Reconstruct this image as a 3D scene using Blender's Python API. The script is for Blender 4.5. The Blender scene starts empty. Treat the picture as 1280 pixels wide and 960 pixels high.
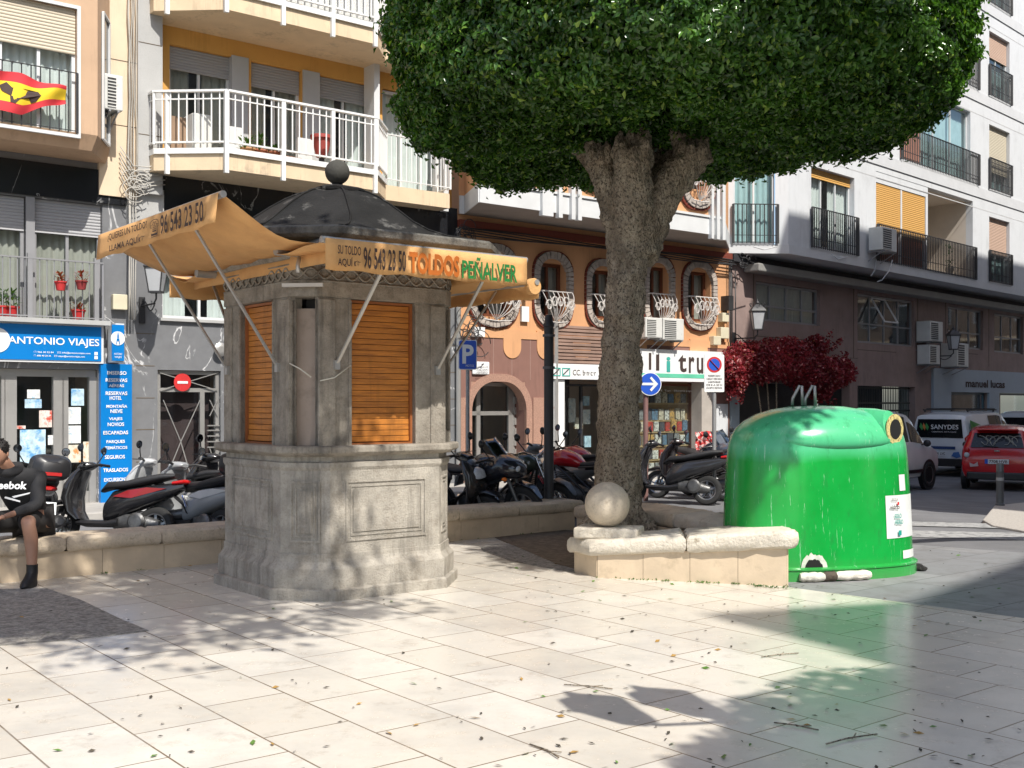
import bpy, bmesh, math, random
import numpy as np
from mathutils import Matrix, Vector
random.seed(7); rng = np.random.default_rng(7)
S = bpy.context.scene
COL = S.collection
R = math.radians
# ------------------------------------------------------------ camera, sky, sun
H = 1.70; FPX = 1396.0; HZ = 505.0
cam_d = bpy.data.cameras.new('camera'); cam = bpy.data.objects.new('camera', cam_d); COL.objects.link(cam)
cam.location = (0, 0, H); cam.rotation_euler = (R(90), 0, 0)
cam_d.sensor_width = 36; cam_d.lens = 36 * FPX / 1280; cam_d.shift_y = (HZ - 480) / 1280.0
cam_d.clip_start = .1; cam_d.clip_end = 600
S.camera = cam
SUN = Vector((.42, -.70, 1.0)).normalized()
W = bpy.data.worlds.new('World'); S.world = W; W.use_nodes = True
wn = W.node_tree.nodes; wl = W.node_tree.links
sky = wn.new('ShaderNodeTexSky'); sky.sky_type = 'NISHITA'; sky.sun_disc = False
sky.sun_elevation = math.asin(SUN.z); sky.sun_rotation = math.atan2(SUN.x, SUN.y)
sky.air_density = 1.0; sky.dust_density = 1.6; sky.ozone_density = 1.0
wl.new(sky.outputs[0], wn['Background'].inputs[0]); wn['Background'].inputs[1].default_value = .14
sd = bpy.data.lights.new('sun', 'SUN'); sd.energy = 4.6; sd.angle = R(.53); sd.color = (1, .955, .88)
so = bpy.data.objects.new('sun', sd); COL.objects.link(so); so.location = (8, -12, 22)
so.rotation_euler = SUN.to_track_quat('Z', 'Y').to_euler()
S.view_settings.view_transform = 'Standard'; S.view_settings.look = 'None'
S.view_settings.exposure = 0.42; S.view_settings.gamma = 1.0; S.view_settings.use_curve_mapping = False
S.cycles.max_bounces = 6; S.cycles.diffuse_bounces = 3; S.cycles.glossy_bounces = 3; S.cycles.transparent_max_bounces = 8
S.cycles.use_denoising = True

# ------------------------------------------------------------ materials
def nd(nt, t, **k):
    n = nt.nodes.new(t)
    for a, b in k.items(): setattr(n, a, b)
    return n
def sock(nt, n, i, v):
    if hasattr(v, 'is_output') or hasattr(v, 'links'): nt.links.new(v, n.inputs[i])
    else: n.inputs[i].default_value = v
def mixc(nt, fac, a, b, mode='MIX'):
    n = nd(nt, 'ShaderNodeMix', data_type='RGBA', blend_type=mode)
    sock(nt, n, 0, fac); sock(nt, n, 6, a); sock(nt, n, 7, b); return n.outputs[2]
def mathn(nt, op, a, b=0.0, c=None, clamp=False):
    n = nd(nt, 'ShaderNodeMath', operation=op, use_clamp=clamp)
    sock(nt, n, 0, a); sock(nt, n, 1, b)
    if c is not None: sock(nt, n, 2, c)
    return n.outputs[0]
def noise(nt, vec, scale, detail=4, rough=.6):
    n = nd(nt, 'ShaderNodeTexNoise'); n.inputs['Scale'].default_value = scale
    n.inputs['Detail'].default_value = detail; n.inputs['Roughness'].default_value = rough
    if vec is not None: nt.links.new(vec, n.inputs['Vector'])
    return n.outputs[0]
def ramp(nt, fac, p0, p1):
    n = nd(nt, 'ShaderNodeMapRange'); sock(nt, n, 0, fac)
    n.inputs[1].default_value = p0; n.inputs[2].default_value = p1; return n.outputs[0]
def c4(c): return (c[0], c[1], c[2], 1)
def new_mat(name):
    m = bpy.data.materials.new(name); m.use_nodes = True
    nt = m.node_tree; return m, nt, nt.nodes['Principled BSDF']
def objvec(nt, scale=(1, 1, 1), rot=(0, 0, 0)):
    tc = nd(nt, 'ShaderNodeTexCoord'); mp = nd(nt, 'ShaderNodeMapping')
    mp.inputs['Scale'].default_value = scale; mp.inputs['Rotation'].default_value = rot
    nt.links.new(tc.outputs['Object'], mp.inputs[0]); return mp.outputs[0]
def bump(nt, h, strength, dist, bsdf):
    b = nd(nt, 'ShaderNodeBump'); b.inputs['Strength'].default_value = strength; b.inputs['Distance'].default_value = dist
    nt.links.new(h, b.inputs['Height']); nt.links.new(b.outputs[0], bsdf.inputs['Normal']); return b
MC = {}
def mat(name, col, rough=.7, var=.15, scale=2.5, bmp=0, bscale=30, metal=0, stain=None, coat=0, spec=None, vs=(1, 1, 1), dirt=0, drip=0):
    if name in MC: return MC[name]
    m, nt, b = new_mat(name); v = objvec(nt, vs)
    f = noise(nt, v, scale, 5)
    col_o = mixc(nt, ramp(nt, f, .3, .7), c4([max(0, c * (1 - var)) for c in col]), c4([min(1, c * (1 + var)) for c in col]))
    if stain:
        sc, ssc, lo, hi = stain
        col_o = mixc(nt, ramp(nt, noise(nt, v, ssc, 8, .7), lo, hi), col_o, c4(sc))
    if drip:
        n_ = mathn(nt, 'MULTIPLY', noise(nt, objvec(nt, (9, 9, .7)), 1.6, 6, .7), noise(nt, objvec(nt, (1, 1, .5)), 2.2, 4, .6))
        col_o = mixc(nt, mathn(nt, 'MULTIPLY', ramp(nt, n_, .27, .40), drip), col_o, c4([c * .38 for c in col]))
    if dirt:
        col_o = mixc(nt, mathn(nt, 'MULTIPLY', ramp(nt, noise(nt, v, 45, 4, .8), .5, .75), dirt), col_o, c4([c * .35 for c in col]))
    nt.links.new(col_o, b.inputs['Base Color'])
    b.inputs['Roughness'].default_value = rough; b.inputs['Metallic'].default_value = metal
    if coat: b.inputs['Coat Weight'].default_value = coat; b.inputs['Coat Roughness'].default_value = .08
    if spec is not None: b.inputs['Specular IOR Level'].default_value = spec
    if bmp: bump(nt, noise(nt, v, bscale, 5, .7), 1.0, bmp, b)
    MC[name] = m; return m
def mat_glass(name='window_glass', tint=(.80, .86, .86), alpha=.45, rough=.03):
    if name in MC: return MC[name]
    m, nt, b = new_mat(name)
    tr = nd(nt, 'ShaderNodeBsdfTransparent'); tr.inputs[0].default_value = c4(tint)
    gl = nd(nt, 'ShaderNodeBsdfGlossy'); gl.inputs['Roughness'].default_value = rough; gl.inputs[0].default_value = (.9, .95, 1, 1)
    lw_n = nd(nt, 'ShaderNodeLayerWeight'); lw_n.inputs[0].default_value = .5
    fac = mathn(nt, 'MULTIPLY_ADD', mathn(nt, 'POWER', lw_n.outputs['Facing'], 4.0), .85, .05 + alpha * .06, True)
    mx = nd(nt, 'ShaderNodeMixShader'); nt.links.new(fac, mx.inputs[0]); nt.links.new(tr.outputs[0], mx.inputs[1]); nt.links.new(gl.outputs[0], mx.inputs[2])
    nt.links.new(mx.outputs[0], nt.nodes['Material Output'].inputs[0]); MC[name] = m; return m
def mat_leaf(name, c0, c1, trans=.35, rough=.38, c2=None):
    m, nt, b = new_mat(name)
    g = nd(nt, 'ShaderNodeNewGeometry')
    col = mixc(nt, g.outputs['Random Per Island'], c4(c0), c4(c1))
    v = objvec(nt); col = mixc(nt, ramp(nt, noise(nt, v, 1.4, 3), .42, .62), mixc(nt, .55, col, c4([c * .55 for c in c0])), col)
    if c2: col = mixc(nt, mathn(nt, 'GREATER_THAN', mathn(nt, 'FRACT', mathn(nt, 'MULTIPLY', g.outputs['Random Per Island'], 37.0)), .93), col, c4(c2))
    nt.links.new(col, b.inputs['Base Color']); b.inputs['Roughness'].default_value = rough
    t = nd(nt, 'ShaderNodeBsdfTranslucent'); nt.links.new(mixc(nt, 1, col, (1.3, 1.6, .5, 1), 'MULTIPLY'), t.inputs[0])
    mx = nd(nt, 'ShaderNodeMixShader'); mx.inputs[0].default_value = trans
    nt.links.new(b.outputs[0], mx.inputs[1]); nt.links.new(t.outputs[0], mx.inputs[2])
    nt.links.new(mx.outputs[0], nt.nodes['Material Output'].inputs[0]); return m

# ------------------------------------------------------------ frames and pixel rays
class Fr:
    """a runs along a facade, b out of it towards the square"""
    def __init__(s, ox, oy, deg):
        t = R(deg); s.O = (ox, oy); s.A = (math.cos(t), math.sin(t)); s.N = (math.sin(t), -math.cos(t)); s.t = t
    def P(s, a, b, z): return Vector((s.O[0] + a * s.A[0] + b * s.N[0], s.O[1] + a * s.A[1] + b * s.N[1], z))
    def a(s, px, b=0.0):
        r = (px - 640) / FPX; X = s.O[0] + b * s.N[0]; Y = s.O[1] + b * s.N[1]
        return -(X - r * Y) / (s.A[0] - r * s.A[1])
    def z(s, px, py, b=0.0):
        a = s.a(px, b); Y = s.O[1] + a * s.A[1] + b * s.N[1]; return H - (py - HZ) * Y / FPX
TH = 38.4
G = Fr(0, 0, TH)                                  # paving grid: a = u, b = -v
def g2(u, v, z=0): return G.P(u, -v, z)
F = Fr(-18.17 * math.sin(R(TH)), 18.17 * math.cos(R(TH)), TH)   # long facade, a = u
RF = Fr(5.3, 27.4, 45.3)                          # right-hand building
def gnd(px, py, z=0.0):
    Y = FPX * (H - z) / (py - HZ); return Vector(((px - 640) * Y / FPX, Y, z))
def at(px, py, Y): return Vector(((px - 640) * Y / FPX, Y, H - (py - HZ) * Y / FPX))
WORLD = Fr(0, 0, 0)
def slope(x, y):
    def sm(t): t = max(0, min(1, t)); return t * t * (3 - 2 * t)
    return -.35 * sm((x - 3) / 7) * sm((y - 14.5) / 9)

# ------------------------------------------------------------ mesh building
RM = {}
def link(o, parent=None):
    COL.objects.link(o)
    if parent is not None: o.parent = parent; RM[o.name] = RM.get(parent.name, Matrix())
    return o
def root(name, loc, label, cat, group=None, rz=0):
    o = bpy.data.objects.new(name, None); o.empty_display_size = .2; COL.objects.link(o)
    o.location = loc; o.rotation_euler = (0, 0, rz)
    RM[o.name] = Matrix.Translation(loc) @ Matrix.Rotation(rz, 4, 'Z')
    return tag(o, label, cat, group)
def tag(o, label=None, cat=None, group=None, kind=None):
    if label: o['label'] = label
    if cat: o['category'] = cat
    if group: o['group'] = group
    if kind: o['kind'] = kind
    return o
class MB:
    def __init__(s): s.v = []; s.f = []
    def add(s, vs, fs):
        n = len(s.v); s.v += [tuple(v) for v in vs]; s.f += [tuple(i + n for i in f) for f in fs]; return s
    def box(s, f, a0, a1, b0, b1, z0, z1):
        c = [f.P(a, b, z) for z in (z0, z1) for (a, b) in ((a0, b0), (a1, b0), (a1, b1), (a0, b1))]
        # b grows against the +90deg normal, so wind accordingly (recalculated on build)
        return s.add(c, [(0, 1, 2, 3), (4, 5, 6, 7), (0, 1, 5, 4), (1, 2, 6, 5), (2, 3, 7, 6), (3, 0, 4, 7)])
    def bx(s, x0, x1, y0, y1, z0, z1): return s.box(WORLD, x0, x1, -y1, -y0, z0, z1)
    def quad(s, *p): return s.add(p, [tuple(range(len(p)))])
    def tube(s, pts, r, n=8, cap=True):
        pts = [Vector(p) for p in pts]; rs = r if isinstance(r, (list, tuple)) else [r] * len(pts)
        vs = []; fs = []; up = None
        for i, p in enumerate(pts):
            d = (pts[min(i + 1, len(pts) - 1)] - pts[max(i - 1, 0)])
            d = d.normalized() if d.length > 1e-9 else Vector((0, 0, 1))
            if up is None: up = d.orthogonal().normalized()
            up = (up - d * up.dot(d)); up = up.normalized() if up.length > 1e-6 else d.orthogonal().normalized()
            w = d.cross(up)
            for k in range(n):
                t = 2 * math.pi * k / n; vs.append(p + (up * math.cos(t) + w * math.sin(t)) * rs[i])
        for i in range(len(pts) - 1):
            for k in range(n):
                a = i * n + k; b = i * n + (k + 1) % n; fs.append((a, b, b + n, a + n))
        if cap: fs.append(tuple(range(n - 1, -1, -1))); fs.append(tuple(len(vs) - n + k for k in range(n)))
        return s.add(vs, fs)
    def bar(s, p0, p1, w, h=None):
        h = h or w; p0 = Vector(p0); p1 = Vector(p1); d = (p1 - p0).normalized()
        up = Vector((0, 0, 1)) if abs(d.z) < .95 else Vector((1, 0, 0))
        x = d.cross(up).normalized(); y = x.cross(d).normalized()
        vs = [p + x * sx * w / 2 + y * sy * h / 2 for p in (p0, p1) for sx, sy in ((-1, -1), (1, -1), (1, 1), (-1, 1))]
        return s.add(vs, [(3, 2, 1, 0), (4, 5, 6, 7), (0, 1, 5, 4), (1, 2, 6, 5), (2, 3, 7, 6), (3, 0, 4, 7)])
    def lathe(s, c, prof, n=24, ax=None):
        """prof: (r, h) list about axis ax through c"""
        c = Vector(c); ax = Vector(ax or (0, 0, 1)).normalized(); x = ax.orthogonal().normalized(); y = ax.cross(x)
        vs = [c + ax * h + (x * math.cos(2 * math.pi * k / n) + y * math.sin(2 * math.pi * k / n)) * r for r, h in prof for k in range(n)]
        fs = [(i * n + k, i * n + (k + 1) % n, (i + 1) * n + (k + 1) % n, (i + 1) * n + k) for i in range(len(prof) - 1) for k in range(n)]
        fs += [tuple(range(n - 1, -1, -1)), tuple((len(prof) - 1) * n + k for k in range(n))]
        return s.add(vs, fs)
    def sphere(s, c, r, n=20, m=12, sc=(1, 1, 1)):
        c = Vector(c); vs = []; fs = []
        for i in range(m + 1):
            t = math.pi * i / m
            for k in range(n):
                p = 2 * math.pi * k / n
                vs.append(c + Vector((math.sin(t) * math.cos(p) * sc[0], math.sin(t) * math.sin(p) * sc[1], math.cos(t) * sc[2])) * r)
        for i in range(m):
            for k in range(n): fs.append((i * n + k, i * n + (k + 1) % n, (i + 1) * n + (k + 1) % n, (i + 1) * n + k))
        return s.add(vs, fs)
    def rings(s, rs, cap=True, closed=True):
        n = len(rs[0]); vs = [p for r in rs for p in r]
        rng_ = range(n) if closed else range(n - 1)
        fs = [(i * n + k, i * n + (k + 1) % n, (i + 1) * n + (k + 1) % n, (i + 1) * n + k) for i in range(len(rs) - 1) for k in rng_]
        if cap: fs += [tuple(range(n - 1, -1, -1)), tuple((len(rs) - 1) * n + k for k in range(n))]
        return s.add(vs, fs)
    def prism(s, f, poly, b0, b1):
        """poly in (a, z), extruded from b0 to b1"""
        n = len(poly); vs = [f.P(a, b, z) for b in (b0, b1) for a, z in poly]
        return s.add(vs, [tuple(range(n)), tuple(range(2 * n - 1, n - 1, -1))] + [(k, (k + 1) % n, n + (k + 1) % n, n + k) for k in range(n)])
    def slab(s, poly, z0, z1):
        """poly in world xy, extruded up"""
        n = len(poly); vs = [(p[0], p[1], z) for z in (z0, z1) for p in poly]
        return s.add(vs, [tuple(range(n)), tuple(range(2 * n - 1, n - 1, -1))] + [(k, (k + 1) % n, n + (k + 1) % n, n + k) for k in range(n)])
    def build(s, name, m, parent=None, smooth=False, bevel=0, label=None, kind=None, sub=0, solid=0, merge=True):
        me = bpy.data.meshes.new(name)
        M = RM.get(parent.name, Matrix()).inverted() if parent is not None else Matrix()
        loc = None; vs = s.v
        if parent is None:
            a = np.array(s.v); lo = a.min(0); hi = a.max(0); loc = Vector(((lo[0] + hi[0]) / 2, (lo[1] + hi[1]) / 2, lo[2]))
            M = Matrix.Translation(-loc)
        A = np.array(vs, dtype=float); A = A @ np.array(M.to_3x3()).T + np.array(M.translation)
        me.from_pydata(A.tolist(), [], s.f); me.validate()
        bm = bmesh.new(); bm.from_mesh(me)
        if merge: bmesh.ops.remove_doubles(bm, verts=bm.verts, dist=1e-5)
        if len(bm.faces) < 60000: bmesh.ops.recalc_face_normals(bm, faces=bm.faces)
        bm.to_mesh(me); bm.free()
        me.materials.append(m)
        o = bpy.data.objects.new(name, me); link(o, parent)
        if loc is not None: o.location = loc; RM[o.name] = Matrix.Translation(loc)
        if smooth:
            for p in me.polygons: p.use_smooth = True
        if smooth == 'auto':
            try: me.set_sharp_from_angle(angle=R(40))
            except Exception: pass
        if solid:
            md = o.modifiers.new('solid', 'SOLIDIFY'); md.thickness = solid
        if sub:
            md = o.modifiers.new('sub', 'SUBSURF'); md.levels = sub; md.render_levels = sub
        if bevel:
            md = o.modifiers.new('bevel', 'BEVEL'); md.width = bevel; md.segments = 2; md.limit_method = 'ANGLE'; md.angle_limit = R(35)
        if label: o['label'] = label
        if kind: o['kind'] = kind
        return o
def struct(name, mb, m, **k): o = mb.build(name, m, **k); o['kind'] = 'structure'; return o
def copy_tree(o, parent=None):
    c = o.copy(); COL.objects.link(c)
    if parent is not None: c.parent = parent
    for ch in o.children: copy_tree(ch, c)
    return c
def text_mb(txt, O, X, Y, w, h, mb=None, off=.0, shear=0, space=1.0, up=.004, depth=0):
    """write txt into the box O + X*w, O + Y*h (unit vectors), as a mesh"""
    O = Vector(O); X = Vector(X).normalized(); Y = Vector(Y).normalized(); N = X.cross(Y)
    cu = bpy.data.curves.new('t', 'FONT'); cu.body = txt; cu.size = 1; cu.offset = off; cu.space_character = space; cu.shear = shear
    cu.resolution_u = 3
    ob = bpy.data.objects.new('t', cu); COL.objects.link(ob)
    dg = bpy.context.evaluated_depsgraph_get(); me = ob.evaluated_get(dg).to_mesh()
    vs = np.array([tuple(v.co) for v in me.vertices]); fs = [tuple(p.vertices) for p in me.polygons]
    ob.evaluated_get(dg).to_mesh_clear(); bpy.data.objects.remove(ob); bpy.data.curves.remove(cu)
    if len(vs) == 0: return mb or MB()
    lo = vs.min(0); hi = vs.max(0)
    vs[:, 0] = (vs[:, 0] - lo[0]) / (hi[0] - lo[0]) * w; vs[:, 1] = (vs[:, 1] - lo[1]) / max(hi[1] - lo[1], 1e-6) * h
    mb = mb or MB()
    return mb.add([O + X * v[0] + Y * v[1] + N * up for v in vs], fs)

def arc(c, r, a0, a1, n): return [(c[0] + r * math.cos(R(a0 + (a1 - a0) * i / n)), c[1] + r * math.sin(R(a0 + (a1 - a0) * i / n))) for i in range(n + 1)]
def oct_ring(half, ch, z, cu, cv):
    """square with chamfered corners in grid coordinates"""
    h = half; c = ch
    p = [(-h + c, -h), (h - c, -h), (h, -h + c), (h, h - c), (h - c, h), (-h + c, h), (-h, h - c), (-h, -h + c)]
    return [g2(cu + a, cv + b, z) for a, b in p]
def holes_wall(mb, f, a0, a1, z0, z1, b, holes, depth=.2):
    """wall sheet at b with rectangular holes (a0,a1,z0,z1) and reveals going in by depth"""
    As = sorted({a0, a1} | {x for h in holes for x in h[:2] if a0 < x < a1}); Zs = sorted({z0, z1} | {x for h in holes for x in h[2:4] if z0 < x < z1})
    for i in range(len(As) - 1):
        for j in range(len(Zs) - 1):
            ca = (As[i] + As[i + 1]) / 2; cz = (Zs[j] + Zs[j + 1]) / 2
            if any(h[0] < ca < h[1] and h[2] < cz < h[3] for h in holes): continue
            mb.quad(f.P(As[i], b, Zs[j]), f.P(As[i + 1], b, Zs[j]), f.P(As[i + 1], b, Zs[j + 1]), f.P(As[i], b, Zs[j + 1]))
    for h in holes:
        p = [(h[0], h[2]), (h[1], h[2]), (h[1], h[3]), (h[0], h[3])]
        for k in range(4):
            q = p[(k + 1) % 4]; o = p[k]
            mb.quad(f.P(o[0], b, o[1]), f.P(q[0], b, q[1]), f.P(q[0], b - depth, q[1]), f.P(o[0], b - depth, o[1]))
    return mb
def railing(mb, f, pts, z0, z1, sp=.12, r=.008, top=.02, mid=None, posts=None):
    """pts: list of (a, b) plan points"""
    for (pa, pb) in zip(pts[:-1], pts[1:]):
        p0 = f.P(pa[0], pa[1], 0); p1 = f.P(pb[0], pb[1], 0); L = (p1 - p0).length; n = max(1, int(L / sp))
        U = lambda p, z: Vector((p.x, p.y, z))
        mb.bar(U(p0, z1), U(p1, z1), top * 2, top); mb.bar(U(p0, z0 + .03), U(p1, z0 + .03), top * 1.2, top * .8)
        if mid is not None: mb.bar(U(p0, mid), U(p1, mid), top, top * .7)
        for i in range(n + 1):
            p = p0.lerp(p1, i / n); mb.bar(U(p, z0), U(p, z1), r * 2 * (2.2 if i in (0, n) else 1))
    return mb
# ------------------------------------------------------------ material set
M = {}
M['asphalt'] = mat('asphalt', (.16, .16, .165), .9, .2, 1.2, .004, 90, dirt=.3)
M['asphalt_dark'] = mat('asphalt_dark', (.07, .07, .075), .9, .2, 1.2, .004, 90)
M['kerb'] = mat('kerb_stone', (.42, .40, .37), .85, .15, 3, .003, 60)
M['paint'] = mat('road_paint', (.36, .36, .35), .8, .15, 6, stain=((.17, .17, .17), 7, .48, .6))
M['gravel'] = mat('gravel_concrete', (.31, .29, .26), .95, .45, 30, .02, 45, stain=((.12, .11, .10), 12, .5, .7))
M['travertine'] = mat('travertine', (.60, .50, .375), .75, .16, 5, .012, 28, stain=((.30, .22, .14), 16, .56, .74), dirt=.5)
M['travertine_white'] = mat('worn_travertine', (.66, .60, .50), .75, .12, 4, .02, 22, stain=((.36, .29, .2), 9, .58, .75), dirt=.35)
M['facing'] = mat('beige_facing', (.60, .48, .34), .6, .12, 3, .003, 12, stain=((.42, .33, .22), 5, .55, .8))
M['joint'] = mat('dark_joint', (.12, .09, .06), .9)
M['granite'] = mat('weathered_granite', (.33, .295, .245), .85, .22, 5, .014, 60, drip=.75, stain=((.17, .145, .115), 7, .48, .74), dirt=.55)
M['granite_low'] = mat('pale_granite', (.41, .375, .32), .85, .24, 5, .014, 60, drip=.65, stain=((.25, .215, .17), 6, .5, .76), dirt=.5)
M['roof'] = mat('blackened_roof', (.016, .0155, .015), .8, .4, 3, .012, 35, stain=((.15, .145, .135), 4, .57, .72), spec=.25)
M['eave'] = mat('stained_eave', (.16, .15, .13), .85, .25, 4, .012, 45, stain=((.045, .042, .038), 5, .45, .66), dirt=.5)
M['shutter_wood'] = mat('orange_shutter', (.50, .185, .030), .5, .2, 2.5, .0015, 20, vs=(1, 1, 9), stain=((.26, .09, .02), 3, .46, .72), drip=.55, dirt=.3)
M['shutter_frame'] = mat('brown_frame', (.30, .10, .03), .5, .15)
M['niche'] = mat('beige_panel', (.36, .285, .23), .7, .1, 2, stain=((.16, .13, .10), 3, .5, .8))
M['awning'] = mat('orange_canvas', (.62, .345, .135), .85, .1, 4, .003, 60, stain=((.52, .25, .085), 3, .5, .8))
M['alu'] = mat('grey_aluminium', (.45, .44, .42), .4, .08, metal=.6)
M['dark_metal'] = mat('dark_metal', (.03, .03, .032), .5, .2)
M['black_ink'] = mat('dark_lettering', (.05, .03, .025), .8)
M['orange_ink'] = mat('orange_lettering', (.40, .10, .006), .8)
M['green_ink'] = mat('green_lettering', (.008, .16, .028), .8)
M['white_ink'] = mat('white_lettering', (.8, .8, .8), .6)
M['bark'] = None
# ------------------------------------------------------------ ground
def plaza_mat():
    m, nt, b = new_mat('marble_paving')
    g = nd(nt, 'ShaderNodeNewGeometry'); P = g.outputs['Position']
    def dot(v):
        n = nd(nt, 'ShaderNodeVectorMath', operation='DOT_PRODUCT'); nt.links.new(P, n.inputs[0]); n.inputs[1].default_value = v; return n.outputs['Value']
    c, s = math.cos(R(TH)), math.sin(R(TH))
    u = mathn(nt, 'ADD', dot((c, s, 0)), -.059); v = dot((-s, c, 0))
    cb = nd(nt, 'ShaderNodeCombineXYZ'); nt.links.new(v, cb.inputs[0]); nt.links.new(u, cb.inputs[1])
    br = nd(nt, 'ShaderNodeTexBrick'); nt.links.new(cb.outputs[0], br.inputs[0])
    br.offset = .37; br.offset_frequency = 2; br.squash = 1.0
    for k, x in (('Scale', 1), ('Brick Width', .745), ('Row Height', .4935), ('Mortar Size', .006), ('Mortar Smooth', .3), ('Bias', 0)): br.inputs[k].default_value = x
    br.inputs['Color1'].default_value = (.58, .535, .46, 1); br.inputs['Color2'].default_value = (.68, .64, .57, 1); br.inputs['Mortar'].default_value = (.17, .125, .08, 1)
    n1 = noise(nt, P, 1.1, 6, .65); n2 = noise(nt, P, 9, 6, .7); n3 = noise(nt, P, 70, 3, .8)
    col = mixc(nt, mathn(nt, 'MULTIPLY', ramp(nt, n1, .45, .72), .6), br.outputs[0], (.40, .38, .35, 1))
    col = mixc(nt, mathn(nt, 'MULTIPLY', ramp(nt, n2, .5, .8), .35), col, (.52, .40, .27, 1))
    col = mixc(nt, mathn(nt, 'MULTIPLY', ramp(nt, noise(nt, P, 3.1, 8, .75), .56, .68), .45), col, (.36, .31, .25, 1))
    col = mixc(nt, mathn(nt, 'MULTIPLY', ramp(nt, n3, .62, .75), .35), col, (.25, .22, .18, 1))
    nt.links.new(col, b.inputs['Base Color'])
    nt.links.new(mathn(nt, 'MULTIPLY_ADD', n2, .26, .11), b.inputs['Roughness']); b.inputs['Specular IOR Level'].default_value = .30
    h = mathn(nt, 'SUBTRACT', mathn(nt, 'MULTIPLY', n2, .15), br.outputs['Fac'])
    bump(nt, h, .5, .002, b); return m
def grey_paving():
    m, nt, b = new_mat('grey_paving'); g = nd(nt, 'ShaderNodeNewGeometry'); mp = nd(nt, 'ShaderNodeMapping'); mp.inputs['Rotation'].default_value = (0, 0, R(-TH))
    nt.links.new(g.outputs['Position'], mp.inputs[0])
    br = nd(nt, 'ShaderNodeTexBrick'); nt.links.new(mp.outputs[0], br.inputs[0])
    for k, x in (('Scale', 1), ('Brick Width', 1.2), ('Row Height', .6), ('Mortar Size', .006), ('Mortar Smooth', .2)): br.inputs[k].default_value = x
    br.inputs['Color1'].default_value = (.21, .215, .22, 1); br.inputs['Color2'].default_value = (.25, .25, .25, 1); br.inputs['Mortar'].default_value = (.08, .08, .08, 1)
    n = noise(nt, g.outputs['Position'], 3, 6, .7)
    nt.links.new(mixc(nt, ramp(nt, n, .45, .8), br.outputs[0], (.14, .135, .13, 1)), b.inputs['Base Color'])
    b.inputs['Roughness'].default_value = .75; bump(nt, n, .5, .004, b); return m
M['plaza'] = plaza_mat(); M['greypave'] = grey_paving()
mb = MB(); xs = np.linspace(-90, 110, 101); ys = np.concatenate([np.linspace(-60, 10, 8), np.linspace(12, 50, 39), np.linspace(55, 140, 8)])
vs = [(x, y, slope(x, y)) for y in ys for x in xs]; nx = len(xs)
mb.add(vs, [(j * nx + i, j * nx + i + 1, (j + 1) * nx + i + 1, (j + 1) * nx + i) for j in range(len(ys) - 1) for i in range(nx - 1)])
struct('street', mb, M['asphalt'], smooth=True)
e0 = gnd(985, 735); e1 = gnd(1280, 774); ed = (e1 - e0).normalized(); near = e0 + ed * 22; far = e0 - ed * 1.2
bk = g2(10.2, 11.5); bl = g2(-22, 11.5)
mb = MB().slab([(bl.x, bl.y), (g2(-22, -12).x, g2(-22, -12).y), (near.x, near.y), (far.x, far.y), (1.6, 13.6), (bk.x, bk.y)], -.05, .008)
struct('plaza', mb, M['plaza'])
# grey paving strip between plaza and road
q0 = gnd(1300, 693); q1 = gnd(1140, 681); qd = (q1 - q0).normalized()
qa = q0 - qd * 18; qb = q1 + qd * 1.6
mb = MB().slab([(far.x, far.y), (near.x, near.y), (qa.x, qa.y), (q0.x, q0.y), (q1.x, q1.y), (qb.x, qb.y), (2.1, 13.6), (1.65, 13.75)], -.05, .004)
struct('footway', mb, M['greypave'])
mb = MB()
for (ya, yb) in ((652, 657), (663, 671)):
    p = [gnd(1120, ya), gnd(1330, ya + 5), gnd(1330, yb + 6), gnd(1120, yb)]
    mb.add([(v.x, v.y, v.z + .006) for v in p], [(0, 1, 2, 3)])
struct('crossing_markings', mb, M['paint'])
mb = MB().slab([tuple(gnd(*p).xy) for p in ((0, 738), (58, 737), (100, 751), (150, 775), (186, 790), (95, 801), (0, 809), (-120, 815), (-130, 742))], 0, .013)
struct('gravel_patch', mb, M['gravel'])
mb = MB().slab([tuple(gnd(*p).xy) for p in ((600, 684), (640, 680), (712, 681), (722, 700), (718, 717), (672, 709), (636, 701), (604, 690))], 0, .013)
struct('gravel_patch', mb, M['gravel'])
mb = MB().slab([(0.75, 11.25), (2.0, 11.3), (1.75, 13.7), (1.0, 14.8), (g2(9.8, 11.3).x, g2(9.8, 11.3).y), (g2(8.6, 11.2).x, g2(8.6, 11.2).y), (.5, 11.7)], 0, .016)
struct('planter_soil', mb, mat('dry_soil', (.17, .13, .09), .95, .4, 12, .02, 30))
# pavement in front of the shops, with its kerb, and the corner pavement on the right
mb = MB(); mb.box(F, -30, 21.0, -.5, 1.7, -.05, .12); struct('pavement', mb, mat('pavement_tiles', (.36, .34, .31), .8, .15, 4, .003, 20))
mb = MB(); mb.box(F, -30, 21.0, 1.7, 1.85, -.05, .135); struct('kerb', mb, M['kerb'], bevel=.015)
mb = MB(); mb.box(RF, .3, 60, -.5, 1.5, -.8, -.28); struct('pavement', mb, mat('pavement_tiles', (.36, .34, .31)))
isl = [(1228, 652), (1243, 634), (1290, 629), (1420, 640), (1420, 700), (1290, 668), (1240, 659)]
mb = MB().slab([tuple((gnd(*p)).xy) for p in isl], -.3, .03); struct('corner_pavement', mb, mat('tactile_paving', (.40, .37, .33), .85, .2, 30, .01, 14), bevel=.02)

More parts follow.
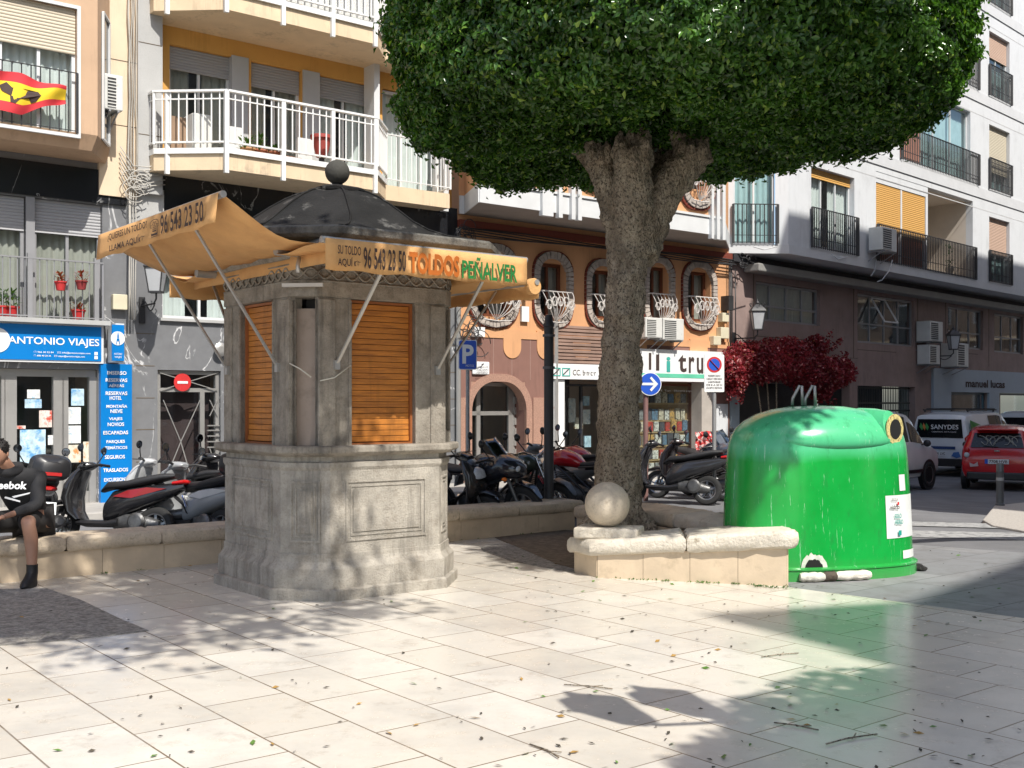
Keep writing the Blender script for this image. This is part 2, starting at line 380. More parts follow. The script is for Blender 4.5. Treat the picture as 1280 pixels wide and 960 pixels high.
# ------------------------------------------------------------ seat walls
def facing_wall(parent, poly, zf, t=.012, step=.58, name='facing', z0=0.0):
    """facing slabs along the first len(poly)-1 edges of an open polyline; zf(p)=height under the cap"""
    mb = MB()
    for p, q in zip(poly[:-1], poly[1:]):
        p = Vector((p[0], p[1], 0)); q = Vector((q[0], q[1], 0)); L = (q - p).length; n = max(1, round(L / step)); d = (q - p) / L; N = Vector((d.y, -d.x, 0))
        for i in range(n):
            a = p + d * (L * i / n + .002); b = p + d * (L * (i + 1) / n - .002)
            vs = [(a.x, a.y, z0), (b.x, b.y, z0), (b.x, b.y, zf(b)), (a.x, a.y, zf(a))]
            vo = [(v[0] + N.x * t, v[1] + N.y * t, v[2]) for v in vs]
            mb.add(vs + vo, [(0, 1, 2, 3), (4, 5, 6, 7), (0, 1, 5, 4), (1, 2, 6, 5), (2, 3, 7, 6), (3, 0, 4, 7)])
    return mb.build(name, M['facing'], parent)
def rough_slab(poly, zt, thick, seed=0, cell=.16, amp=.006):
    """a stone cap: outline resampled with slightly uneven edges, top follows zt(x,y)"""
    rnd = random.Random(seed); pts = []
    n = len(poly)
    for i in range(n):
        p = Vector(poly[i] + (0,)) if len(poly[i]) == 2 else Vector(poly[i]); q = Vector(poly[(i + 1) % n] + (0,)); L = (q - p).length; k = max(1, int(L / cell))
        d = (q - p) / L; N = Vector((d.y, -d.x, 0))
        for j in range(k): pts.append(p.lerp(q, j / k) + (N * rnd.uniform(-amp, amp) if j else Vector((0, 0, 0))))
    mb = MB(); c = sum(pts, Vector()) / len(pts); rs = []
    def ring(ins, dz):
        out = []
        m = len(pts)
        for i in range(m):
            t = (pts[(i + 1) % m] - pts[i - 1]).normalized(); Nn = Vector((t.y, -t.x, 0)); p = pts[i] - Nn * ins
            out.append(Vector((p.x, p.y, zt(p.x, p.y) + dz + rnd.uniform(-amp, amp) * .6)))
        return out
    rs = [ring(.035, -thick), ring(.008, -thick + .025), ring(0, -thick * .55), ring(.008, -.03), ring(.04, -.002)]
    m = len(pts); mb.rings(rs, cap=False)
    mb.add(rs[0], [tuple(range(m))]); mb.add(rs[-1], [tuple(range(m))])
    return mb
# long bench wall behind the kiosk
bw = root('bench_wall', g2(4, 11.3), 'long low travertine bench wall running behind the kiosk to the tree planter', 'bench wall')
VB = 11.27; 
mb = MB(); mb.box(G, -12, 10.0, -(VB + .40), -VB, 0, .26); mb.build('core', M['joint'], bw)
facing_wall(bw, [tuple(g2(-12, VB).xy), tuple(g2(10.0, VB).xy), tuple(g2(10.0, VB + .4).xy)], lambda p: .262, step=.62)
k = 0; u = -12.0
while u < 10.05:
    L = [1.25, .95, 1.4, 1.1][k % 4]; u1 = min(u + L, 10.12)
    rough_slab([tuple(g2(u + .003, VB - .07).xy), tuple(g2(u1 - .003, VB - .07).xy), tuple(g2(u1 - .003, VB + .46).xy), tuple(g2(u + .003, VB + .46).xy)], lambda x, y: .405, .145, k, cell=.12, amp=.004 if k % 3 else .009).build('cap_stone', M['travertine'], bw, smooth='auto')
    u = u1; k += 1
# near planter wall with the ball
FL = gnd(747, 723); FR2 = gnd(984, 734); BL = gnd(719, 716)
pw = root('planter_wall', (1.8, 11.0, 0), 'worn cream planter wall with chipped thick cap around the big tree', 'planter wall')
zc = lambda x, y: .377 + .088 * (x - .83)
o1 = [(FL.x, FL.y), (FR2.x, FR2.y), (1.80, 13.85), (1.15, 14.75), (.85, 14.5), (1.42, 13.6), (2.20, 11.05), (BL.x, BL.y)]
core = MB(); n = len(o1); vs = [(p[0], p[1], 0) for p in o1] + [(p[0], p[1], zc(*p) - .15) for p in o1]
core.add(vs, [tuple(range(n)), tuple(range(n, 2 * n))] + [(k, (k + 1) % n, n + (k + 1) % n, n + k) for k in range(n)]); core.build('core', M['joint'], pw)
facing_wall(pw, [o1[7], o1[0], o1[1], o1[2], o1[3]], lambda p: zc(p.x, p.y) - .148, step=.49)
facing_wall(pw, [o1[4], o1[5], o1[6], o1[7]], lambda p: zc(p.x, p.y) - .148, step=.6)
d1 = (FR2 - FL).normalized(); nn = Vector((d1.y, -d1.x, 0))
c0 = FL + nn * .06 - d1 * .07; c1 = FR2 + nn * .07 + d1 * .10; c7 = BL - d1 * .10 + nn * -.05
mid = c0.lerp(c1, .48)
rough_slab([tuple(c0.xy), tuple((mid - d1 * .003).xy), (1.72, 11.3), tuple(c7.xy)], zc, .155, 3, cell=.1, amp=.006).build('cap_stone', M['travertine_white'], pw, smooth='auto')
rough_slab([tuple((mid + d1 * .003).xy), tuple((c1 - d1 * .05).xy), tuple((c1 + Vector((.03, .08, 0))).xy), (2.58, 11.3), (2.18, 11.15), (1.73, 11.27)], zc, .165, 5, cell=.09, amp=.014).build('cap_stone', M['travertine_white'], pw, smooth='auto')
rough_slab([(2.57, 11.31), (2.26, 12.6), (1.80, 12.45), (2.16, 11.16)], zc, .15, 8, cell=.1, amp=.02).build('cap_stone', M['travertine_white'], pw, smooth='auto')
rough_slab([(2.26, 12.61), (1.86, 13.92), (1.36, 13.62), (1.79, 12.46)], zc, .15, 9, cell=.1, amp=.012).build('cap_stone', M['travertine'], pw, smooth='auto')
rough_slab([(1.86, 13.93), (1.20, 14.85), (.80, 14.5), (1.36, 13.63)], zc, .15, 10, cell=.1, amp=.01).build('cap_stone', M['travertine'], pw, smooth='auto')
# ball finial
bc = at(759, 631, 11.12)
sb = root('stone_ball', (bc.x, bc.y, .40), 'large pale stone ball on a low square plinth at the planter wall end', 'stone ball')
mb = MB(); K = Fr(bc.x, bc.y, math.degrees(math.atan2(d1.y, d1.x)))
mb.box(K, -.30, .34, -.20, .20, .375, .482); mb.build('plinth', M['travertine_white'], sb, bevel=.02)
MB().sphere((bc.x, bc.y, .482 + .218), .224, 48, 28).build('ball', mat('pitted_cream_stone', (.60, .52, .41), .8, .1, 3, .006, 40, stain=((.30, .24, .17), 12, .6, .75), dirt=.5), sb, smooth=True)

# ------------------------------------------------------------ kiosk
CU, CV = 5.335, 9.425
ks = root('kiosk', g2(CU, CV), 'small octagonal grey stone kiosk with black bell roof and closed shutters', 'kiosk', rz=R(TH))
def octmb(levels, n=None): return MB().rings([oct_ring(h, c, z, CU, CV) for h, c, z in levels])
octmb([(.995, .41, 0), (.995, .41, .095), (.985, .405, .105), (.955, .385, .108)]).build('foot', M['granite_low'], ks)
octmb([(.952, .37, .10), (.952, .37, .275), (.93, .355, .30), (.905, .33, .33), (.895, .315, .36), (.895, .315, .40)]).build('plinth', M['granite_low'], ks, bevel=.004)
octmb([(.885, .312, .39), (.885, .312, 1.12), (.90, .315, 1.15), (.90, .315, 1.19), (.875, .305, 1.20), (.875, .305, 1.25)]).build('base_wall', M['granite_low'], ks)
# raised and sunk mouldings on the base faces
def frame_mb(mb, f, a0, a1, z0, z1, w, b0, b1):
    for q in ((a0, a1, z0, z0 + w), (a0, a1, z1 - w, z1), (a0, a0 + w, z0 + w, z1 - w), (a1 - w, a1, z0 + w, z1 - w)): mb.box(f, q[0], q[1], b0, b1, q[2], q[3])
    return mb
faces = []
for k in range(8):
    ang = TH + 45 * k
    d = .885 if k % 2 == 0 else (.885 * 2 - .312) / math.sqrt(2)
    fc = Fr(0, 0, ang); c = g2(CU, CV); cc = c + Vector((fc.N[0], fc.N[1], 0)) * d; ff = Fr(cc.x, cc.y, ang); faces.append(ff)
    mb = MB(); hw = .42 if k % 2 == 0 else .135
    frame_mb(mb, ff, -hw, hw, .50, 1.03, .018, -.01, .012); frame_mb(mb, ff, -hw + .045, hw - .045, .545, .985, .012, -.01, .008)
    mb.box(ff, -hw + .075, hw - .075, -.01, .010, .58, .95)
    mb.build('panel', M['granite_low'], ks, bevel=.003)
octmb([(.90, .30, 1.245), (.945, .31, 1.265), (.965, .32, 1.28), (.965, .32, 1.325), (.95, .31, 1.338)]).build('counter_ledge', M['granite'], ks, bevel=.004)
# corner pillars, niches and shutters between ledge and lintel
HU = .84; CH = .175
ZL, ZT = 1.33, 2.63
for k in range(4):
    ang = TH + 90 * k; fc = Fr(0, 0, ang); c = g2(CU, CV) + Vector((fc.N[0], fc.N[1], 0)) * HU; ff = Fr(c.x, c.y, ang)
    for s in (-1, 1):                                # pillar flanking each shutter
        a0, a1 = sorted((s * .335, s * .665)); mb = MB()
        mb.box(ff, *sorted((s * .335, s * .585)), -.16, 0, ZL, ZT); mb.box(ff, *sorted((s * .584, s * .665)), -.055, 0, ZL, ZT); mb.box(ff, *(sorted((s * .50, s * .665))), -.05, .018, ZL, ZT - .02)
        mb.box(ff, *(sorted((s * .335, s * .365))), -.15, .012, ZL, ZT - .02)
        mb.build('pillar', M['granite'], ks, bevel=.006)
    mb = MB(); frame_mb(mb, ff, -.334, .334, ZL + .002, ZT - .01, .022, -.13, -.045); fr = mb.build('shutter', M['shutter_frame'], ks)
    mb = MB(); nS = 24; zz = ZL + .03
    for i in range(nS):
        h = (ZT - .035 - zz) / nS; z = zz + i * h
        mb.prism(Fr(ff.P(0, -.075, 0).x, ff.P(0, -.075, 0).y, ang), [(-.31, z + .002), (.31, z + .002), (.31, z + h - .002), (-.31, z + h - .002)], -.02, .004 + (.004 if i == 0 else 0))
    mb.build('slats', M['shutter_wood'], fr, bevel=.003)
    # chamfer niche
    ang = TH + 45 + 90 * k; fc = Fr(0, 0, ang); c = g2(CU, CV) + Vector((fc.N[0], fc.N[1], 0)) * ((2 * HU - CH) / math.sqrt(2)); ff = Fr(c.x, c.y, ang)
    mb = MB(); mb.box(ff, -.15, .15, -.19, -.13, ZL + .003, ZT - .14); mb.prism(ff, [(-.15, ZT - .141), (.15, ZT - .141), (.11, ZT - .095), (-.11, ZT - .095)], -.189, -.131)
    mb.build('niche_panel', M['niche'], ks)
octmb([(.60, .1, ZL), (.60, .1, ZT + .1)]).build('dark_core', M['dark_metal'], ks)
octmb([(HU - .02, CH, ZT - .004), (HU + .012, CH, ZT), (HU + .012, CH, ZT + .13), (HU, CH, ZT + .135), (HU, CH, ZT + .32), (HU + .03, .2, ZT + .325), (HU + .06, .22, ZT + .36), (HU + .06, .22, ZT + .40), (HU + .1, .24, 3.06)]).build('entablature', M['granite'], ks)
mb = MB()                                          # interlaced frieze
ring = oct_ring(HU + .012, CH + .005, 0, CU, CV)
for p, q in zip(ring, ring[1:] + ring[:1]):
    L = (q - p).length; n = max(2, round(L / .14)); 
    for ph in (0, math.pi):
        pts = [p.lerp(q, t / (n * 8)) + Vector((0, 0, ZT + .20 + .045 * math.sin(2 * math.pi * t / 16 * 1.0 + ph))) for t in range(n * 8 + 1)]
        mb.tube(pts, .010, 5)
    mb.tube([p + Vector((0, 0, ZT + .275)), q + Vector((0, 0, ZT + .275))], .008, 5); mb.tube([p + Vector((0, 0, ZT + .135)), q + Vector((0, 0, ZT + .135))], .008, 5)
mb.build('frieze', M['granite'], ks, smooth=True)
octmb([(.98, .30, 3.045), (1.30, .55, 3.06), (1.38, .61, 3.075), (1.405, .62, 3.10), (1.405, .62, 3.155), (1.385, .61, 3.17), (1.33, .58, 3.175)]).build('eave', M['eave'], ks, bevel=.006)
prof = [(1.345, 3.165), (1.24, 3.19), (1.09, 3.225), (.95, 3.285), (.82, 3.37), (.71, 3.455), (.59, 3.545), (.46, 3.63), (.34, 3.69), (.24, 3.72)]
rs = []
for r, z in prof:
    ringp = []
    base = oct_ring(r, r * (.44 + .16 * min(1, (1.345 - r) / .5)), z, CU, CV)
    for i, (p, q) in enumerate(zip(base, base[1:] + base[:1])):
        for j in range(5): ringp.append(p.lerp(q, j / 5) + Vector((0, 0, -.012 * math.sin(math.pi * j / 5))))
    rs.append(ringp)
mbr = MB().rings(rs); mbr.build('roof', M['roof'], ks, smooth=True)
mb = MB()
for i in range(8):
    mb.tube([rs[k][i * 5] + Vector((0, 0, .006)) for k in range(len(rs))], .009, 6)
mb.build('roof_ridge', M['roof'], ks, smooth=True)
octmb([(.235, .1, 3.71), (.24, .1, 3.745), (.20, .08, 3.76), (.10, .04, 3.785)]).build('roof_collar', M['roof'], ks, bevel=.004)
kc = g2(CU, CV)
fin = MB().lathe((kc.x, kc.y, 0), [(.06, 3.77), (.05, 3.81), (.07, 3.83)], 16).build('finial', M['roof'], ks, smooth=True)
MB().sphere((kc.x, kc.y, 3.92), .118, 28, 18).build('ball', mat('grey_lichen_ball', (.055, .053, .045), .85, .3, 5, .008, 40), fin, smooth=True)
# little light fitting strip over the front niche and loose cord
ff = faces[7]
mb = MB(); fcam = Fr(*(g2(CU - .765, CV - .765).xy), TH - 45)
mb.box(fcam, -.17, .19, .035, .07, ZT + .075, ZT + .105); mb.build('strip_lamp', mat('dusty_white', (.55, .53, .5), .5), ks)
pA = g2(4.62, 8.53, 2.02); pB = g2(5.0, 8.55, 2.03)
mb = MB().tube([g2(4.47, 8.72, 2.05), g2(4.52, 8.62, 2.0), g2(4.60, 8.575, 1.93)], .006, 5); mb.tube([g2(4.68, 8.57, 1.90), g2(4.82, 8.565, 1.93), g2(4.98, 8.56, 2.04)], .006, 5)
mb.build('cord', mat('pale_cord', (.6, .58, .5), .8), ks, smooth=True)

# awnings ---------------------------------------------------------------
def awning(name, label, ang, wall_half, mounts, out, zbar, zwall, half, drop, arms, sag=.05, shift=0, inner=.0, curl=0):
    fc = Fr(0, 0, ang); c = g2(CU, CV); ff = Fr(c.x, c.y, ang)          # b = distance from kiosk centre
    n = 14; m = 8; mb = MB(); rows = []
    for j in range(m + 1):
        t = j / m; b = wall_half + .03 + (out - wall_half - .03) * t; z = zwall + (zbar - zwall) * t - sag * math.sin(math.pi * t)
        rows.append([ff.P(shift - half + 2 * half * i / n, b, z - .012 * math.sin(i * 2.1 + j)) for i in range(n + 1)])
    aw = MB().rings(rows, cap=False, closed=False).build('awning', M['awning'], ks, smooth=True, solid=.004, label=label)
    mb = MB().tube([ff.P(shift - half - .02, out, zbar), ff.P(shift + half + .02, out, zbar)], .028, 10)
    mb.tube([ff.P(shift - half, wall_half + .02, zwall + .03), ff.P(shift + half, wall_half + .02, zwall + .03)], .045, 10); mb.build('roller_bar', M['alu'], aw, smooth='auto')
    rows = []
    for j in range(5):
        t = j / 4; rows.append([ff.P(shift - half + 2 * half * i / 24, out + .035 + (.012 * math.sin(i * .9)) * t + curl * t, zbar + .01 - drop * t - (.008 * math.sin(i * 1.3) if j == 4 else 0)) for i in range(25)])
    val = MB().rings(rows, cap=False, closed=False).build('valance', M['awning'], aw, smooth=True, solid=.003)
    if inner:
        rows = [[ff.P(shift - half + 2 * half * i / 16, wall_half + .02 + .01 * math.sin(i), zwall + .0 - inner * t) for i in range(17)] for t in (0, .5, 1)]
        MB().rings(rows, cap=False, closed=False).build('inner_flap', M['awning'], aw, smooth=True, solid=.003)
    for a_bar, a_wall, zw in arms:
        mb = MB().bar(ff.P(a_bar, out - .02, zbar - .04), ff.P(a_wall, wall_half + .035, zw), .028, .016)
        mb.box(ff, a_wall - .025, a_wall + .025, wall_half - .0, wall_half + .05, zw - .05, zw + .03); mb.build('support_arm', M['alu'], aw)
    return ff, aw
# right-hand front awning
zb = 2.985
ff, aw = awning('awning', 'awning over the front shutter with a long lettered valance', TH, .84, None, 1.68, zb, 2.96, 1.01, .245, [(-.44, -.50, 2.05), (.60, .56, 2.02)], sag=.02, shift=-.065)
o = ff.P(-1.01 + .13, 1.72, zb - .205); X = ff.P(1, 0, 0) - ff.P(0, 0, 0); Z = Vector((0, 0, 1)); hh = .17
def vt(f_, aw_, t, x0, x1, z, h, m, off=0.0, b=1.725, up=.018):
    a0, a1 = f_.a(x0, b), f_.a(x1, b); text_mb(t, f_.P(a0, b, z), Vector((f_.A[0], f_.A[1], 0)), Z, a1 - a0, h, off=off, up=up).build('lettering', m, aw_)
b0 = zb - .225
vt(ff, aw, 'SU TOLDO', 421, 450, b0 + .115, .07, M['black_ink'], .015)
vt(ff, aw, 'AQUÍ ☞', 421, 450, b0 + .015, .08, M['black_ink'], .015)
vt(ff, aw, '96 543 23 50', 453, 506, b0 + .015, .175, M['black_ink'], .02)
vt(ff, aw, 'TOLDOS', 510, 573, b0 + .010, .18, M['orange_ink'], .045)
vt(ff, aw, 'PEÑALVER', 576, 645, b0 + .008, .19, M['green_ink'], .022)
# left awning, tipped up
zb = 3.30
ff, aw = awning('awning', 'tipped-up awning with telephone lettering above the left shutter', TH - 90, .84, None, 1.775, zb, 2.99, 1.375, .235, [(.62, .49, 2.03), (-.42, -.55, 2.03)], sag=.10, inner=.14, curl=.02)
vt(ff, aw, '¿QUIERES UN TOLDO?', 137, 186, zb - .105, .075, M['black_ink'], .012, 1.83); vt(ff, aw, 'LLAMA AQUÍ☞', 139, 184, zb - .205, .08, M['black_ink'], .016, 1.83)
vt(ff, aw, '☎', 190, 201, zb - .19, .15, M['black_ink'], .0, 1.83); vt(ff, aw, '96 543 23 50', 203, 257, zb - .19, .165, M['black_ink'], .018, 1.83)
# right and rear awnings, rolled half in
ffb, awb = awning('awning', 'half rolled awning on the right side of the kiosk', TH + 90, .84, None, 1.46, 2.86, 2.95, 1.22, .16, [(-.62, -.55, 2.03)], sag=.06, inner=.12)
MB().lathe(ffb.P(-1.23, 1.44, 2.82), [(.075, 0), (.08, .01), (.08, .06), (.07, .07)], 20, ax=(ffb.A[0], ffb.A[1], 0)).build('rolled_end', M['awning'], awb, smooth='auto')
awning('awning', 'rear awning of the kiosk seen from inside', TH + 180, .84, None, 1.50, 2.99, 2.93, 1.05, .23, [(.62, .55, 2.03)], sag=.05)
for s in (-1, 1):
    hk = MB().tube([g2(CU - .9 + s * 0, CV - .95, 2.93), g2(CU - .93, CV - .98, 2.87), g2(CU - .93, CV - .98, 2.80)], .018, 7)
hk.build('winding_hook', M['alu'], ks, smooth=True)
# ------------------------------------------------------------ big clipped tree
def bark_mat():
    m, nt, b = new_mat('bark'); v = objvec(nt, (1, 1, .35)); f = noise(nt, v, 9, 8, .7); f2 = noise(nt, objvec(nt, (1, 1, .8)), 38, 6, .75)
    vo = nd(nt, 'ShaderNodeTexVoronoi', feature='F1'); vo.inputs['Scale'].default_value = 42; nt.links.new(objvec(nt, (1, 1, .45)), vo.inputs['Vector'])
    col = mixc(nt, ramp(nt, f, .35, .65), (.29, .23, .165, 1), (.58, .49, .375, 1))
    col = mixc(nt, mathn(nt, 'MULTIPLY', ramp(nt, f2, .51, .58), .9), col, (.065, .048, .034, 1))
    col = mixc(nt, mathn(nt, 'MULTIPLY', ramp(nt, noise(nt, objvec(nt), 60, 3, .8), .6, .68), .6), col, (.52, .46, .37, 1))
    col = mixc(nt, mathn(nt, 'MULTIPLY', ramp(nt, noise(nt, objvec(nt, (1, 1, .5)), 3.0, 5, .7), .52, .66), .6), col, (.14, .105, .075, 1))
    nt.links.new(col, b.inputs['Base Color']); b.inputs['Roughness'].default_value = .9
    h = mathn(nt, 'ADD', mathn(nt, 'MULTIPLY', f2, 1.0), mathn(nt, 'MULTIPLY', vo.outputs['Distance'], .8)); bump(nt, h, 1.0, .03, b); return m
M['bark'] = bark_mat()
def remesh_trunk(mb, name, parent, m, vox=.019, amp=.06):
    o = mb.build(name, m, parent, smooth=True)
    rm = o.modifiers.new('remesh', 'REMESH'); rm.mode = 'VOXEL'; rm.voxel_size = vox; rm.use_smooth_shade = True
    sm = o.modifiers.new('smooth', 'SMOOTH'); sm.iterations = 5; sm.factor = .6
    tx = bpy.data.textures.new('bark_form', 'CLOUDS'); tx.noise_scale = .22; tx.noise_depth = 3
    dm = o.modifiers.new('form', 'DISPLACE'); dm.texture = tx; dm.strength = amp * 2; dm.mid_level = .5; dm.texture_coords = 'LOCAL'
    tx2 = bpy.data.textures.new('bark_fine', 'CLOUDS'); tx2.noise_scale = .035; tx2.noise_depth = 2
    d2 = o.modifiers.new('fine', 'DISPLACE'); d2.texture = tx2; d2.strength = .035; d2.mid_level = .5; d2.texture_coords = 'LOCAL'
    return o
TY = 12.9
T = lambda px, py, dy=0.0: at(px, py, TY + dy)
tr = root('ficus_tree', (T(772, 660).x, TY, 0), 'large clipped evergreen tree with thick brown trunk in the planter', 'tree')
mb = MB()
def limb(pts, rs, n=16): mb.tube(pts, rs, n)
limb([Vector((T(772, 660).x, TY, -.1)), T(771, 640), T(773, 560), T(774, 480), T(779, 400), T(784, 330), T(789, 280)], [.32, .28, .25, .235, .225, .23, .27], 24)
limb([T(784, 330), T(775, 280), T(760, 240), T(750, 205), T(749, 200)], [.20, .19, .15, .12, .10])
limb([T(789, 300), T(792, 250, -.24), T(790, 208, -.34), T(790, 203, -.35)], [.24, .23, .20, .17])
limb([T(795, 310), T(818, 262, -.05), T(840, 228, -.08), T(860, 205, -.1), T(866, 200, -.1)], [.22, .22, .21, .19, .15])
limb([T(800, 320), T(815, 270, .35), T(815, 210, .6), T(815, 120, .9)], [.22, .24, .22, .16])
limb([T(862, 215, -.1), T(850, 170, .1), T(835, 130, .2)], [.16, .13, .1])
limb([T(748, 200), T(738, 182, .1), T(720, 150, .2)], [.12, .09, .07])
limb([T(820, 230, .3), T(900, 120, .6), T(960, 40, .8)], [.14, .10, .08]); limb([T(770, 240, .3), T(690, 140, .4), T(620, 70, .5)], [.13, .10, .07])
limb([T(760, 650), T(735, 662, -.25), Vector((T(728, 662).x, TY - .3, -.1))], [.22, .12, .08]); limb([T(785, 650), T(812, 664, -.15), Vector((T(815, 662).x, TY - .2, -.1))], [.22, .11, .07])
for (cx_, cy_, dy_, R0, hts, rt) in ((790, 196, -.36, .17, (150, 158, 170, 182, 186, 176, 160, 150), .055), (749, 192, -.08, .10, (168, 172, 184, 188, 180, 170), .04), (868, 192, -.12, .15, (160, 165, 178, 186, 182, 170, 160), .05)):
    m_ = len(hts)
    for k in range(m_):
        t = math.pi / 2 + 2 * math.pi * k / m_; b_ = T(cx_, cy_ + 12, dy_) + Vector((math.cos(t) * R0 * .9, math.sin(t) * R0 * .9, 0)); e_ = T(cx_, hts[k], dy_); e_ = Vector((b_.x + math.cos(t) * .02, b_.y + math.sin(t) * .02, e_.z)); mb.tube([b_, b_.lerp(e_, .6), e_], [rt * 1.5, rt * 1.2, rt * .6], 8)
remesh_trunk(mb, 'trunk', tr, M['bark'])
for cpt, r in ((T(790, 182, -.36), .13), (T(789, 182, -.5), .07), (T(748, 176, -.06), .07)):
    pass
# crown
CX, CY = 1.87, 13.0
prof = [(0, 4.86), (.8, 4.86), (1.6, 4.72), (2.2, 4.64), (2.72, 4.71), (3.0, 4.92), (3.12, 5.2), (3.16, 5.6), (3.2, 6.3), (3.15, 7.0), (3.0, 7.5), (2.4, 7.85), (1.2, 8.0), (0, 8.05)]
def leaves_shell(n, prof, c, depth, leaf=(.075, .036), lump=.10, seed=3, squash=1.0, tilt=0.0):
    g = np.random.default_rng(seed); P = np.array(prof, float); seg = P[1:] - P[:-1]; L = np.hypot(seg[:, 0], seg[:, 1]); rm = (P[1:, 0] + P[:-1, 0]) / 2
    w = L * np.maximum(rm, .05); w /= w.sum(); k = g.choice(len(seg), n, p=w); t = g.random(n)
    r = P[k, 0] + seg[k, 0] * t; z = P[k, 1] + seg[k, 1] * t
    nr = seg[k, 1] / L[k]; nz = -seg[k, 0] / L[k]
    th = g.random(n) * 2 * math.pi
    d = -np.abs(g.normal(0, 1, n)) ** 1.3 * depth + g.exponential(.03, n) * (g.random(n) < .4)
    lum = lump * (np.sin(th * 5 + z * 2.3) * np.cos(z * 3.1 + th * 3) + .6 * np.sin(th * 13 + z * 7) * np.cos(z * 9.0 - th * 7) + .5 * np.sin(th * 29 + r * 7) * np.sin(z * 17 + r * 9))
    d += lum; r = np.maximum(r + nr * d, 0); z = z + nz * d
    pos = np.stack([c[0] + r * np.cos(th), c[1] + r * np.sin(th) * squash, z], 1); pos[:, 2] += tilt * np.maximum(pos[:, 0] - c[0], -.0) * np.clip((6.2 - pos[:, 2]) / 1.6, 0, 1)
    N = np.stack([nr * np.cos(th), nr * np.sin(th), nz], 1) + g.normal(0, .55, (n, 3)); N += np.array([0, 0, .35]); N /= np.linalg.norm(N, axis=1)[:, None]
    D = g.normal(0, 1, (n, 3)) + np.array([0, 0, -.5]); D -= N * (D * N).sum(1)[:, None]; D /= np.linalg.norm(D, axis=1)[:, None]; Wd = np.cross(N, D)
    s = g.uniform(.7, 1.25, n)[:, None]; l = leaf[0] * s; wd = leaf[1] * s
    fold = N * wd * .35
    v0 = pos - D * l / 2; v1 = pos - D * l * .1 + Wd * wd / 2 + fold; v2 = pos + D * l / 2 - fold * .5; v3 = pos - D * l * .1 - Wd * wd / 2 + fold
    return np.stack([v0, v1, v2, v3], 1).reshape(-1, 3)
def leaf_mesh(name, V, m, parent, label=None):
    n = len(V) // 4; me = bpy.data.meshes.new(name); Mi = RM.get(parent.name, Matrix()).inverted() if parent else Matrix()
    V = V @ np.array(Mi.to_3x3()).T + np.array(Mi.translation)
    me.vertices.add(len(V)); me.vertices.foreach_set('co', V.ravel())
    idx = (np.arange(n)[:, None] * 4 + np.array([0, 1, 2, 0, 2, 3])).ravel()
    me.loops.add(n * 6); me.loops.foreach_set('vertex_index', idx)
    me.polygons.add(n * 2); me.polygons.foreach_set('loop_start', np.arange(n * 2) * 3); me.polygons.foreach_set('loop_total', np.full(n * 2, 3))
    me.update(calc_edges=True); me.validate(); me.materials.append(m)
    o = bpy.data.objects.new(name, me); link(o, parent); 
    if label: o['label'] = label
    return o
M['ficus_leaf'] = mat_leaf('ficus_leaves', (.030, .085, .016), (.14, .30, .05), .26, .22, (.22, .34, .05))
leaf_mesh('crown', leaves_shell(290000, prof, (CX, CY), .09, (.078, .040), .12, tilt=.075), M['ficus_leaf'], tr)
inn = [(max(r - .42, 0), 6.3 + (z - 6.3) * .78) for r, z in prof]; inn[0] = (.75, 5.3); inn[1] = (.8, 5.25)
MB().lathe((CX, CY, 0), inn, 40).build('dark_crown_core', mat('crown_core_green', (.012, .022, .007), .95, .3, 6), tr, smooth=True)  # solid core added against see-through; its dark green stands for inner shade

# ------------------------------------------------------------ glass recycling container
def container_mat():
    m, nt, b = new_mat('green_plastic'); v = objvec(nt)
    n1 = noise(nt, v, 1.6, 4); n2 = noise(nt, objvec(nt, (14, 14, 1.2)), 2.2, 5, .7); 
    tc = nd(nt, 'ShaderNodeTexCoord'); sp = nd(nt, 'ShaderNodeSeparateXYZ'); nt.links.new(tc.outputs['Object'], sp.inputs[0])
    col = mixc(nt, ramp(nt, n1, .3, .7), (.004, .28, .035, 1), (.008, .36, .055, 1))
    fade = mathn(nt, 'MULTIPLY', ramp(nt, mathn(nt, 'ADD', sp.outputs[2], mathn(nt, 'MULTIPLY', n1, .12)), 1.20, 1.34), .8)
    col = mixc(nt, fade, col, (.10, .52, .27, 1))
    col = mixc(nt, mathn(nt, 'MULTIPLY', ramp(nt, n2, .62, .68), .7), col, (.32, .60, .40, 1))
    col = mixc(nt, mathn(nt, 'MULTIPLY', ramp(nt, noise(nt, objvec(nt, (3, 3, 1)), 3.5, 7, .75), .54, .70), .5), col, (.02, .16, .04, 1))
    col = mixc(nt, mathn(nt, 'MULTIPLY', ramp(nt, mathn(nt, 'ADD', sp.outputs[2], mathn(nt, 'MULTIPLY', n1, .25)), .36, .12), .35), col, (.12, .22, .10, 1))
    nt.links.new(col, b.inputs['Base Color']); b.inputs['Roughness'].default_value = .24; b.inputs['Coat Weight'].default_value = .3; b.inputs['Coat Roughness'].default_value = .12
    bump(nt, n1, .25, .02, b); return m
M['bin'] = container_mat()
cc0 = gnd(1046, 722); 
BX, BY = 3.10, 11.35
gc = root('glass_container', (BX, BY, 0), 'bright green glass recycling container with round side mouth and broken foot', 'container')
CF = Fr(BX, BY, 17.0)
def cring(hx, hy, z, n=44, e=2.6, dx=0.0, dy=0.0):
    out = []
    for k in range(n):
        t = 2 * math.pi * k / n; c, s = math.cos(t), math.sin(t)
        out.append(CF.P(dx + hx * math.copysign(abs(c) ** (2 / e), c), dy + hy * math.copysign(abs(s) ** (2 / e), s), z))
    return out
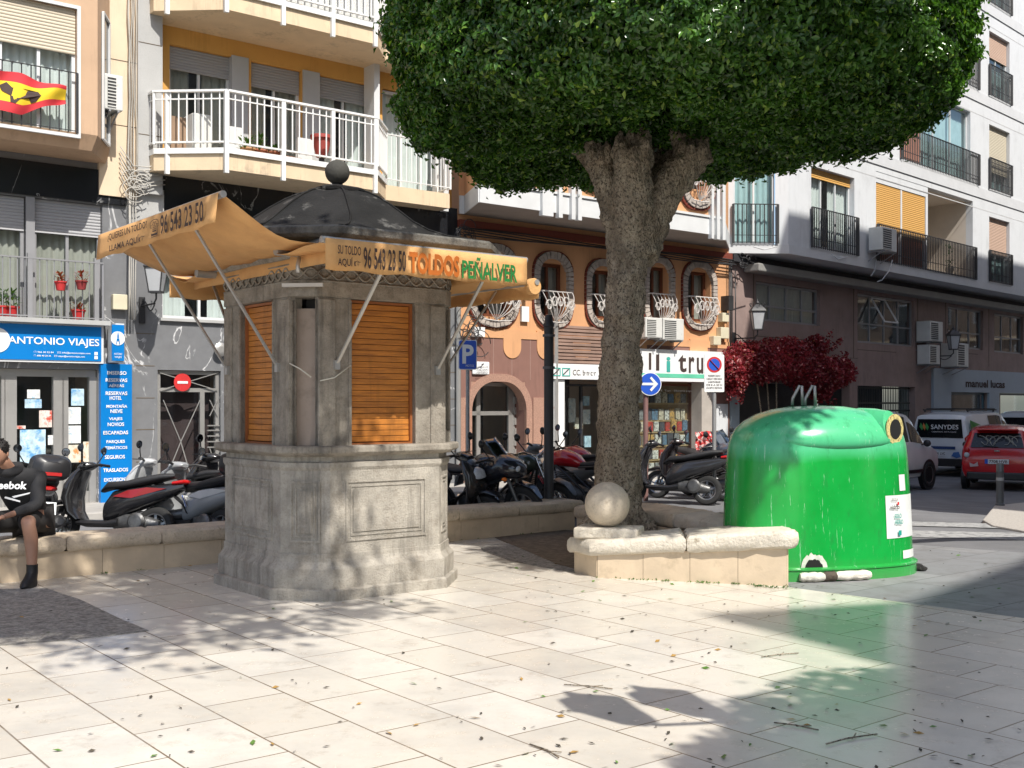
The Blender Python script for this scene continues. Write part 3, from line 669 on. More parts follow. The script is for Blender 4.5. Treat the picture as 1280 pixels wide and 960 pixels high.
lv = [(.99, .60, .115), (.985, .598, .20), (.97, .59, .5), (.955, .575, .85), (.94, .56, 1.12), (.925, .545, 1.28), (.895, .53, 1.38), (.84, .50, 1.46), (.76, .45, 1.53), (.64, .38, 1.595), (.48, .28, 1.645), (.28, .17, 1.675), (.03, .02, 1.685)]
body = MB().rings([cring(a, b, z) for a, b, z in lv]).build('shell', M['bin'], gc, smooth='auto')
MB().rings([cring(.995, .605, .10), cring(1.03, .64, .11), cring(1.03, .64, .125), cring(.995, .605, .14)]).build('foot_rim', M['bin'], gc, smooth='auto')
MB().rings([cring(1.02, .63, .0), cring(1.02, .63, .105), cring(.95, .58, .11)]).build('foot', M['bin'], gc, smooth='auto')
# blister on the front of the lid
mb = MB(); rs = []; n = 40
for (sc, off) in ((1.08, -.03), (1.0, -.012), (.90, .004), (.78, .017), (.62, .028), (.42, .036), (.2, .040), (.06, .041)):
    row = []
    for k in range(n):
        t = 2 * math.pi * k / n; ax_ = -.02 + .66 * sc * math.cos(t); zz = 1.36 + (.24 if math.sin(t) > 0 else .10) * sc * math.sin(t)
        hx = float(np.interp(zz, [l[2] for l in lv], [l[0] for l in lv])); hy = float(np.interp(zz, [l[2] for l in lv], [l[1] for l in lv]))
        q = max(0, 1 - abs(ax_ / hx) ** 2.6) ** (1 / 2.6) * hy; row.append(CF.P(ax_, q + off, zz))
    rs.append(row)
mb.rings(rs).build('lid_bulge', M['bin'], gc, smooth=True)
# mouth at the right-hand corner
hz_ = 1.45
pm_ = CF.P(.575, .415, hz_); MF = Fr(pm_.x, pm_.y, 40); me_c = pm_
mb = MB(); rs = []
for d, r in ((-.30, .22), (-.12, .215), (.03, .195), (.045, .17)):
    rs.append([MF.P(r * .80 * math.cos(2 * math.pi * k / 28), d - .25 * max(0, math.sin(2 * math.pi * k / 28)) * .25, me_c.z - .02 + r * 1.05 * math.sin(2 * math.pi * k / 28)) for k in range(28)])
mh = mb.rings(rs).build('mouth_housing', M['bin'], gc, smooth='auto')
MB().lathe(MF.P(0, .038, me_c.z), [(.150, 0), (.150, .012), (.098, .014), (.098, .0)], 30, ax=(MF.N[0], MF.N[1], 0)).build('mouth_ring', mat('faded_yellow_sticker', (.62, .52, .22), .7, .2, 20, stain=((.22, .18, .06), 30, .5, .62)), mh, smooth='auto')
MB().lathe(MF.P(0, .046, me_c.z), [(.10, 0), (.10, .008)], 30, ax=(MF.N[0], MF.N[1], 0)).build('mouth_hole', mat('black_hole', (.008, .008, .008), .9), mh)
# lifting hooks
for px in (997, 1013):
    p = at(px, 503, 11.35)
    MB().tube([p + Vector((-.055, 0, -.03)), p + Vector((-.05, 0, .04)), p + Vector((.02, 0, .17)), p + Vector((.045, 0, .165)), p + Vector((.05, 0, -.03))], .016, 8).build('lifting_hook', mat('galvanised', (.4, .4, .39), .45, .15, metal=.7), gc, smooth=True)
# stickers on the front right
def ray_on_shell(px, py):
    a0 = math.atan2(py, px)
def shell_pt(t, z, off=.004, e=2.6):
    for (a, b, zz), (a2, b2, z2) in zip(lv[:-1], lv[1:]):
        if zz <= z <= z2: q = (z - zz) / (z2 - zz); hx = a + (a2 - a) * q; hy = b + (b2 - b) * q
    c, s = math.cos(t), math.sin(t)
    return CF.P((hx + off) * math.copysign(abs(c) ** (2 / e), c), (hy + off) * math.copysign(abs(s) ** (2 / e), s), z)
def patch(name, t0, t1, z0, z1, m, off, parent):
    rows = [[shell_pt(t0 + (t1 - t0) * i / 10, z0 + (z1 - z0) * j / 6, off) for i in range(11)] for j in range(7)]
    return MB().rings(rows, cap=False, closed=False).build(name, m, parent, smooth=True)
def t_at(px, z):                                  # shell angle whose front surface appears at this image column
    best = None
    for i in range(400):
        t = R(-40) + R(170) * i / 400
        p = shell_pt(t, z)
        e = abs(640 + FPX * p.x / p.y - px)
        if p.y < BY + .35 and (best is None or e < best[0]): best = (e, t)
    return best[1]
wht = mat('sticker_white', (.72, .74, .72), .5, .08, 6)
ta, tb = t_at(1107, .7), t_at(1134, .7)
st = patch('sticker', ta, tb, .38, .80, wht, .004, gc); 
def on_patch(txt, px, z, w, h, m, off=.0):
    t = t_at(px, z); p = shell_pt(t, z, .012); q = shell_pt(t - .04, z, .012); X = (q - p); X = X.normalized() * (1 if X.x > 0 else -1)
    text_mb(txt, p, X, (0, 0, 1), w, h, off=off, up=.006).build('lettering', m, st)
grn = mat('sticker_green', (.02, .30, .25), .5)
on_patch('SOLO', 1117, .575, .10, .045, grn, .02); on_patch('VIDRIO', 1117, .515, .12, .045, grn, .02); on_patch('RECICLA', 1113, .745, .09, .028, M['black_ink'])
on_patch('vidrio', 1111, .665, .13, .045, M['black_ink'], .01); on_patch('■', 1120, .705, .028, .03, mat('sticker_red', (.6, .03, .03), .5))
on_patch('▲', 1121, .44, .05, .05, grn); on_patch('■', 1122, .405, .045, .05, grn)
patch('sticker', t_at(1124, .93), t_at(1131, .93), .84, 1.0, wht, .004, gc); patch('sticker', t_at(1129, .2), t_at(1136, .2), .17, .25, wht, .004, gc)
# broken foot: hole and torn white edge
th0, th1 = t_at(1003, .15), t_at(1032, .15)
rows = []
hm = mat('black_hole', (.01, .01, .01))
poly = []
n = 14; tc_ = (th0 + th1) / 2; hw = abs(th1 - th0) / 2
rows = [[shell_pt(tc_ + (k / n * 2 - 1) * hw * .82, max(.116, .116 + (z) * math.sqrt(max(0, 1 - (k / n * 2 - 1) ** 2))), .010) for k in range(n + 1)] for z in (0, .05, .1)]
MB().rings(rows, cap=False, closed=False).build('hole', hm, gc)
rows = []
rnd = random.Random(2)
for f_, zz in ((.8, .098), (1.15, .15)):
    rows.append([shell_pt(tc_ + (k / 20 * 2 - 1) * hw * f_, .117 + zz * math.sqrt(max(0, 1 - (k / 20 * 2 - 1) ** 2)) * rnd.uniform(.9, 1.12), .012) for k in range(21)])
MB().rings(rows, cap=False, closed=False).build('torn_edge', mat('torn_plastic', (.55, .58, .5), .8, .25, 12), gc)
for (x0, x1, dy, c) in ((1000, 1028, .0, (.6, .57, .5)), (1042, 1082, .0, (.66, .62, .54)), (1026, 1044, .01, (.08, .06, .045))):
    ts = np.linspace(t_at(x0, .2), t_at(x1, .2), 9)
    mb = MB().tube([Vector((v.x, v.y, .055 + random.uniform(-.004, .004))) for v in (shell_pt(t, .16, .045 + (.01 if dy == 0 else 0)) for t in ts)], [.035] + [random.uniform(.042, .050) for _ in range(7)] + [.035], 9)
    mb.build('exposed_lining', mat('lining_%d' % x0, c, .85, .2, 14, .01, 30), gc, smooth='auto')
# litter beside the container
p = gnd(1147, 714)
mb = MB().sphere(p + Vector((0, 0, .04)), .055, 14, 9, (1.2, .8, .75)); 
for i in range(5): mb.sphere(p + Vector((random.uniform(-.07, .07), random.uniform(-.05, .05), .03)), random.uniform(.02, .04), 9, 6, (1.3, 1, .7))
tag(mb.build('litter', mat('crumpled_black', (.02, .018, .016), .5, .3, 30, .03, 40)), 'crumpled dark rubbish lying at the right foot of the green container', 'litter')

# ------------------------------------------------------------ street furniture
def post(mb, p, z1, r, n=14): mb.lathe((p[0], p[1], 0), [(r, p[2] if len(p) > 2 else 0), (r, z1)], n)
pl = at(686, 620, 15.3); 
bp = root('black_post', (pl.x, pl.y, 0), 'tall black metal post standing behind the bench wall among motorbikes', 'post')
mb = MB(); mb.lathe((pl.x, pl.y, 0), [(.075, 0), (.075, .3), (.068, .32), (.066, 2.75), (.075, 2.76), (.075, 2.80), (.06, 2.82), (.05, 2.92), (0.01, 2.93)], 20); mb.build('shaft', M['dark_metal'], bp, smooth='auto')
mb = MB()
for z in (2.18, 2.62): mb.lathe((pl.x, pl.y, 0), [(.085, z), (.085, z + .035)], 20)
mb.build('clamp_band', mat('steel_band', (.12, .12, .13), .4, .1, metal=.6), bp, smooth='auto')
blue = mat('sign_blue', (.015, .09, .52), .45, .05); swhite = mat('sign_white', (.75, .76, .76), .5, .05, 8); galv = mat('galvanised_post', (.36, .36, .36), .5, .1, metal=.5); signred = mat('sign_red', (.55, .03, .03), .5)
def rrect(a0, a1, z0, z1, r, n=5):
    return arc((a1 - r, z0 + r), r, -90, 0, n) + arc((a1 - r, z1 - r), r, 0, 90, n) + arc((a0 + r, z1 - r), r, 90, 180, n) + arc((a0 + r, z0 + r), r, 180, 270, n)
# parking sign
YS = 17.6; c = at(584.5, 443.5, YS)
ps = root('parking_sign', (c.x, c.y, 0), 'blue parking sign with white P on a grey post beside the kiosk', 'sign')
sf = Fr(c.x, c.y, 8); w = .146; h = .235
mb = MB().prism(sf, rrect(-w, w, c.z - h, c.z + h, .03), 0, .012); pn = mb.build('sign_plate', swhite, ps)
MB().prism(sf, rrect(-w + .012, w - .012, c.z - h + .012, c.z + h - .012, .025), .013, .017).build('sign_face', blue, pn)
A_ = Vector((sf.A[0], sf.A[1], 0))
text_mb('P', sf.P(-.085, .017, c.z - .14), A_, (0, 0, 1), .18, .30, off=.03, up=.004).build('lettering', swhite, pn)
text_mb('MOTOS', sf.P(-.03, .017, c.z - .19), A_, (0, 0, 1), .13, .035, up=.004).build('lettering', swhite, pn)
mb = MB(); mb.lathe((c.x, c.y + .04, 0), [(.03, 0), (.03, c.z + .1)], 12); mb.build('post', galv, ps, smooth='auto')
# round arrow sign
YS = 19.6; c = at(812.5, 480, YS)
rsn = root('arrow_sign', (c.x, c.y, 0), 'round blue traffic sign with white arrow pointing right beside the trunk', 'sign')
sf = Fr(c.x, c.y, 10); mb = MB().lathe(sf.P(0, 0, c.z), [(.205, 0), (.205, .012)], 32, ax=(sf.N[0], sf.N[1], 0)); pn = mb.build('sign_plate', swhite, rsn)
MB().lathe(sf.P(0, .012, c.z), [(.19, 0), (.19, .004)], 32, ax=(sf.N[0], sf.N[1], 0)).build('sign_face', blue, pn)
mb = MB().prism(sf, [(-.15, c.z - .022), (.08, c.z - .022), (.08, c.z + .022), (-.15, c.z + .022)], .0165, .021)
mb.prism(sf, [(.02, c.z + .13), (.14, c.z), (.02, c.z - .13), (-.01, c.z - .10), (.078, c.z), (-.01, c.z + .10)], .0215, .024); mb.build('arrow', swhite, pn)
mb = MB(); mb.lathe((c.x - .07, c.y + .05, 0), [(.045, 0), (.045, c.z + .05)], 12); mb.build('post', mat('rusty_pink_post', (.22, .12, .11), .6, .2), rsn, smooth='auto')
# no parking sign
YS = 19.0; c = at(892.5, 466.5, YS)
ns = root('no_parking_sign', (c.x, c.y, 0), 'white rectangular no parking sign with red and blue disc on grey post', 'sign')
sf = Fr(c.x, c.y, 12); w, h = .18, .32
pn = MB().prism(sf, rrect(-w, w, c.z - h, c.z + h, .02), 0, .012).build('sign_plate', swhite, ns)
A_ = Vector((sf.A[0], sf.A[1], 0)); cz = c.z + .145
MB().lathe(sf.P(0, .012, cz), [(.135, 0), (.135, .003)], 30, ax=(sf.N[0], sf.N[1], 0)).build('red_disc', signred, pn)
MB().lathe(sf.P(0, .015, cz), [(.10, 0), (.10, .003)], 30, ax=(sf.N[0], sf.N[1], 0)).build('blue_disc', blue, pn)
MB().bar(sf.P(-.08, .021, cz + .08), sf.P(.08, .021, cz - .08), .028, .004).build('red_bar', signred, pn)
for i, t in enumerate(('RESERVADO', 'CARGA Y DESCARGA', 'LABORABLES', 'DE 8 A 20 H', 'EXCEPTO FESTIVOS')):
    text_mb(t, sf.P(-.14 + (.03 if i in (0, 2) else 0), .012, c.z - .06 - i * .052), A_, (0, 0, 1), .28 - (.06 if i in (0, 2) else 0), .03, off=.01, up=.003).build('lettering', M['black_ink'], pn)
mb = MB(); mb.lathe((c.x + .01, c.y + .04, 0), [(.035, 0), (.035, c.z + .2)], 12); mb.build('post', galv, ns, smooth='auto')
# bollard
p = gnd(1250, 634); 
bo = root('bollard', (p.x, p.y, .03), 'grey steel bollard standing on the corner pavement before the red car', 'bollard')
MB().lathe((p.x, p.y, 0), [(.075, .03), (.075, .06), (.058, .07), (.058, .58), (.062, .585), (.062, .60), (.058, .605), (.058, .70), (.05, .725), (.01, .735)], 20).build('tube', mat('bollard_steel', (.13, .14, .15), .4, .15, metal=.5), bo, smooth='auto')
MB().lathe((p.x, p.y, 0), [(.0605, .44), (.0605, .49)], 20).build('band', mat('pale_band', (.35, .36, .37), .5), bo)
# ------------------------------------------------------------ facade kit
GL = mat_glass()
M['white_frame'] = mat('white_frame', (.62, .63, .63), .5, .06)
M['grey_frame'] = mat('grey_frame', (.30, .30, .31), .45, .08, metal=.3)
M['brown_wood'] = mat('brown_wood', (.14, .045, .02), .5, .2, 6, vs=(1, 1, 4))
M['room'] = mat('dark_room', (.09, .085, .08), .9, .3, 2)
M['curtain_white'] = mat('curtain_white', (.74, .74, .71), .9, .08, 3)
M['curtain_teal'] = mat('curtain_teal', (.45, .60, .61), .9, .1, 3)
M['curtain_grey'] = mat('curtain_grey', (.42, .39, .34), .9, .1, 3)
def slat_mat(name, col, period=.05):
    if name in MC: return MC[name]
    m, nt, b = new_mat(name); tc = nd(nt, 'ShaderNodeNewGeometry'); sp = nd(nt, 'ShaderNodeSeparateXYZ'); nt.links.new(tc.outputs['Position'], sp.inputs[0])
    fr = mathn(nt, 'FRACT', mathn(nt, 'DIVIDE', sp.outputs[2], period))
    nt.links.new(mixc(nt, ramp(nt, fr, .0, .12), c4([c * .45 for c in col]), c4(col)), b.inputs['Base Color']); b.inputs['Roughness'].default_value = .6
    bump(nt, mathn(nt, 'SINE', mathn(nt, 'MULTIPLY', fr, math.pi)), .8, .012, b); MC[name] = m; return m
SH = {'beige': slat_mat('beige_roller', (.52, .45, .34)), 'grey': slat_mat('grey_roller', (.33, .33, .34)), 'orange': slat_mat('orange_blind', (.60, .33, .09), .055), 'brown': slat_mat('brown_roller', (.20, .07, .035), .055), 'pink': slat_mat('pinkish_roller', (.52, .36, .27)), 'cream': slat_mat('cream_roller', (.56, .50, .38))}
def curtain_mb(f, a0, a1, b, z0, z1, amp=.025, per=.12, seed=0):
    n = max(6, int((a1 - a0) / .03)); rnd = random.Random(seed); ph = rnd.random() * 6
    p = [(a0 + (a1 - a0) * i / n, b + amp * math.sin(2 * math.pi * (a1 - a0) * i / n / per + ph + math.sin(i * .4))) for i in range(n + 1)]
    return MB().rings([[f.P(a, bb, z) for a, bb in p] for z in (z0, z1)], cap=False, closed=False)
def window(parent, f, a0, a1, z0, z1, b, depth=.18, cols=2, rows=1, sh=0, shm='beige', cur='white', fm='white_frame', fw=.05, curw=1.0, rowz=None, glass=True, label=None, seed=0):
    """frame, panes, curtain and roller shutter set in a reveal; b is the wall plane"""
    bb = b - depth; fmm = M[fm]; mb = MB(); zt = z1 - (z1 - z0) * sh
    frame_mb(mb, f, a0 + .004, a1 - .004, z0 + .004, z1 - .004, fw, bb - .03, bb + .03)
    for i in range(1, cols):
        a = a0 + (a1 - a0) * i / cols; mb.box(f, a - fw * .45, a + fw * .45, bb - .025, bb + .025, z0 + fw, z1 - fw)
    zz = rowz if rowz is not None else [z0 + (z1 - z0) * j / rows for j in range(1, rows)]
    for z in zz: mb.box(f, a0 + fw, a1 - fw, bb - .022, bb + .022, z - fw * .4, z + fw * .4)
    w = mb.build('window', fmm, parent, label=label)
    MB().quad(f.P(a0 + fw, bb, z0 + fw), f.P(a1 - fw, bb, z0 + fw), f.P(a1 - fw, bb, z1 - fw), f.P(a0 + fw, bb, z1 - fw)).build('pane', GL, w)
    MB().box(f, a0 - .05, a1 + .05, bb - .62, bb - .6, z0 - .05, z1 + .05).build('interior', M['room'], w)
    mb = MB(); e = .003
    for (p0, p1) in (((a0 - e, z0 - e), (a1 + e, z0 - e)), ((a1 + e, z0 - e), (a1 + e, z1 + e)), ((a1 + e, z1 + e), (a0 - e, z1 + e)), ((a0 - e, z1 + e), (a0 - e, z0 - e))):
        mb.quad(f.P(p0[0], bb - .03, p0[1]), f.P(p1[0], bb - .03, p1[1]), f.P(p1[0], bb - .6, p1[1]), f.P(p0[0], bb - .6, p0[1]))
    mb.build('interior', M['room'], w)
    if cur:
        m = M['curtain_' + cur]; L = a1 - a0
        if curw >= 1: curtain_mb(f, a0, a1, bb - .12, z0, z1, seed=seed).build('curtain', m, w, smooth=True)
        else:
            mb = curtain_mb(f, a0, a0 + L * curw * .5, bb - .12, z0, z1, seed=seed); mb2 = curtain_mb(f, a1 - L * curw * .5, a1, bb - .12, z0, z1, seed=seed + 1); mb.add(mb2.v, mb2.f).build('curtain', m, w, smooth=True)
    if sh > 0: MB().box(f, a0 + .01, a1 - .01, bb + .032, bb + .055, zt, z1 - .005).build('shutter', SH[shm], w)
    return w
def ac_unit(name, label, f, a0, a1, z0, z1, b0, b1, group=None, grille_left=True):
    c = f.P((a0 + a1) / 2, b0, z0); r = root(name, (c.x, c.y, z0), label, 'air conditioner', group, rz=f.t)
    wm = mat('ac_white', (.60, .60, .57), .5, .08, 3, stain=((.35, .33, .28), 4, .6, .8)); MB().box(f, a0, a1, b0, b1, z0, z1).build('casing', wm, r, bevel=.015)
    ga0, ga1 = (a0 + .05, a0 + (a1 - a0) * .62); mb = MB(); k = 9
    MB().box(f, ga0, ga1, b1, b1 + .006, z0 + .05, z1 - .05).build('fan_opening', mat('ac_dark', (.05, .05, .05), .6), r)
    for i in range(k + 1):
        z = z0 + .05 + (z1 - z0 - .1) * i / k; mb.box(f, ga0, ga1, b1 + .005, b1 + .015, z - .008, z + .008)
    mb.build('grille', wm, r)
    mb = MB()
    for a in (a0 + .08, a1 - .08): mb.box(f, a - .015, a + .015, b0 - .05, b1 + .02, z0 - .035, z0 - .002); mb.bar(f.P(a, b1 - .02, z0 - .03), f.P(a, b0 - .05, z0 - .28), .02)
    mb.build('bracket', M['grey_frame'], r); return r
def lantern(label, f, a, b0, b1, z, s=1.0):
    """wall lantern: bracket from b0 to lamp axis b1, z = glass body bottom"""
    c = f.P(a, b0, z); r = root('wall_lantern', (c.x, c.y, z - .2 * s), label, 'wall lantern', None, rz=f.t); p = f.P(a, b1, 0)
    q = lambda rr: [(p.x + math.cos(math.pi / 4 + k * math.pi / 2) * rr, p.y + math.sin(math.pi / 4 + k * math.pi / 2) * rr) for k in range(4)]
    def ring(rr, zz): return [Vector((x, y, zz)) for x, y in q(rr)]
    MB().rings([ring(.13 * s, z), ring(.20 * s, z + .38 * s)]).build('lamp_glass', mat('milky_lamp_glass', (.42, .43, .44), .3, .1), r)
    mb = MB()
    for k in range(4): mb.bar(ring(.135 * s, z)[k], ring(.205 * s, z + .38 * s)[k], .018 * s)
    mb.rings([ring(.15 * s, z - .03 * s), ring(.15 * s, z)]); mb.rings([ring(.22 * s, z + .38 * s), ring(.24 * s, z + .41 * s), ring(.20 * s, z + .46 * s), ring(.13 * s, z + .52 * s), ring(.05 * s, z + .57 * s)])
    mb.lathe((p.x, p.y, 0), [(.03 * s, z + .56 * s), (.045 * s, z + .60 * s), (.012 * s, z + .66 * s), (.004 * s, z + .72 * s)], 10)
    for k in range(8):
        t = k * math.pi / 4; mb.tube([(p.x + math.cos(t) * .15 * s, p.y + math.sin(t) * .15 * s, z + .50 * s), (p.x + math.cos(t) * .19 * s, p.y + math.sin(t) * .19 * s, z + .56 * s), (p.x + math.cos(t) * .16 * s, p.y + math.sin(t) * .16 * s, z + .60 * s)], .008 * s, 5)
    mb.build('lamp_frame', M['dark_metal'], r, smooth='auto')
    mb = MB(); n = 14
    mb.tube([Vector((p.x, p.y, z - .03 * s)), Vector((p.x, p.y, z - .13 * s)), f.P(a, b1 - .1, z - .2 * s), f.P(a, b0, z - .2 * s)], .016 * s, 7)
    mb.tube([f.P(a, b1 - .05 - (b1 - b0 - .1) * i / n, z - .2 * s - .11 * s * math.sin(math.pi * i / n * 1.5)) for i in range(n + 1)], .012 * s, 6)
    mb.box(f, a - .05 * s, a + .05 * s, b0, b0 + .03, z - .5 * s, z - .05 * s); mb.build('bracket', M['dark_metal'], r, smooth='auto'); return r
def pot_plant(label, p, s=1.0, col=(.35, .05, .03), kind='green', h=.3, group=None):
    r = root('potted_plant', p, label, 'potted plant', group)
    MB().lathe(p, [(.07 * s, 0), (.10 * s, .14 * s), (.112 * s, .14 * s), (.112 * s, .165 * s), (.09 * s, .165 * s)], 14).build('pot', mat('pot_%.2f_%.2f' % (col[0], col[1]), col, .7, .1), r, smooth='auto')
    g = random.Random(hash(label) % 1000); V = []
    for i in range(60):
        t = g.random() * 6.28; rr = g.random() * .13 * s; z = p[2] + .15 * s + g.random() * h; c = Vector((p[0] + rr * math.cos(t), p[1] + rr * math.sin(t), z)); d = Vector((math.cos(t), math.sin(t), g.uniform(-.2, 1.2))).normalized() * .05 * s; w = d.cross(Vector((0, 0, 1))).normalized() * .018 * s
        V += [tuple(c - d), tuple(c + w), tuple(c + d), tuple(c - w)]
    lm = M.setdefault('plant_leaf', mat_leaf('pot_plant_leaves', (.05, .13, .03), (.12, .22, .05), .3, .5)) if kind == 'green' else M.setdefault('red_flower', mat_leaf('red_flowers', (.45, .03, .03), (.10, .16, .04), .3, .5))
    leaf_mesh('foliage', np.array(V), lm, r); return r
a_, z_ = F.a, F.z
def marble(name, c, vein):
    m, nt, b = new_mat(name); v = objvec(nt); w = nd(nt, 'ShaderNodeTexNoise'); w.inputs['Scale'].default_value = 1.3; w.inputs['Detail'].default_value = 6; w.inputs['Distortion'].default_value = 1.4; nt.links.new(objvec(nt, (1, 1, .6), (0, R(35), 0)), w.inputs[0])
    line = mathn(nt, 'ABSOLUTE', mathn(nt, 'SUBTRACT', w.outputs[0], .5)); k = mathn(nt, 'SUBTRACT', 1, ramp(nt, line, .0, .013)); k = mathn(nt, 'MULTIPLY', k, ramp(nt, noise(nt, v, 2.2, 3), .46, .56))
    base = mixc(nt, noise(nt, v, 5, 6), c4([x * .8 for x in c]), c4([x * 1.25 for x in c]))
    nt.links.new(mixc(nt, k, base, c4(vein)), b.inputs['Base Color']); b.inputs['Roughness'].default_value = .25; return m
M['marble_grey'] = marble('veined_grey_marble', (.175, .178, .185), (.70, .70, .70)); M['marble_black'] = marble('veined_black_marble', (.014, .015, .018), (.35, .35, .35))
M['beige_wall'] = mat('beige_render', (.50, .335, .215), .8, .06, 1.5, .002, 60, drip=.25)
M['cream_tile'] = mat('cream_tile_wall', (.66, .53, .38), .7, .06, 2, drip=.2)
M['grey_pil'] = mat('grey_terrazzo', (.40, .40, .39), .75, .08, 1.5, .002, 40, dirt=.2)
M['yellow'] = mat('ochre_yellow_render', (.62, .33, .085), .85, .06, 1.5, .002, 60, drip=.2)
M['cream'] = mat('cream_slab', (.66, .52, .35), .8, .08, 2, .002, 40, stain=((.42, .33, .24), 2.2, .58, .75), drip=.35)
M['white_rail'] = mat('white_railing', (.72, .72, .70), .45, .05)
M['white_wall'] = mat('white_render', (.60, .615, .63), .85, .04, 1.2, .002, 50, stain=((.50, .51, .52), 1.2, .5, .8), drip=.18)
M['orange_wall'] = mat('orange_render', (.62, .33, .165), .85, .06, 1.8, .002, 60, drip=.25)
M['terracotta'] = mat('terracotta_panel', (.23, .12, .095), .7, .08, 2, .001, 60, drip=.3)
M['terrazzo_red'] = mat('speckled_red_terrazzo', (.36, .21, .155), .7, .3, 60, dirt=.4)
M['ring'] = mat('grey_brick_ring', (.40, .35, .31), .85, .25, 9, .004, 40)
M['brown_stone'] = mat('brown_stone_cladding', (.28, .205, .185), .8, .16, 1.6, .002, 50, drip=.35)
M['blue_gloss'] = mat('shop_blue', (.0, .17, .50), .35, .05, 2); 
# ============================================================ building 1: left, beige bay over grey marble shop
B1 = root('beige_building', F.P(2, 0, 0), 'apartment building with beige bay window, veined grey marble front and blue travel shop sign', 'building', rz=F.t)
A0 = -12.0; aE = a_(166); aP = a_(204)
hl = []
# shop front opening, shuttered windows above it, doorway right
shopR = a_(123); shopT = z_(60, 461); hl.append((a_(-160), shopR, .12, shopT))
wz0 = z_(60, 404) ; wz1 = z_(60, 249)
hl.append((a_(-120), a_(32), wz0, wz1)); hl.append((a_(43), a_(128), wz0, wz1))
dr0, dr1 = a_(197), a_(276); drT = z_(236, 463); hl.append((dr0, dr1, .12, drT))
kw0, kw1 = a_(203), a_(300); kz0, kz1 = z_(240, 399), z_(240, 340); hl.append((kw0, kw1, kz0, kz1))
aEnd = a_(571)
holes_wall(MB(), F, A0, aEnd, 0, 5.6, 0, hl, .2).build('wall', M['marble_grey'], B1)
mb = MB()                                          # horizontal joints of the marble
for z in (.75, 1.28, 1.80, 2.33, 2.86):
    mb.box(F, a_(170), dr0 - .05, -.02, .004, z - .006, z + .006); mb.box(F, dr1 + .06, aEnd, -.02, .004, z - .006, z + .006)
mb.build('wall_joint', M['joint'], B1)
zm0, zm1 = z_(60, 247), 5.75
MB().box(F, A0, a_(157), -.1, .05, zm0, zm1 - .3).build('dark_band', M['marble_black'], B1)
MB().box(F, a_(204), aEnd, -.1, .02, z_(250, 300), 5.6).build('dark_band', M['marble_black'], B1)
MB().box(F, a_(157.5), aP, -.1, .035, zm0 - .3, 5.25).build('wall_panel', M['grey_pil'], B1)
sashes = []
for (x0, x1, sd) in ((-120, 32, 1), (43, 128, 2)):
    window(B1, F, a_(x0), a_(x1), wz0, wz1, 0, .12, cols=2, sh=.27, shm='grey', cur='grey', fm='grey_frame', seed=sd)
window(B1, F, kw0, kw1, kz0, kz1, 0, .15, cols=2, cur='white', fm='white_frame', seed=4, curw=.7)
MB().box(F, kw0 - .05, kw1 + .05, -.05, .06, kz0 - .05, kz0 - .003).build('window_sill', M['grey_pil'], B1)
MB().box(F, a_(32), a_(43), -.1, .03, wz0, wz1).build('mullion', M['grey_frame'], B1)
# french balcony rail in front of those windows
mb = MB(); railing(mb, F, [(a_(-120), .22), (a_(129, .22), .22)], z_(60, 398, .22), z_(60, 324, .22), sp=.105, r=.006, top=.022); 
for px in (37, 120): mb.box(F, a_(px, .2) - .035, a_(px, .2) + .035, .18, .24, z_(60, 398, .22), z_(60, 318, .22))
mb.build('railing', M['grey_frame'], B1)
MB().box(F, a_(-160), a_(131), .0, .28, z_(60, 404, .2), z_(60, 398, .22) - .002).build('balcony_slab', M['grey_pil'], B1)
# upper part: bay with chamfered end
MB().box(F, A0 - 6, 21.0, -9, -2.6, 0, 12.6).build('rear_block', M['cream_tile'], B1); UZ0 = 5.56; UZ1 = 13.0; bayB = .95
bay = [(A0, bayB), (a_(122, bayB), bayB), (a_(137, .12), .12)]
w0, w1 = a_(-100, bayB), a_(96, bayB); bz0, bz1 = z_(50, 162, bayB), z_(50, 2, bayB)
mb = holes_wall(MB(), F, A0, bay[1][0], UZ0 + .22, UZ1, bayB, [(w0, w1, bz0, bz1)], .22)
P = F.P; c1p, c2p = bay[1], bay[2]
Lc = math.hypot(c2p[0] - c1p[0], c2p[1] - c1p[1]); C1 = P(c1p[0], c1p[1], 0)
CFm = Fr(C1.x, C1.y, TH + math.degrees(math.atan2(c1p[1] - c2p[1], c2p[0] - c1p[0])) * -1 * -1) if False else None
mb.quad(P(c1p[0], c1p[1], UZ0 + .22), P(c2p[0], c2p[1], UZ0 + .22), P(c2p[0], c2p[1], UZ1), P(c1p[0], c1p[1], UZ1))
mb.add([P(A0, 0, UZ0), P(A0, bayB - .12, UZ0), P(c1p[0] - .05, bayB - .12, UZ0), P(c2p[0], 0, UZ0)], [(0, 1, 2, 3)])
mb.add([P(A0, bayB - .12, UZ0), P(c1p[0] - .05, bayB - .12, UZ0), P(c1p[0], bayB, UZ0 + .22), P(A0, bayB, UZ0 + .22)], [(0, 1, 2, 3)])
mb.add([P(c1p[0] - .05, bayB - .12, UZ0), P(c2p[0], 0, UZ0), P(c2p[0], .12, UZ0 + .22), P(c1p[0], bayB, UZ0 + .22)], [(0, 1, 2, 3)])
mb.build('bay_wall', M['beige_wall'], B1)
window(B1, F, w0, w1, bz0, bz1, bayB, .10, cols=4, sh=.36, shm='beige', cur='white', seed=7)
frame_mb(MB(), F, w0 - .05, w1 + .05, bz0 - .05, bz1 + .05, .05, bayB - .02, bayB + .03).build('window_surround', M['white_frame'], B1)
mb = MB(); railing(mb, F, [(w0, bayB + .03), (w1, bayB + .03)], bz0 + .02, z_(50, 84, bayB), sp=.125, r=.007, top=.012); mb.build('railing', M['dark_metal'], B1)
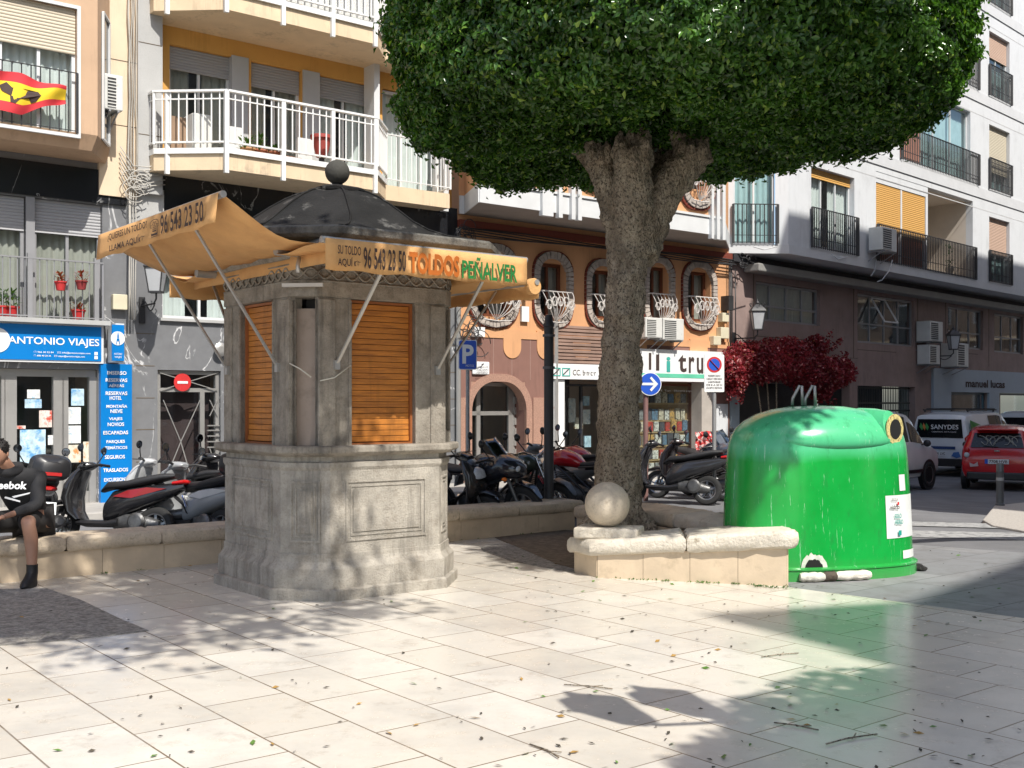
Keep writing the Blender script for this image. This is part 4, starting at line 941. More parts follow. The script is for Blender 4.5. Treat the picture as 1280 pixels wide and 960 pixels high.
# narrow window strip in the bay chamfer
def lerp2(t): return (c1p[0] + (c2p[0] - c1p[0]) * t, c1p[1] + (c2p[1] - c1p[1]) * t)
q0, q1 = lerp2(.28), lerp2(.78); zq0, zq1 = z_(130, 178, .5), z_(130, 22, .5)
mb = MB(); off = .02
d_ = Vector((P(q1[0], q1[1], 0) - P(q0[0], q0[1], 0))).normalized(); nC = Vector((d_.y, -d_.x, 0)) * off
ring4 = lambda e: [P(*q0, zq0) + nC * e, P(*q1, zq0) + nC * e, P(*q1, zq1) + nC * e, P(*q0, zq1) + nC * e]
MB().rings([ring4(.0), ring4(1.0)]).build('window_strip', mat('dark_pane', (.03, .035, .04), .1, .1), B1)
mb = MB(); r4 = ring4(1.6)
for i in range(4): mb.bar(r4[i], r4[(i + 1) % 4], .035, .035)
mb.build('window_surround', M['white_frame'], B1)
# cream tiled wall with the air conditioner, grey pilaster
MB().box(F, c2p[0] - .15, a_(172, .08), -.1, .08, 5.05, UZ1).build('cream_wall', M['cream_tile'], B1)
mb = MB()
for z in (6.2, 7.25, 8.3, 9.35): mb.box(F, c2p[0], a_(172, .08), .0, .084, z, z + .012)
mb.build('wall_joint', M['joint'], B1)
MB().box(F, a_(172, .12) + .003, a_(203, .12), -.1, .13, 5.15, UZ1).build('pilaster', M['grey_pil'], B1)
mb = MB()
for z in (6.1, 7.6, 9.1): mb.box(F, a_(172, .12) + .01, a_(203, .12) - .01, .0, .134, z, z + .012)
mb.build('wall_joint', M['joint'], B1)
ac_unit('air_conditioner', 'white air conditioner hung on the cream wall beside the beige bay', F, a_(130.5, .6), a_(154, .6), z_(140, 139, .5), z_(140, 95, .5), .2, .6)
# the shop
sg = F; sz0, sz1 = z_(60, 453, .12), z_(60, 403.5, .12)
sR = a_(130, .14); sp_ = MB().box(F, a_(-150), sR, .02, .12, sz0, sz1).build('shop_sign', M['white_frame'], B1)
MB().box(F, a_(-149), sR - .04, .12, .135, sz0 + .035, sz1 - .035).build('sign_face', M['blue_gloss'], sp_)
Au = Vector((F.A[0], F.A[1], 0)); Zu = Vector((0, 0, 1))
def ftext(t, px0, px1, py0, py1, m, parent, b=.02, off=0.0, f=F, shear=0, space=1.0):
    """text box: left/right columns and top/bottom rows given at its left end"""
    a0 = f.a(px0, b); a1 = f.a(px1, b); z0 = f.z(px0, py1, b); z1 = f.z(px0, py0, b)
    return text_mb(t, f.P(a0, b, z0), Vector((f.A[0], f.A[1], 0)), Zu, a1 - a0, z1 - z0, off=off, shear=shear, space=space).build('lettering', m, parent)
ftext('ANTONIO VIAJES', 10, 124, 420, 432, M['white_ink'], sp_, .138, .012)
ftext('✆ 966 30 52 84    ✉ info@antonioviajes.com', 42, 113, 438.5, 441.5, M['white_ink'], sp_, .138, .01)
ftext('✆ 686 40 24 36    ✉ viajes@antonioviajes.com', 42, 106, 443, 446, M['white_ink'], sp_, .138, .01)
ftext('■', 118, 122, 440, 444, M['white_ink'], sp_, .138); ftext('■', 118, 122, 445, 449, M['white_ink'], sp_, .138)
cl = F.P(a_(-4, .138), .138, z_(-4, 425, .138)); MB().lathe(cl, [(.19, 0), (.19, .006)], 30, ax=(F.N[0], F.N[1], 0)).build('logo_disc', M['white_ink'], sp_)
# projecting box sign and banner column
bx0, bx1 = a_(139, .45), a_(139, .45) + .02
MB().box(F, a_(141, .3), a_(141, .3) + .14, .06, .42, z_(150, 453, .3), z_(150, 405, .3)).build('box_sign', M['white_frame'], B1)
fb = MB().box(F, a_(140, .44), a_(155, .44), .42, .45, z_(148, 451, .44), z_(148, 406, .44)).build('box_sign_face', M['blue_gloss'], B1)
c = F.P(a_(147.5, .46), .45, z_(148, 423, .45)); MB().lathe(c, [(.11, 0), (.11, .006)], 26, ax=(F.N[0], F.N[1], 0)).build('logo_disc', M['white_ink'], fb)
ftext('A', 145, 150, 415, 430, M['blue_gloss'], fb, .462, .02); ftext('ANTONIO', 142.5, 152.5, 441, 443.5, M['white_ink'], fb, .453); ftext('VIAJES', 143, 152, 445, 448, M['white_ink'], fb, .453)
bn = MB().box(F, a_(126, .1), a_(165, .1), .0, .10, .12, z_(145, 455, .1)).build('banner_column', M['blue_gloss'], B1)
for i, (t, x0, x1, y) in enumerate((('IMSERSO', 134, 158, 466), ('RESERVAS', 132, 159, 475), ('AÉREAS', 136, 155, 481.5), ('RESERVAS', 132, 159, 491.5), ('HOTEL', 137, 152, 497.5), ('MONTAÑA', 133, 159, 507.5), ('NIEVE', 138, 153, 514), ('VIAJES', 136, 153, 524), ('NOVIOS', 134.5, 155, 530.5), ('ESCAPADAS', 129, 160, 541), ('PARQUES', 133, 156, 552.5), ('TEMÁTICOS', 131, 159, 559.5), ('SEGUROS', 131, 156, 571.5), ('TRASLADOS', 129, 160, 588), ('EXCURSIONES', 130, 161, 600), ('CRUCEROS', 132, 158, 610))):
    ftext(t, x0, x1, y - 2.3, y + 2.3, M['white_ink'], bn, .105, .02)
# shop front: aluminium posts, glass, posters
fb_ = -.16
mb = MB()
for px, w in ((3, .03), (12, .09), (72, .08), (80, .05), (115, .06), (121, .04)): mb.box(F, a_(px, fb_) - w, a_(px, fb_) + w, fb_ - .04, fb_ + .06, .12, shopT - .12)
mb.box(F, a_(-160), shopR - .01, fb_ - .05, fb_ + .05, shopT - .12, shopT - .005); mb.box(F, a_(-160), shopR - .01, fb_ - .02, fb_ + .02, .12, .3); sf_ = mb.build('shop_front', M['alu'], B1)
MB().quad(F.P(a_(-160), fb_, .3), F.P(shopR, fb_, .3), F.P(shopR, fb_, shopT - .1), F.P(a_(-160), fb_, shopT - .1)).build('pane', GL, sf_)
MB().box(F, a_(-170), shopR + .3, -2.2, -2.15, .05, shopT + .2).build('interior', M['room'], sf_)
MB().box(F, a_(-170), shopR + .3, -2.15, -.2, shopT + .1, shopT + .12).build('interior', M['room'], sf_); MB().box(F, a_(-170), shopR + .3, -2.15, -.2, .04, .06).build('interior', M['room'], sf_)
PM = [mat('poster_sky', (.45, .60, .68), .6, .35, 9, stain=((.10, .30, .55), 5, .5, .6)), mat('poster_white', (.66, .67, .66), .6, .2, 12, stain=((.30, .45, .55), 14, .55, .62)), mat('poster_warm', (.62, .58, .48), .6, .2, 12, stain=((.55, .25, .08), 9, .55, .62)), mat('poster_red', (.65, .55, .5), .6, .2, 9, stain=((.5, .08, .05), 7, .5, .58))]
for i, (x0, y0, x1, y1, k) in enumerate(((34, 487, 50, 498, 1), (31, 499, 52, 510, 0), (49, 513, 65, 534, 3), (25, 537, 57, 579, 0), (89, 486, 105, 507, 0), (85, 509, 101, 530, 1), (84, 532, 101, 554, 1), (84, 556, 101, 578, 2), (104, 552, 111, 578, 2), (60, 544, 66, 556, 1), (20, 532, 32, 536, 3))):
    MB().box(F, a_(x0, fb_ + .02), a_(x1, fb_ + .02), fb_ + .012, fb_ + .02, z_((x0 + x1) / 2, y1, fb_), z_((x0 + x1) / 2, y0, fb_)).build('poster', PM[k], sf_)
# grey entrance door with white lattice tape
dm = MB(); frame_mb(dm, F, dr0 + .01, dr1 - .01, .13, drT - .01, .06, -.14, -.06)
dm.box(F, dr0 + .07, dr1 - .07, -.13, -.07, z_(236, 490), z_(236, 485)); dm.box(F, a_(255) - .04, a_(255) + .04, -.13, -.07, .18, z_(236, 490)); dk = dm.build('door', M['alu'], B1)
MB().quad(F.P(dr0 + .06, -.1, .15), F.P(dr1 - .06, -.1, .15), F.P(dr1 - .06, -.1, drT - .06), F.P(dr0 + .06, -.1, drT - .06)).build('pane', GL, dk)
MB().box(F, dr0, dr1, -.5, -.45, .1, drT).build('interior', mat('reddish_dark', (.06, .035, .035), .8), dk)
mb = MB()
def fpt(px, py, b=-.04): return F.P(a_(px, b), b, z_(px, py, b))
for p, q in (((200, 466), (272, 488)), ((272, 466), (200, 488)), ((204, 500), (226, 552)), ((250, 500), (226, 552)), ((226, 552), (204, 606)), ((226, 552), (240, 600)), ((262, 500), (272, 520)), ((272, 500), (262, 520)), ((262, 560), (275, 600)), ((275, 560), (262, 600))): mb.bar(fpt(*p), fpt(*q), .014)
for y in (532, 538, 545, 552, 559): mb.bar(fpt(259, y), fpt(274, y), .03, .02)
mb.build('lattice', M['alu'], dk)
c = fpt(228, 478, -.03); dd = MB().lathe(c, [(.15, 0), (.15, .008)], 24, ax=(F.N[0], F.N[1], 0)).build('red_disc', signred, dk)
MB().box(Fr(c.x, c.y, TH), -.09, .09, .009, .015, c.z - .02, c.z + .02).build('white_bar', swhite, dk)
MB().box(F, a_(141, .1), a_(159, .1), .02, .12, z_(150, 387, .1), z_(150, 368, .1)).build('junction_box', mat('cream_box', (.60, .55, .40), .6, .1), B1, bevel=.01)
# cable bundle down the wall
mb = MB(); rnd = random.Random(5)
for k, px in enumerate((161, 164, 167, 170)):
    mb.tube([F.P(a_(px, .16) + rnd.uniform(-.015, .015), .17, z) for z in np.linspace(z_(px, 400, .15), 12.5, 22)], .010 if k else .016, 5)
for k in range(9):
    c = F.P(a_(170 + rnd.uniform(-6, 8), .22), .22, z_(170, 232 + rnd.uniform(-12, 14), .2)); r0 = rnd.uniform(.10, .2)
    mb.tube([c + Au * (r0 * math.cos(t)) + Zu * (r0 * .8 * math.sin(t)) for t in np.linspace(0, 5.6, 16)], .008, 5)
for k in range(6):
    y = 205 + k * 6; mb.tube([F.P(a_(150, .15), .16, z_(150, y - 22, .15)), F.P(a_(165, .15), .2, z_(165, y + 3, .15)), F.P(a_(185, .15), .2, z_(185, y + rnd.uniform(-3, 5), .15)), F.P(a_(206, .15), .16, z_(206, y - 4, .15))], .010, 5)
mb.build('wall_cable', mat('dusty_cable', (.42, .40, .36), .7, .2), B1, smooth=True)
lantern('black wall lantern with milky glass on the grey marble front left of the kiosk', F, a_(194, .62), .02, .66, z_(194, 364, .66), .95)
mb = MB().lathe(F.P(a_(276, .1), .05, z_(276, 437, .1)), [(.09, 0), (.12, .05), (.07, .08), (.04, .08)], 20, ax=(F.N[0], F.N[1], 0)); mb.build('round_vent', M['alu'], B1, smooth='auto')

# ============================================================ building 2: ochre block with white balconies
B2r = root('yellow_building', F.P(9.5, 0, 5.6), 'ochre yellow upper storeys with long white railed balconies above the kiosk', 'building', rz=F.t)
y0a, y1a = aP, aEnd + .05; WB = -.25
slabz = [(5.50, 5.78), (8.10, 8.38), (10.75, 11.05)]
hl = []; fw_ = []
for (x0, x1, sd, shf) in ((212, 290, 1, .2), (314, 377, 2, .22), (398, 466, 3, .2)):
    for zb_ in (5.78, 8.38):
        hl.append((a_(x0, WB), a_(x1, WB), zb_ + .05, zb_ + 2.02)); fw_.append((a_(x0, WB), a_(x1, WB), zb_ + .05, zb_ + 2.02, sd, shf))
x0, x1 = a_(478, WB), a_(553, WB); hl += [(x0, x1, 5.83, 7.8), (x0, x1, 8.45, 10.4)]
holes_wall(MB(), F, y0a, y1a, 5.5, 12.8, WB, hl, .2).build('wall', M['yellow'], B2r)
for i, (p, q, r, s_, sd, shf) in enumerate(fw_): window(B2r, F, p, q, r, s_, WB, .14, cols=2, sh=shf, shm='grey', cur='grey' if sd != 3 else 'white', seed=sd, curw=.8)
for z in (5.83, 8.45): window(B2r, F, x0, x1, z, z + 1.95, WB, .1, cols=3, sh=0, cur='white', seed=9)
for px in (299, 388):                              # pale grey piers between the windows
    for zb_ in (5.8, 8.42): MB().box(F, a_(px - 10, WB), a_(px + 11, WB), WB - .1, WB + .03, zb_, zb_ + 2.02).build('pier', mat('pale_grey_paint', (.42, .43, .44), .8, .05), B2r)
for px in (470, 556): MB().box(F, a_(px - 3, .1), a_(px + 4, .1), WB, .12, 5.5, 12.8).build('post', M['white_frame'], B2r)
def bal_poly(ins=0.0): 
    return [(6.72 + ins * .6, .30 + ins * .2), (a_(284, 1.1) + ins * .5, 1.1 - ins), (a_(471, 1.1) - ins * .6, 1.1 - ins), (a_(482, .45) - ins, .45), (a_(482, .45) - ins, .42 - ins)]
for zi, (s0, s1) in enumerate(slabz):
    poly = [(6.72, WB)] + bal_poly() + [(a_(562, .42), .42), (a_(562, .42), WB)]
    mb = MB(); n = len(poly); vs = [F.P(a, b, z) for z in (s0, s1) for a, b in poly]
    mb.add(vs, [tuple(range(n)), tuple(range(n, 2 * n))] + [(k, (k + 1) % n, n + (k + 1) % n, n + k) for k in range(n)]); mb.build('balcony_slab', M['cream'], B2r)
    if zi < 2:
        rp = [(6.72, .0)] + [(a, b + .03) for a, b in bal_poly()[:3]] + [(a_(482, .45), .48)]; rp2 = [(a_(483, .45), .45), (a_(562, .42), .45), (a_(563, .42), .0)]
        mb = MB(); zt = s1 + 1.0
        railing(mb, F, rp, s1 + .14, zt, sp=.125, r=.010, top=.035); railing(mb, F, rp2, s1 + .08, zt - .06, sp=.105, r=.009, top=.02)
        for (pa, pb), (qa_, qb_) in zip(rp[:-1], rp[1:]): mb.bar(F.P(pa, pb, s1 + .03), F.P(qa_, qb_, s1 + .03), .03, .09)
        for (pa, pb), (qa_, qb_) in zip(rp[:-1], rp[1:]): mb.bar(F.P(pa, pb, zt - .13), F.P(qa_, qb_, zt - .13), .025, .02)
        for px, b in ((283, 1.13), (354, 1.13), (416, 1.13), (469, 1.13)): mb.box(F, a_(px, b) - .035, a_(px, b) + .035, b - .03, b + .03, s0 - .06, zt)
        mb.box(F, 6.85, 6.92, .42, .48, s0 - .06, zt)
        mb.build('railing', M['white_rail'], B2r)
mb = MB()                                          # perforated screen behind the upper rail
rp = [(a + .0, b - .05) for a, b in bal_poly()[:3]]
for (pa, pb), (qa_, qb_) in zip(rp[:-1], rp[1:]): mb.quad(F.P(pa, pb, 8.5), F.P(qa_, qb_, 8.5), F.P(qa_, qb_, 9.35), F.P(pa, pb, 9.35))
mb.build('privacy_screen', mat('perforated_screen', (.55, .55, .53), .7, .5, 60), B2r)
# things on the balcony
def stand(name, label, cat, mb, m, **k): return tag(mb.build(name, m, **k), label, cat)
zf = 5.79
stand('storage_box', 'white box appliance standing on the yellow building balcony by the left window', 'box', MB().box(F, a_(238, .6), a_(262, .6), .3, .7, zf, zf + .66), mat('ac_white', (.6, .6, .57)), bevel=.02)
stand('cardboard_panel', 'brown panel leaning behind the balcony rail beside the white box', 'panel', MB().box(F, a_(216, .5), a_(236, .5), .35, .42, zf, zf + .62), mat('brown_card', (.30, .20, .13), .8))
for px in (301, 388): stand('white_board', 'white board standing behind the balcony rail, %s' % ('left one between two windows' if px == 301 else 'right one between two windows'), 'board', MB().box(F, a_(px - 9, .2), a_(px + 9, .2), -.05, .0, zf, zf + .72), M['white_frame'])
p = F.P(a_(402, .5), .5, zf + .25); bb_ = root('red_pot', (p.x, p.y, zf), 'big red flowerpot on the balcony next to the stone kiosk ball', 'pot')
MB().lathe((p.x, p.y, 0), [(.10, zf + .3), (.17, zf + .62), (.20, zf + .62), (.20, zf + .68), (.17, zf + .68)], 20).build('bowl', mat('red_pot', (.35, .06, .05), .6, .1), bb_, smooth='auto'); MB().lathe((p.x, p.y, 0), [(.13, zf), (.05, zf + .06), (.05, zf + .3)], 14).build('stand', M['dark_metal'], bb_, smooth='auto')
for i, (px, col, hh_) in enumerate(((310, (.45, .25, .12), .2), (325, (.35, .12, .06), .3), (343, (.30, .10, .05), .12))):
    p = F.P(a_(px, .75), .75, zf); pot_plant(['small plant in a tan pot on the yellow balcony, leftmost of three', 'taller plant in a brown pot on the yellow balcony, middle of three', 'low plant in a dark pot on the yellow balcony, right of three'][i], (p.x, p.y, zf), 1.2, col, 'green', hh_)
mb = MB()
for k in range(5): mb.box(F, a_(352 + k * 8.5, .8), a_(359 + k * 8.5, .8), .7, .85, zf, zf + .15 - .004 * k)
stand('planter_trough', 'row of terracotta troughs along the foot of the yellow balcony rail', 'planter', mb, mat('terracotta_trough', (.36, .13, .07), .8, .15))
for (px, y, lab) in ((3, 386, 'red pot with spiky green plant at left end of the grey balcony'), (15, 386, 'red pot beside the spiky plant on the grey balcony, second from left'), (98, 388, 'red trough of small red flowers below the hanging basket')):
    p = F.P(a_(px, .12), .12, z_(60, 398, .22)); pot_plant(lab, (p.x, p.y, p.z), 1.0, (.45, .02, .02), 'green' if px < 50 else 'red', .28 if px < 50 else .12)
for (px, y, lab) in ((76, 358, 'white and red flower pot hung on the grey balcony rail'), (102, 357, 'dark red hanging flower pot right of the white one')):
    p = F.P(a_(px, .3), .29, z_(px, y + 5, .3)); pot_plant(lab, (p.x, p.y, p.z), .85, (.5, .03, .03) if px < 90 else (.25, .03, .03), 'red', .16)
# flag on the bay railing
def flag():
    a0, a1 = a_(-70, bayB + .09), a_(83, bayB + .09); zt, zb2 = z_(0, 88, bayB + .09), z_(0, 138, bayB + .09)
    nU, nV = 60, 16; rows = {'red': [], 'yel': []}
    def pt(u, v):
        a = a0 + (a1 - a0) * u; sq = 1 - max(0, (u - .62) / .38) * .62
        z = zt - (zt - zb2) * (v * sq) - max(0, (u - .62)) * .22 + .02 * math.sin(u * 14 + v * 3)
        return F.P(a, bayB + .09 + .03 * math.sin(u * 22 + v * 2.5) + .02 * math.sin(v * 5 + u * 7), z)
    c = F.P((a0 + a1) / 2, bayB + .07, zb2); r = root('flag', c, 'red and yellow flag with a black bull draped over the bay window railing', 'flag', rz=F.t)
    for nm, v0, v1, m in (('red_stripe', 0, .25, (.55, .03, .04)), ('yellow_stripe', .25, .76, (.75, .52, .02)), ('red_stripe', .76, 1, (.55, .03, .04))):
        k = 6; MB().rings([[pt(i / nU, v0 + (v1 - v0) * j / k) for i in range(nU + 1)] for j in range(k + 1)], cap=False, closed=False).build(nm, mat('flag_' + nm, m, .8, .06), r, smooth=True)
    bull = [(.50, .38), (.56, .28), (.60, .40), (.70, .36), (.82, .40), (.84, .55), (.80, .74), (.76, .74), (.74, .6), (.66, .62), (.62, .76), (.58, .76), (.58, .6), (.52, .52)]
    mb = MB(); cx = sum(p[0] for p in bull) / len(bull)
    vs = [pt(p[0] - .06, p[1]) + Vector((F.N[0], F.N[1], 0)) * .006 for p in bull]
    mb.add(vs, [tuple(range(len(vs)))]); mb.build('bull_shape', M['black_ink'], r, solid=.002)
flag()
# ============================================================ building 3: orange building with arched windows
B3 = root('orange_building', F.P(16, 0, 0), 'orange building with arched brick ringed windows, curly iron balconies and terracotta shop floor', 'building', rz=F.t)
oa, ob = a_(571) + .003, a_(911)
arches = [(590, 642, 312, 402), (671, 709, 322, 404), (736, 771, 331, 404), (808, 837, 327, 405), (856, 890, 333, 407)]
holes = []; rings_ = []
for i, (x0, x1, yt, yb) in enumerate(arches):
    A, Bx = a_(x0), a_(x1); xm = (x0 + x1) / 2; zt_, zb_ = z_(xm, yt), z_(xm, yb); rings_.append((A, Bx, zb_, zt_)); holes.append((A + .05, Bx - .05, zb_ + .1, zt_ - .11))
bandz0, bandz1 = 5.50, 5.86
zTerr = z_(640, 415); zor = z_(620, 404)
# orange wall from the terracotta line up
holes_wall(MB(), F, oa, ob, zTerr, bandz0, 0, holes, .28).build('wall', M['orange_wall'], B3)
def ring_mb(mb, f, A, Bx, z0, z1, w, b0, b1, rt=.35, n=60, blocks=True, rb=None):
    rb = rb if rb is not None else rt
    path = arc((Bx - rt, z1 - rt), rt, 0, 90, 9) + arc((A + rt, z1 - rt), rt, 90, 180, 9) + arc((A + rb, z0 + rb), rb, 180, 270, 9) + arc((Bx - rb, z0 + rb), rb, 270, 360, 9)
    L = [0]; pts = path + [path[0]]
    for p, q in zip(pts[:-1], pts[1:]): L.append(L[-1] + math.hypot(q[0] - p[0], q[1] - p[1]))
    tot = L[-1]
    def at_(s):
        s %= tot
        for i in range(len(L) - 1):
            if L[i] <= s <= L[i + 1]:
                k = (s - L[i]) / max(L[i + 1] - L[i], 1e-9); p, q = pts[i], pts[i + 1]; d = (q[0] - p[0], q[1] - p[1]); l = math.hypot(*d) or 1
                return (p[0] + d[0] * k, p[1] + d[1] * k), (d[1] / l, -d[0] / l)
    m = int(tot / .085)
    for i in range(m):
        s0 = tot * i / m + .006; s1 = tot * (i + 1) / m - .006; (p, np_), (q, nq) = at_(s0), at_(s1)
        mb.prism(f, [p, q, (q[0] + nq[0] * w, q[1] + nq[1] * w), (p[0] + np_[0] * w, p[1] + np_[1] * w)], b0, b1 + random.uniform(-.006, .006))
    return mb
def iron_bowl(mb, f, A, Bx, z0, z1, b0, belly, seed=0):
    """curly iron balcony: stems fanning from the foot, bulging outwards"""
    am = (A + Bx) / 2; hw = (Bx - A) / 2; Hh = z1 - z0
    bf = lambda t: b0 + belly * math.sin(math.pi * min(1, max(0, t)) * .75 + .25)
    mb.tube([f.P(A, b0 + .02, z1), f.P(A + hw * .1, bf(1), z1), f.P(Bx - hw * .1, bf(1), z1), f.P(Bx, b0 + .02, z1)], .016, 6)
    for k in (-.95, -.6, -.3, 0, .3, .6, .95):
        pts = [f.P(am + hw * k * (math.sin(t * math.pi / 2) ** .8), bf(t), z0 + Hh * t) for t in np.linspace(0, 1, 9)]; mb.tube(pts, .009, 5)
    for k in (-.7, -.35, .0, .35, .7):
        for s in (-1, 1):
            c = (am + hw * k, z0 + Hh * (.62 if abs(k) < .5 else .5)); r = hw * .22
            pts = [f.P(c[0] + s * r * (1 - t * .75) * math.cos(t * 7), bf(.6), c[1] + r * 1.5 * (1 - t * .75) * math.sin(t * 7)) for t in np.linspace(0, 1, 14)]; mb.tube(pts, .008, 5)
    mb.tube([f.P(A + hw * .35, bf(.1), z0), f.P(am, bf(.1) + .03, z0 - .03), f.P(Bx - hw * .35, bf(.1), z0)], .012, 5)
white_iron = mat('painted_iron', (.58, .55, .52), .5, .1)
for i, (A, Bx, z0, z1) in enumerate(rings_):
    rg = ring_mb(MB(), F, A + .03, Bx - .03, z0 + .03, z1 - .03, .15, -.02, .08, rt=min(.42, (Bx - A) * .42)).build('brick_ring', M['ring'], B3)
    ring_mb(MB(), F, A - .115, Bx + .115, z0 - .115, z1 + .115, .022, -.02, .06, rt=min(.55, (Bx - A) * .5)).build('red_trim', mat('dark_red_trim', (.17, .035, .02), .7, .1), B3)
    window(B3, F, A + .05, Bx - .05, z0 + .1, z1 - .11, 0, .2, cols=2, fm='brown_wood', cur='grey', curw=.7, seed=i, fw=.07)
    mb = MB(); iron_bowl(mb, F, A - .02, Bx + .02, z0 + .03, z0 + (z1 - z0) * .47, .06, .22, i); mb.build('railing', white_iron, B3, smooth='auto')
# overhanging upper storey
fb3 = 1.3; ua, uc = a_(599, fb3), a_(905, fb3)
pl_ = [(a_(572), .05), (a_(578), .08), (ua, fb3), (uc, fb3), (ob - .003, .0)]
def flat(mb, poly, z): mb.add([F.P(a, b, z) for a, b in poly], [tuple(range(len(poly)))])
up = MB(); flat(up, [(oa, 0)] + pl_[1:], bandz0)
up.build('soffit', mat('grey_brown_soffit', (.30, .26, .23), .85, .1), B3)
mb = MB()
for (p, q) in zip(pl_[:-1], pl_[1:]):
    d = Vector(F.P(q[0], q[1], 0) - F.P(p[0], p[1], 0)).normalized(); n_ = Vector((d.y, -d.x, 0)) * .02
    vs = [F.P(*p, bandz0), F.P(*q, bandz0), F.P(*q, bandz1), F.P(*p, bandz1)]; mb.add(vs + [v + n_ for v in vs], [(0, 1, 2, 3), (4, 5, 6, 7), (0, 1, 5, 4), (2, 3, 7, 6), (1, 2, 6, 5), (3, 0, 4, 7)])
mb.build('white_band', M['white_frame'], B3)
mb = MB()
hU = [(a_(855, fb3), a_(886, fb3), 6.16, 7.7), (a_(613, fb3), a_(642, fb3), 6.42, 7.8), (a_(728, fb3), a_(757, fb3), 6.2, 7.7)]
hU = sorted(hU); holes_wall(mb, F, ua, uc, bandz1, 12.5, fb3 - .01, [(h[0] + .05, h[1] - .05, h[2] + .3, h[3] - .1) for h in hU], .3)
for (p, q) in ((pl_[0], pl_[1]), (pl_[1], pl_[2]), (pl_[3], pl_[4])): mb.quad(F.P(p[0], p[1] - .01, bandz1), F.P(q[0], q[1] - .01, bandz1), F.P(q[0], q[1] - .01, 12.5), F.P(p[0], p[1] - .01, 12.5))
mb.build('upper_wall', M['orange_wall'], B3)
for i, (A, Bx, z0, z1) in enumerate(hU):
    ring_mb(MB(), F, A + .03, Bx - .03, z0 + .03, z1 - .03, .16, fb3 - .02, fb3 + .09, rt=min(.42, (Bx - A) * .42)).build('brick_ring', M['ring'], B3)
    ring_mb(MB(), F, A - .12, Bx + .12, z0 - .12, z1 + .12, .05, fb3 - .02, fb3 + .05, rt=min(.55, (Bx - A) * .5)).build('red_trim', mat('dark_red_trim', (.17, .035, .02)), B3)
    window(B3, F, A + .05, Bx - .05, z0 + .3, z1 - .1, fb3, .26, cols=2, fm='brown_wood', cur='white', curw=.7, seed=20 + i)
    mb = MB(); iron_bowl(mb, F, A, Bx, z0 + .03, z0 + .75, fb3 + .04, .2, i); mb.build('railing', white_iron, B3, smooth='auto')
mb = MB()
for px, w in ((681, .14), (697, .05), (713, .05), (721, .05), (894, .05), (901, .05), (887, .04)): mb.box(F, a_(px, fb3) - w, a_(px, fb3) + w, fb3 - .01, fb3 + .10, bandz0 - .10, 7.6)
mb.box(F, ua, uc, fb3 - .01, fb3 + .05, bandz1 + .01, bandz1 + .06); mb.build('white_pilaster', M['white_frame'], B3)
mb = MB()
for i in range(26): mb.box(F, a_(899, fb3), a_(906, fb3), fb3 - .3, fb3 + .03, 5.95 + i * .16, 6.04 + i * .16)
mb.build('brick_pier', M['ring'], B3)
# dark red beam and cables under the soffit
MB().box(F, oa, ob, -.02, .12, bandz0 - .26, bandz0 - .12).build('beam', mat('dark_red_trim', (.17, .035, .02)), B3)
mb = MB(); rnd = random.Random(11)
for k in range(5): mb.tube([F.P(oa + (ob - oa) * t, .16 + .02 * k, bandz0 - .30 - .03 * k + .03 * math.sin(t * 9 + k)) for t in np.linspace(0, 1, 30)], .014, 5)
for k in range(9):
    c = F.P(a_(586 + rnd.uniform(-8, 6), .3), .25, z_(586, 296 + rnd.uniform(-16, 18), .25)); r0 = rnd.uniform(.1, .26)
    mb.tube([c + Au * (r0 * math.cos(t)) + Zu * (r0 * math.sin(t)) for t in np.linspace(0, 5.6, 16)], .009, 5)
for k in range(8):
    c = F.P(a_(588 + rnd.uniform(-10, 14), .3), .25, z_(588, 415 + rnd.uniform(-18, 14), .25)); r0 = rnd.uniform(.1, .3)
    mb.tube([c + Au * (r0 * math.cos(t)) + Zu * (r0 * math.sin(t)) for t in np.linspace(0, 5.6, 16)], .009, 5)
mb.build('wall_cable', M['dark_metal'], B3, smooth=True)
MB().box(F, a_(591, .1), a_(604, .1), .02, .16, z_(598, 421, .1), z_(598, 409, .1)).build('junction_box', M['ac_box'] if 'ac_box' in M else swhite, B3)
mb = MB()
for px, zt_ in ((695, 3.75), (573, 5.2)): mb.tube([F.P(a_(px, .08), .08, .2), F.P(a_(px, .08), .08, zt_)], .05, 8)
mb.build('downpipe', M['alu'], B3, smooth='auto')
# terracotta ground floor
archD = (a_(588), a_(656), .12, z_(620, 477)); shop1 = (a_(689), a_(772), .12, z_(715, 456)); shop2 = (a_(772) + .3, a_(877), .12, z_(850, 478))
w2 = (a_(877), a_(908))
holes_wall(MB(), F, oa, ob, 0, zTerr, .02, [archD, shop1, shop2], .5).build('ground_wall', M['terracotta'], B3)
MB().box(F, oa + .01, a_(583), .0, .045, .12, z_(580, 497)).build('speckled_base', M['terrazzo_red'], B3)
MB().box(F, a_(665), a_(684), .0, .045, .12, z_(675, 497)).build('speckled_base', M['terrazzo_red'], B3)
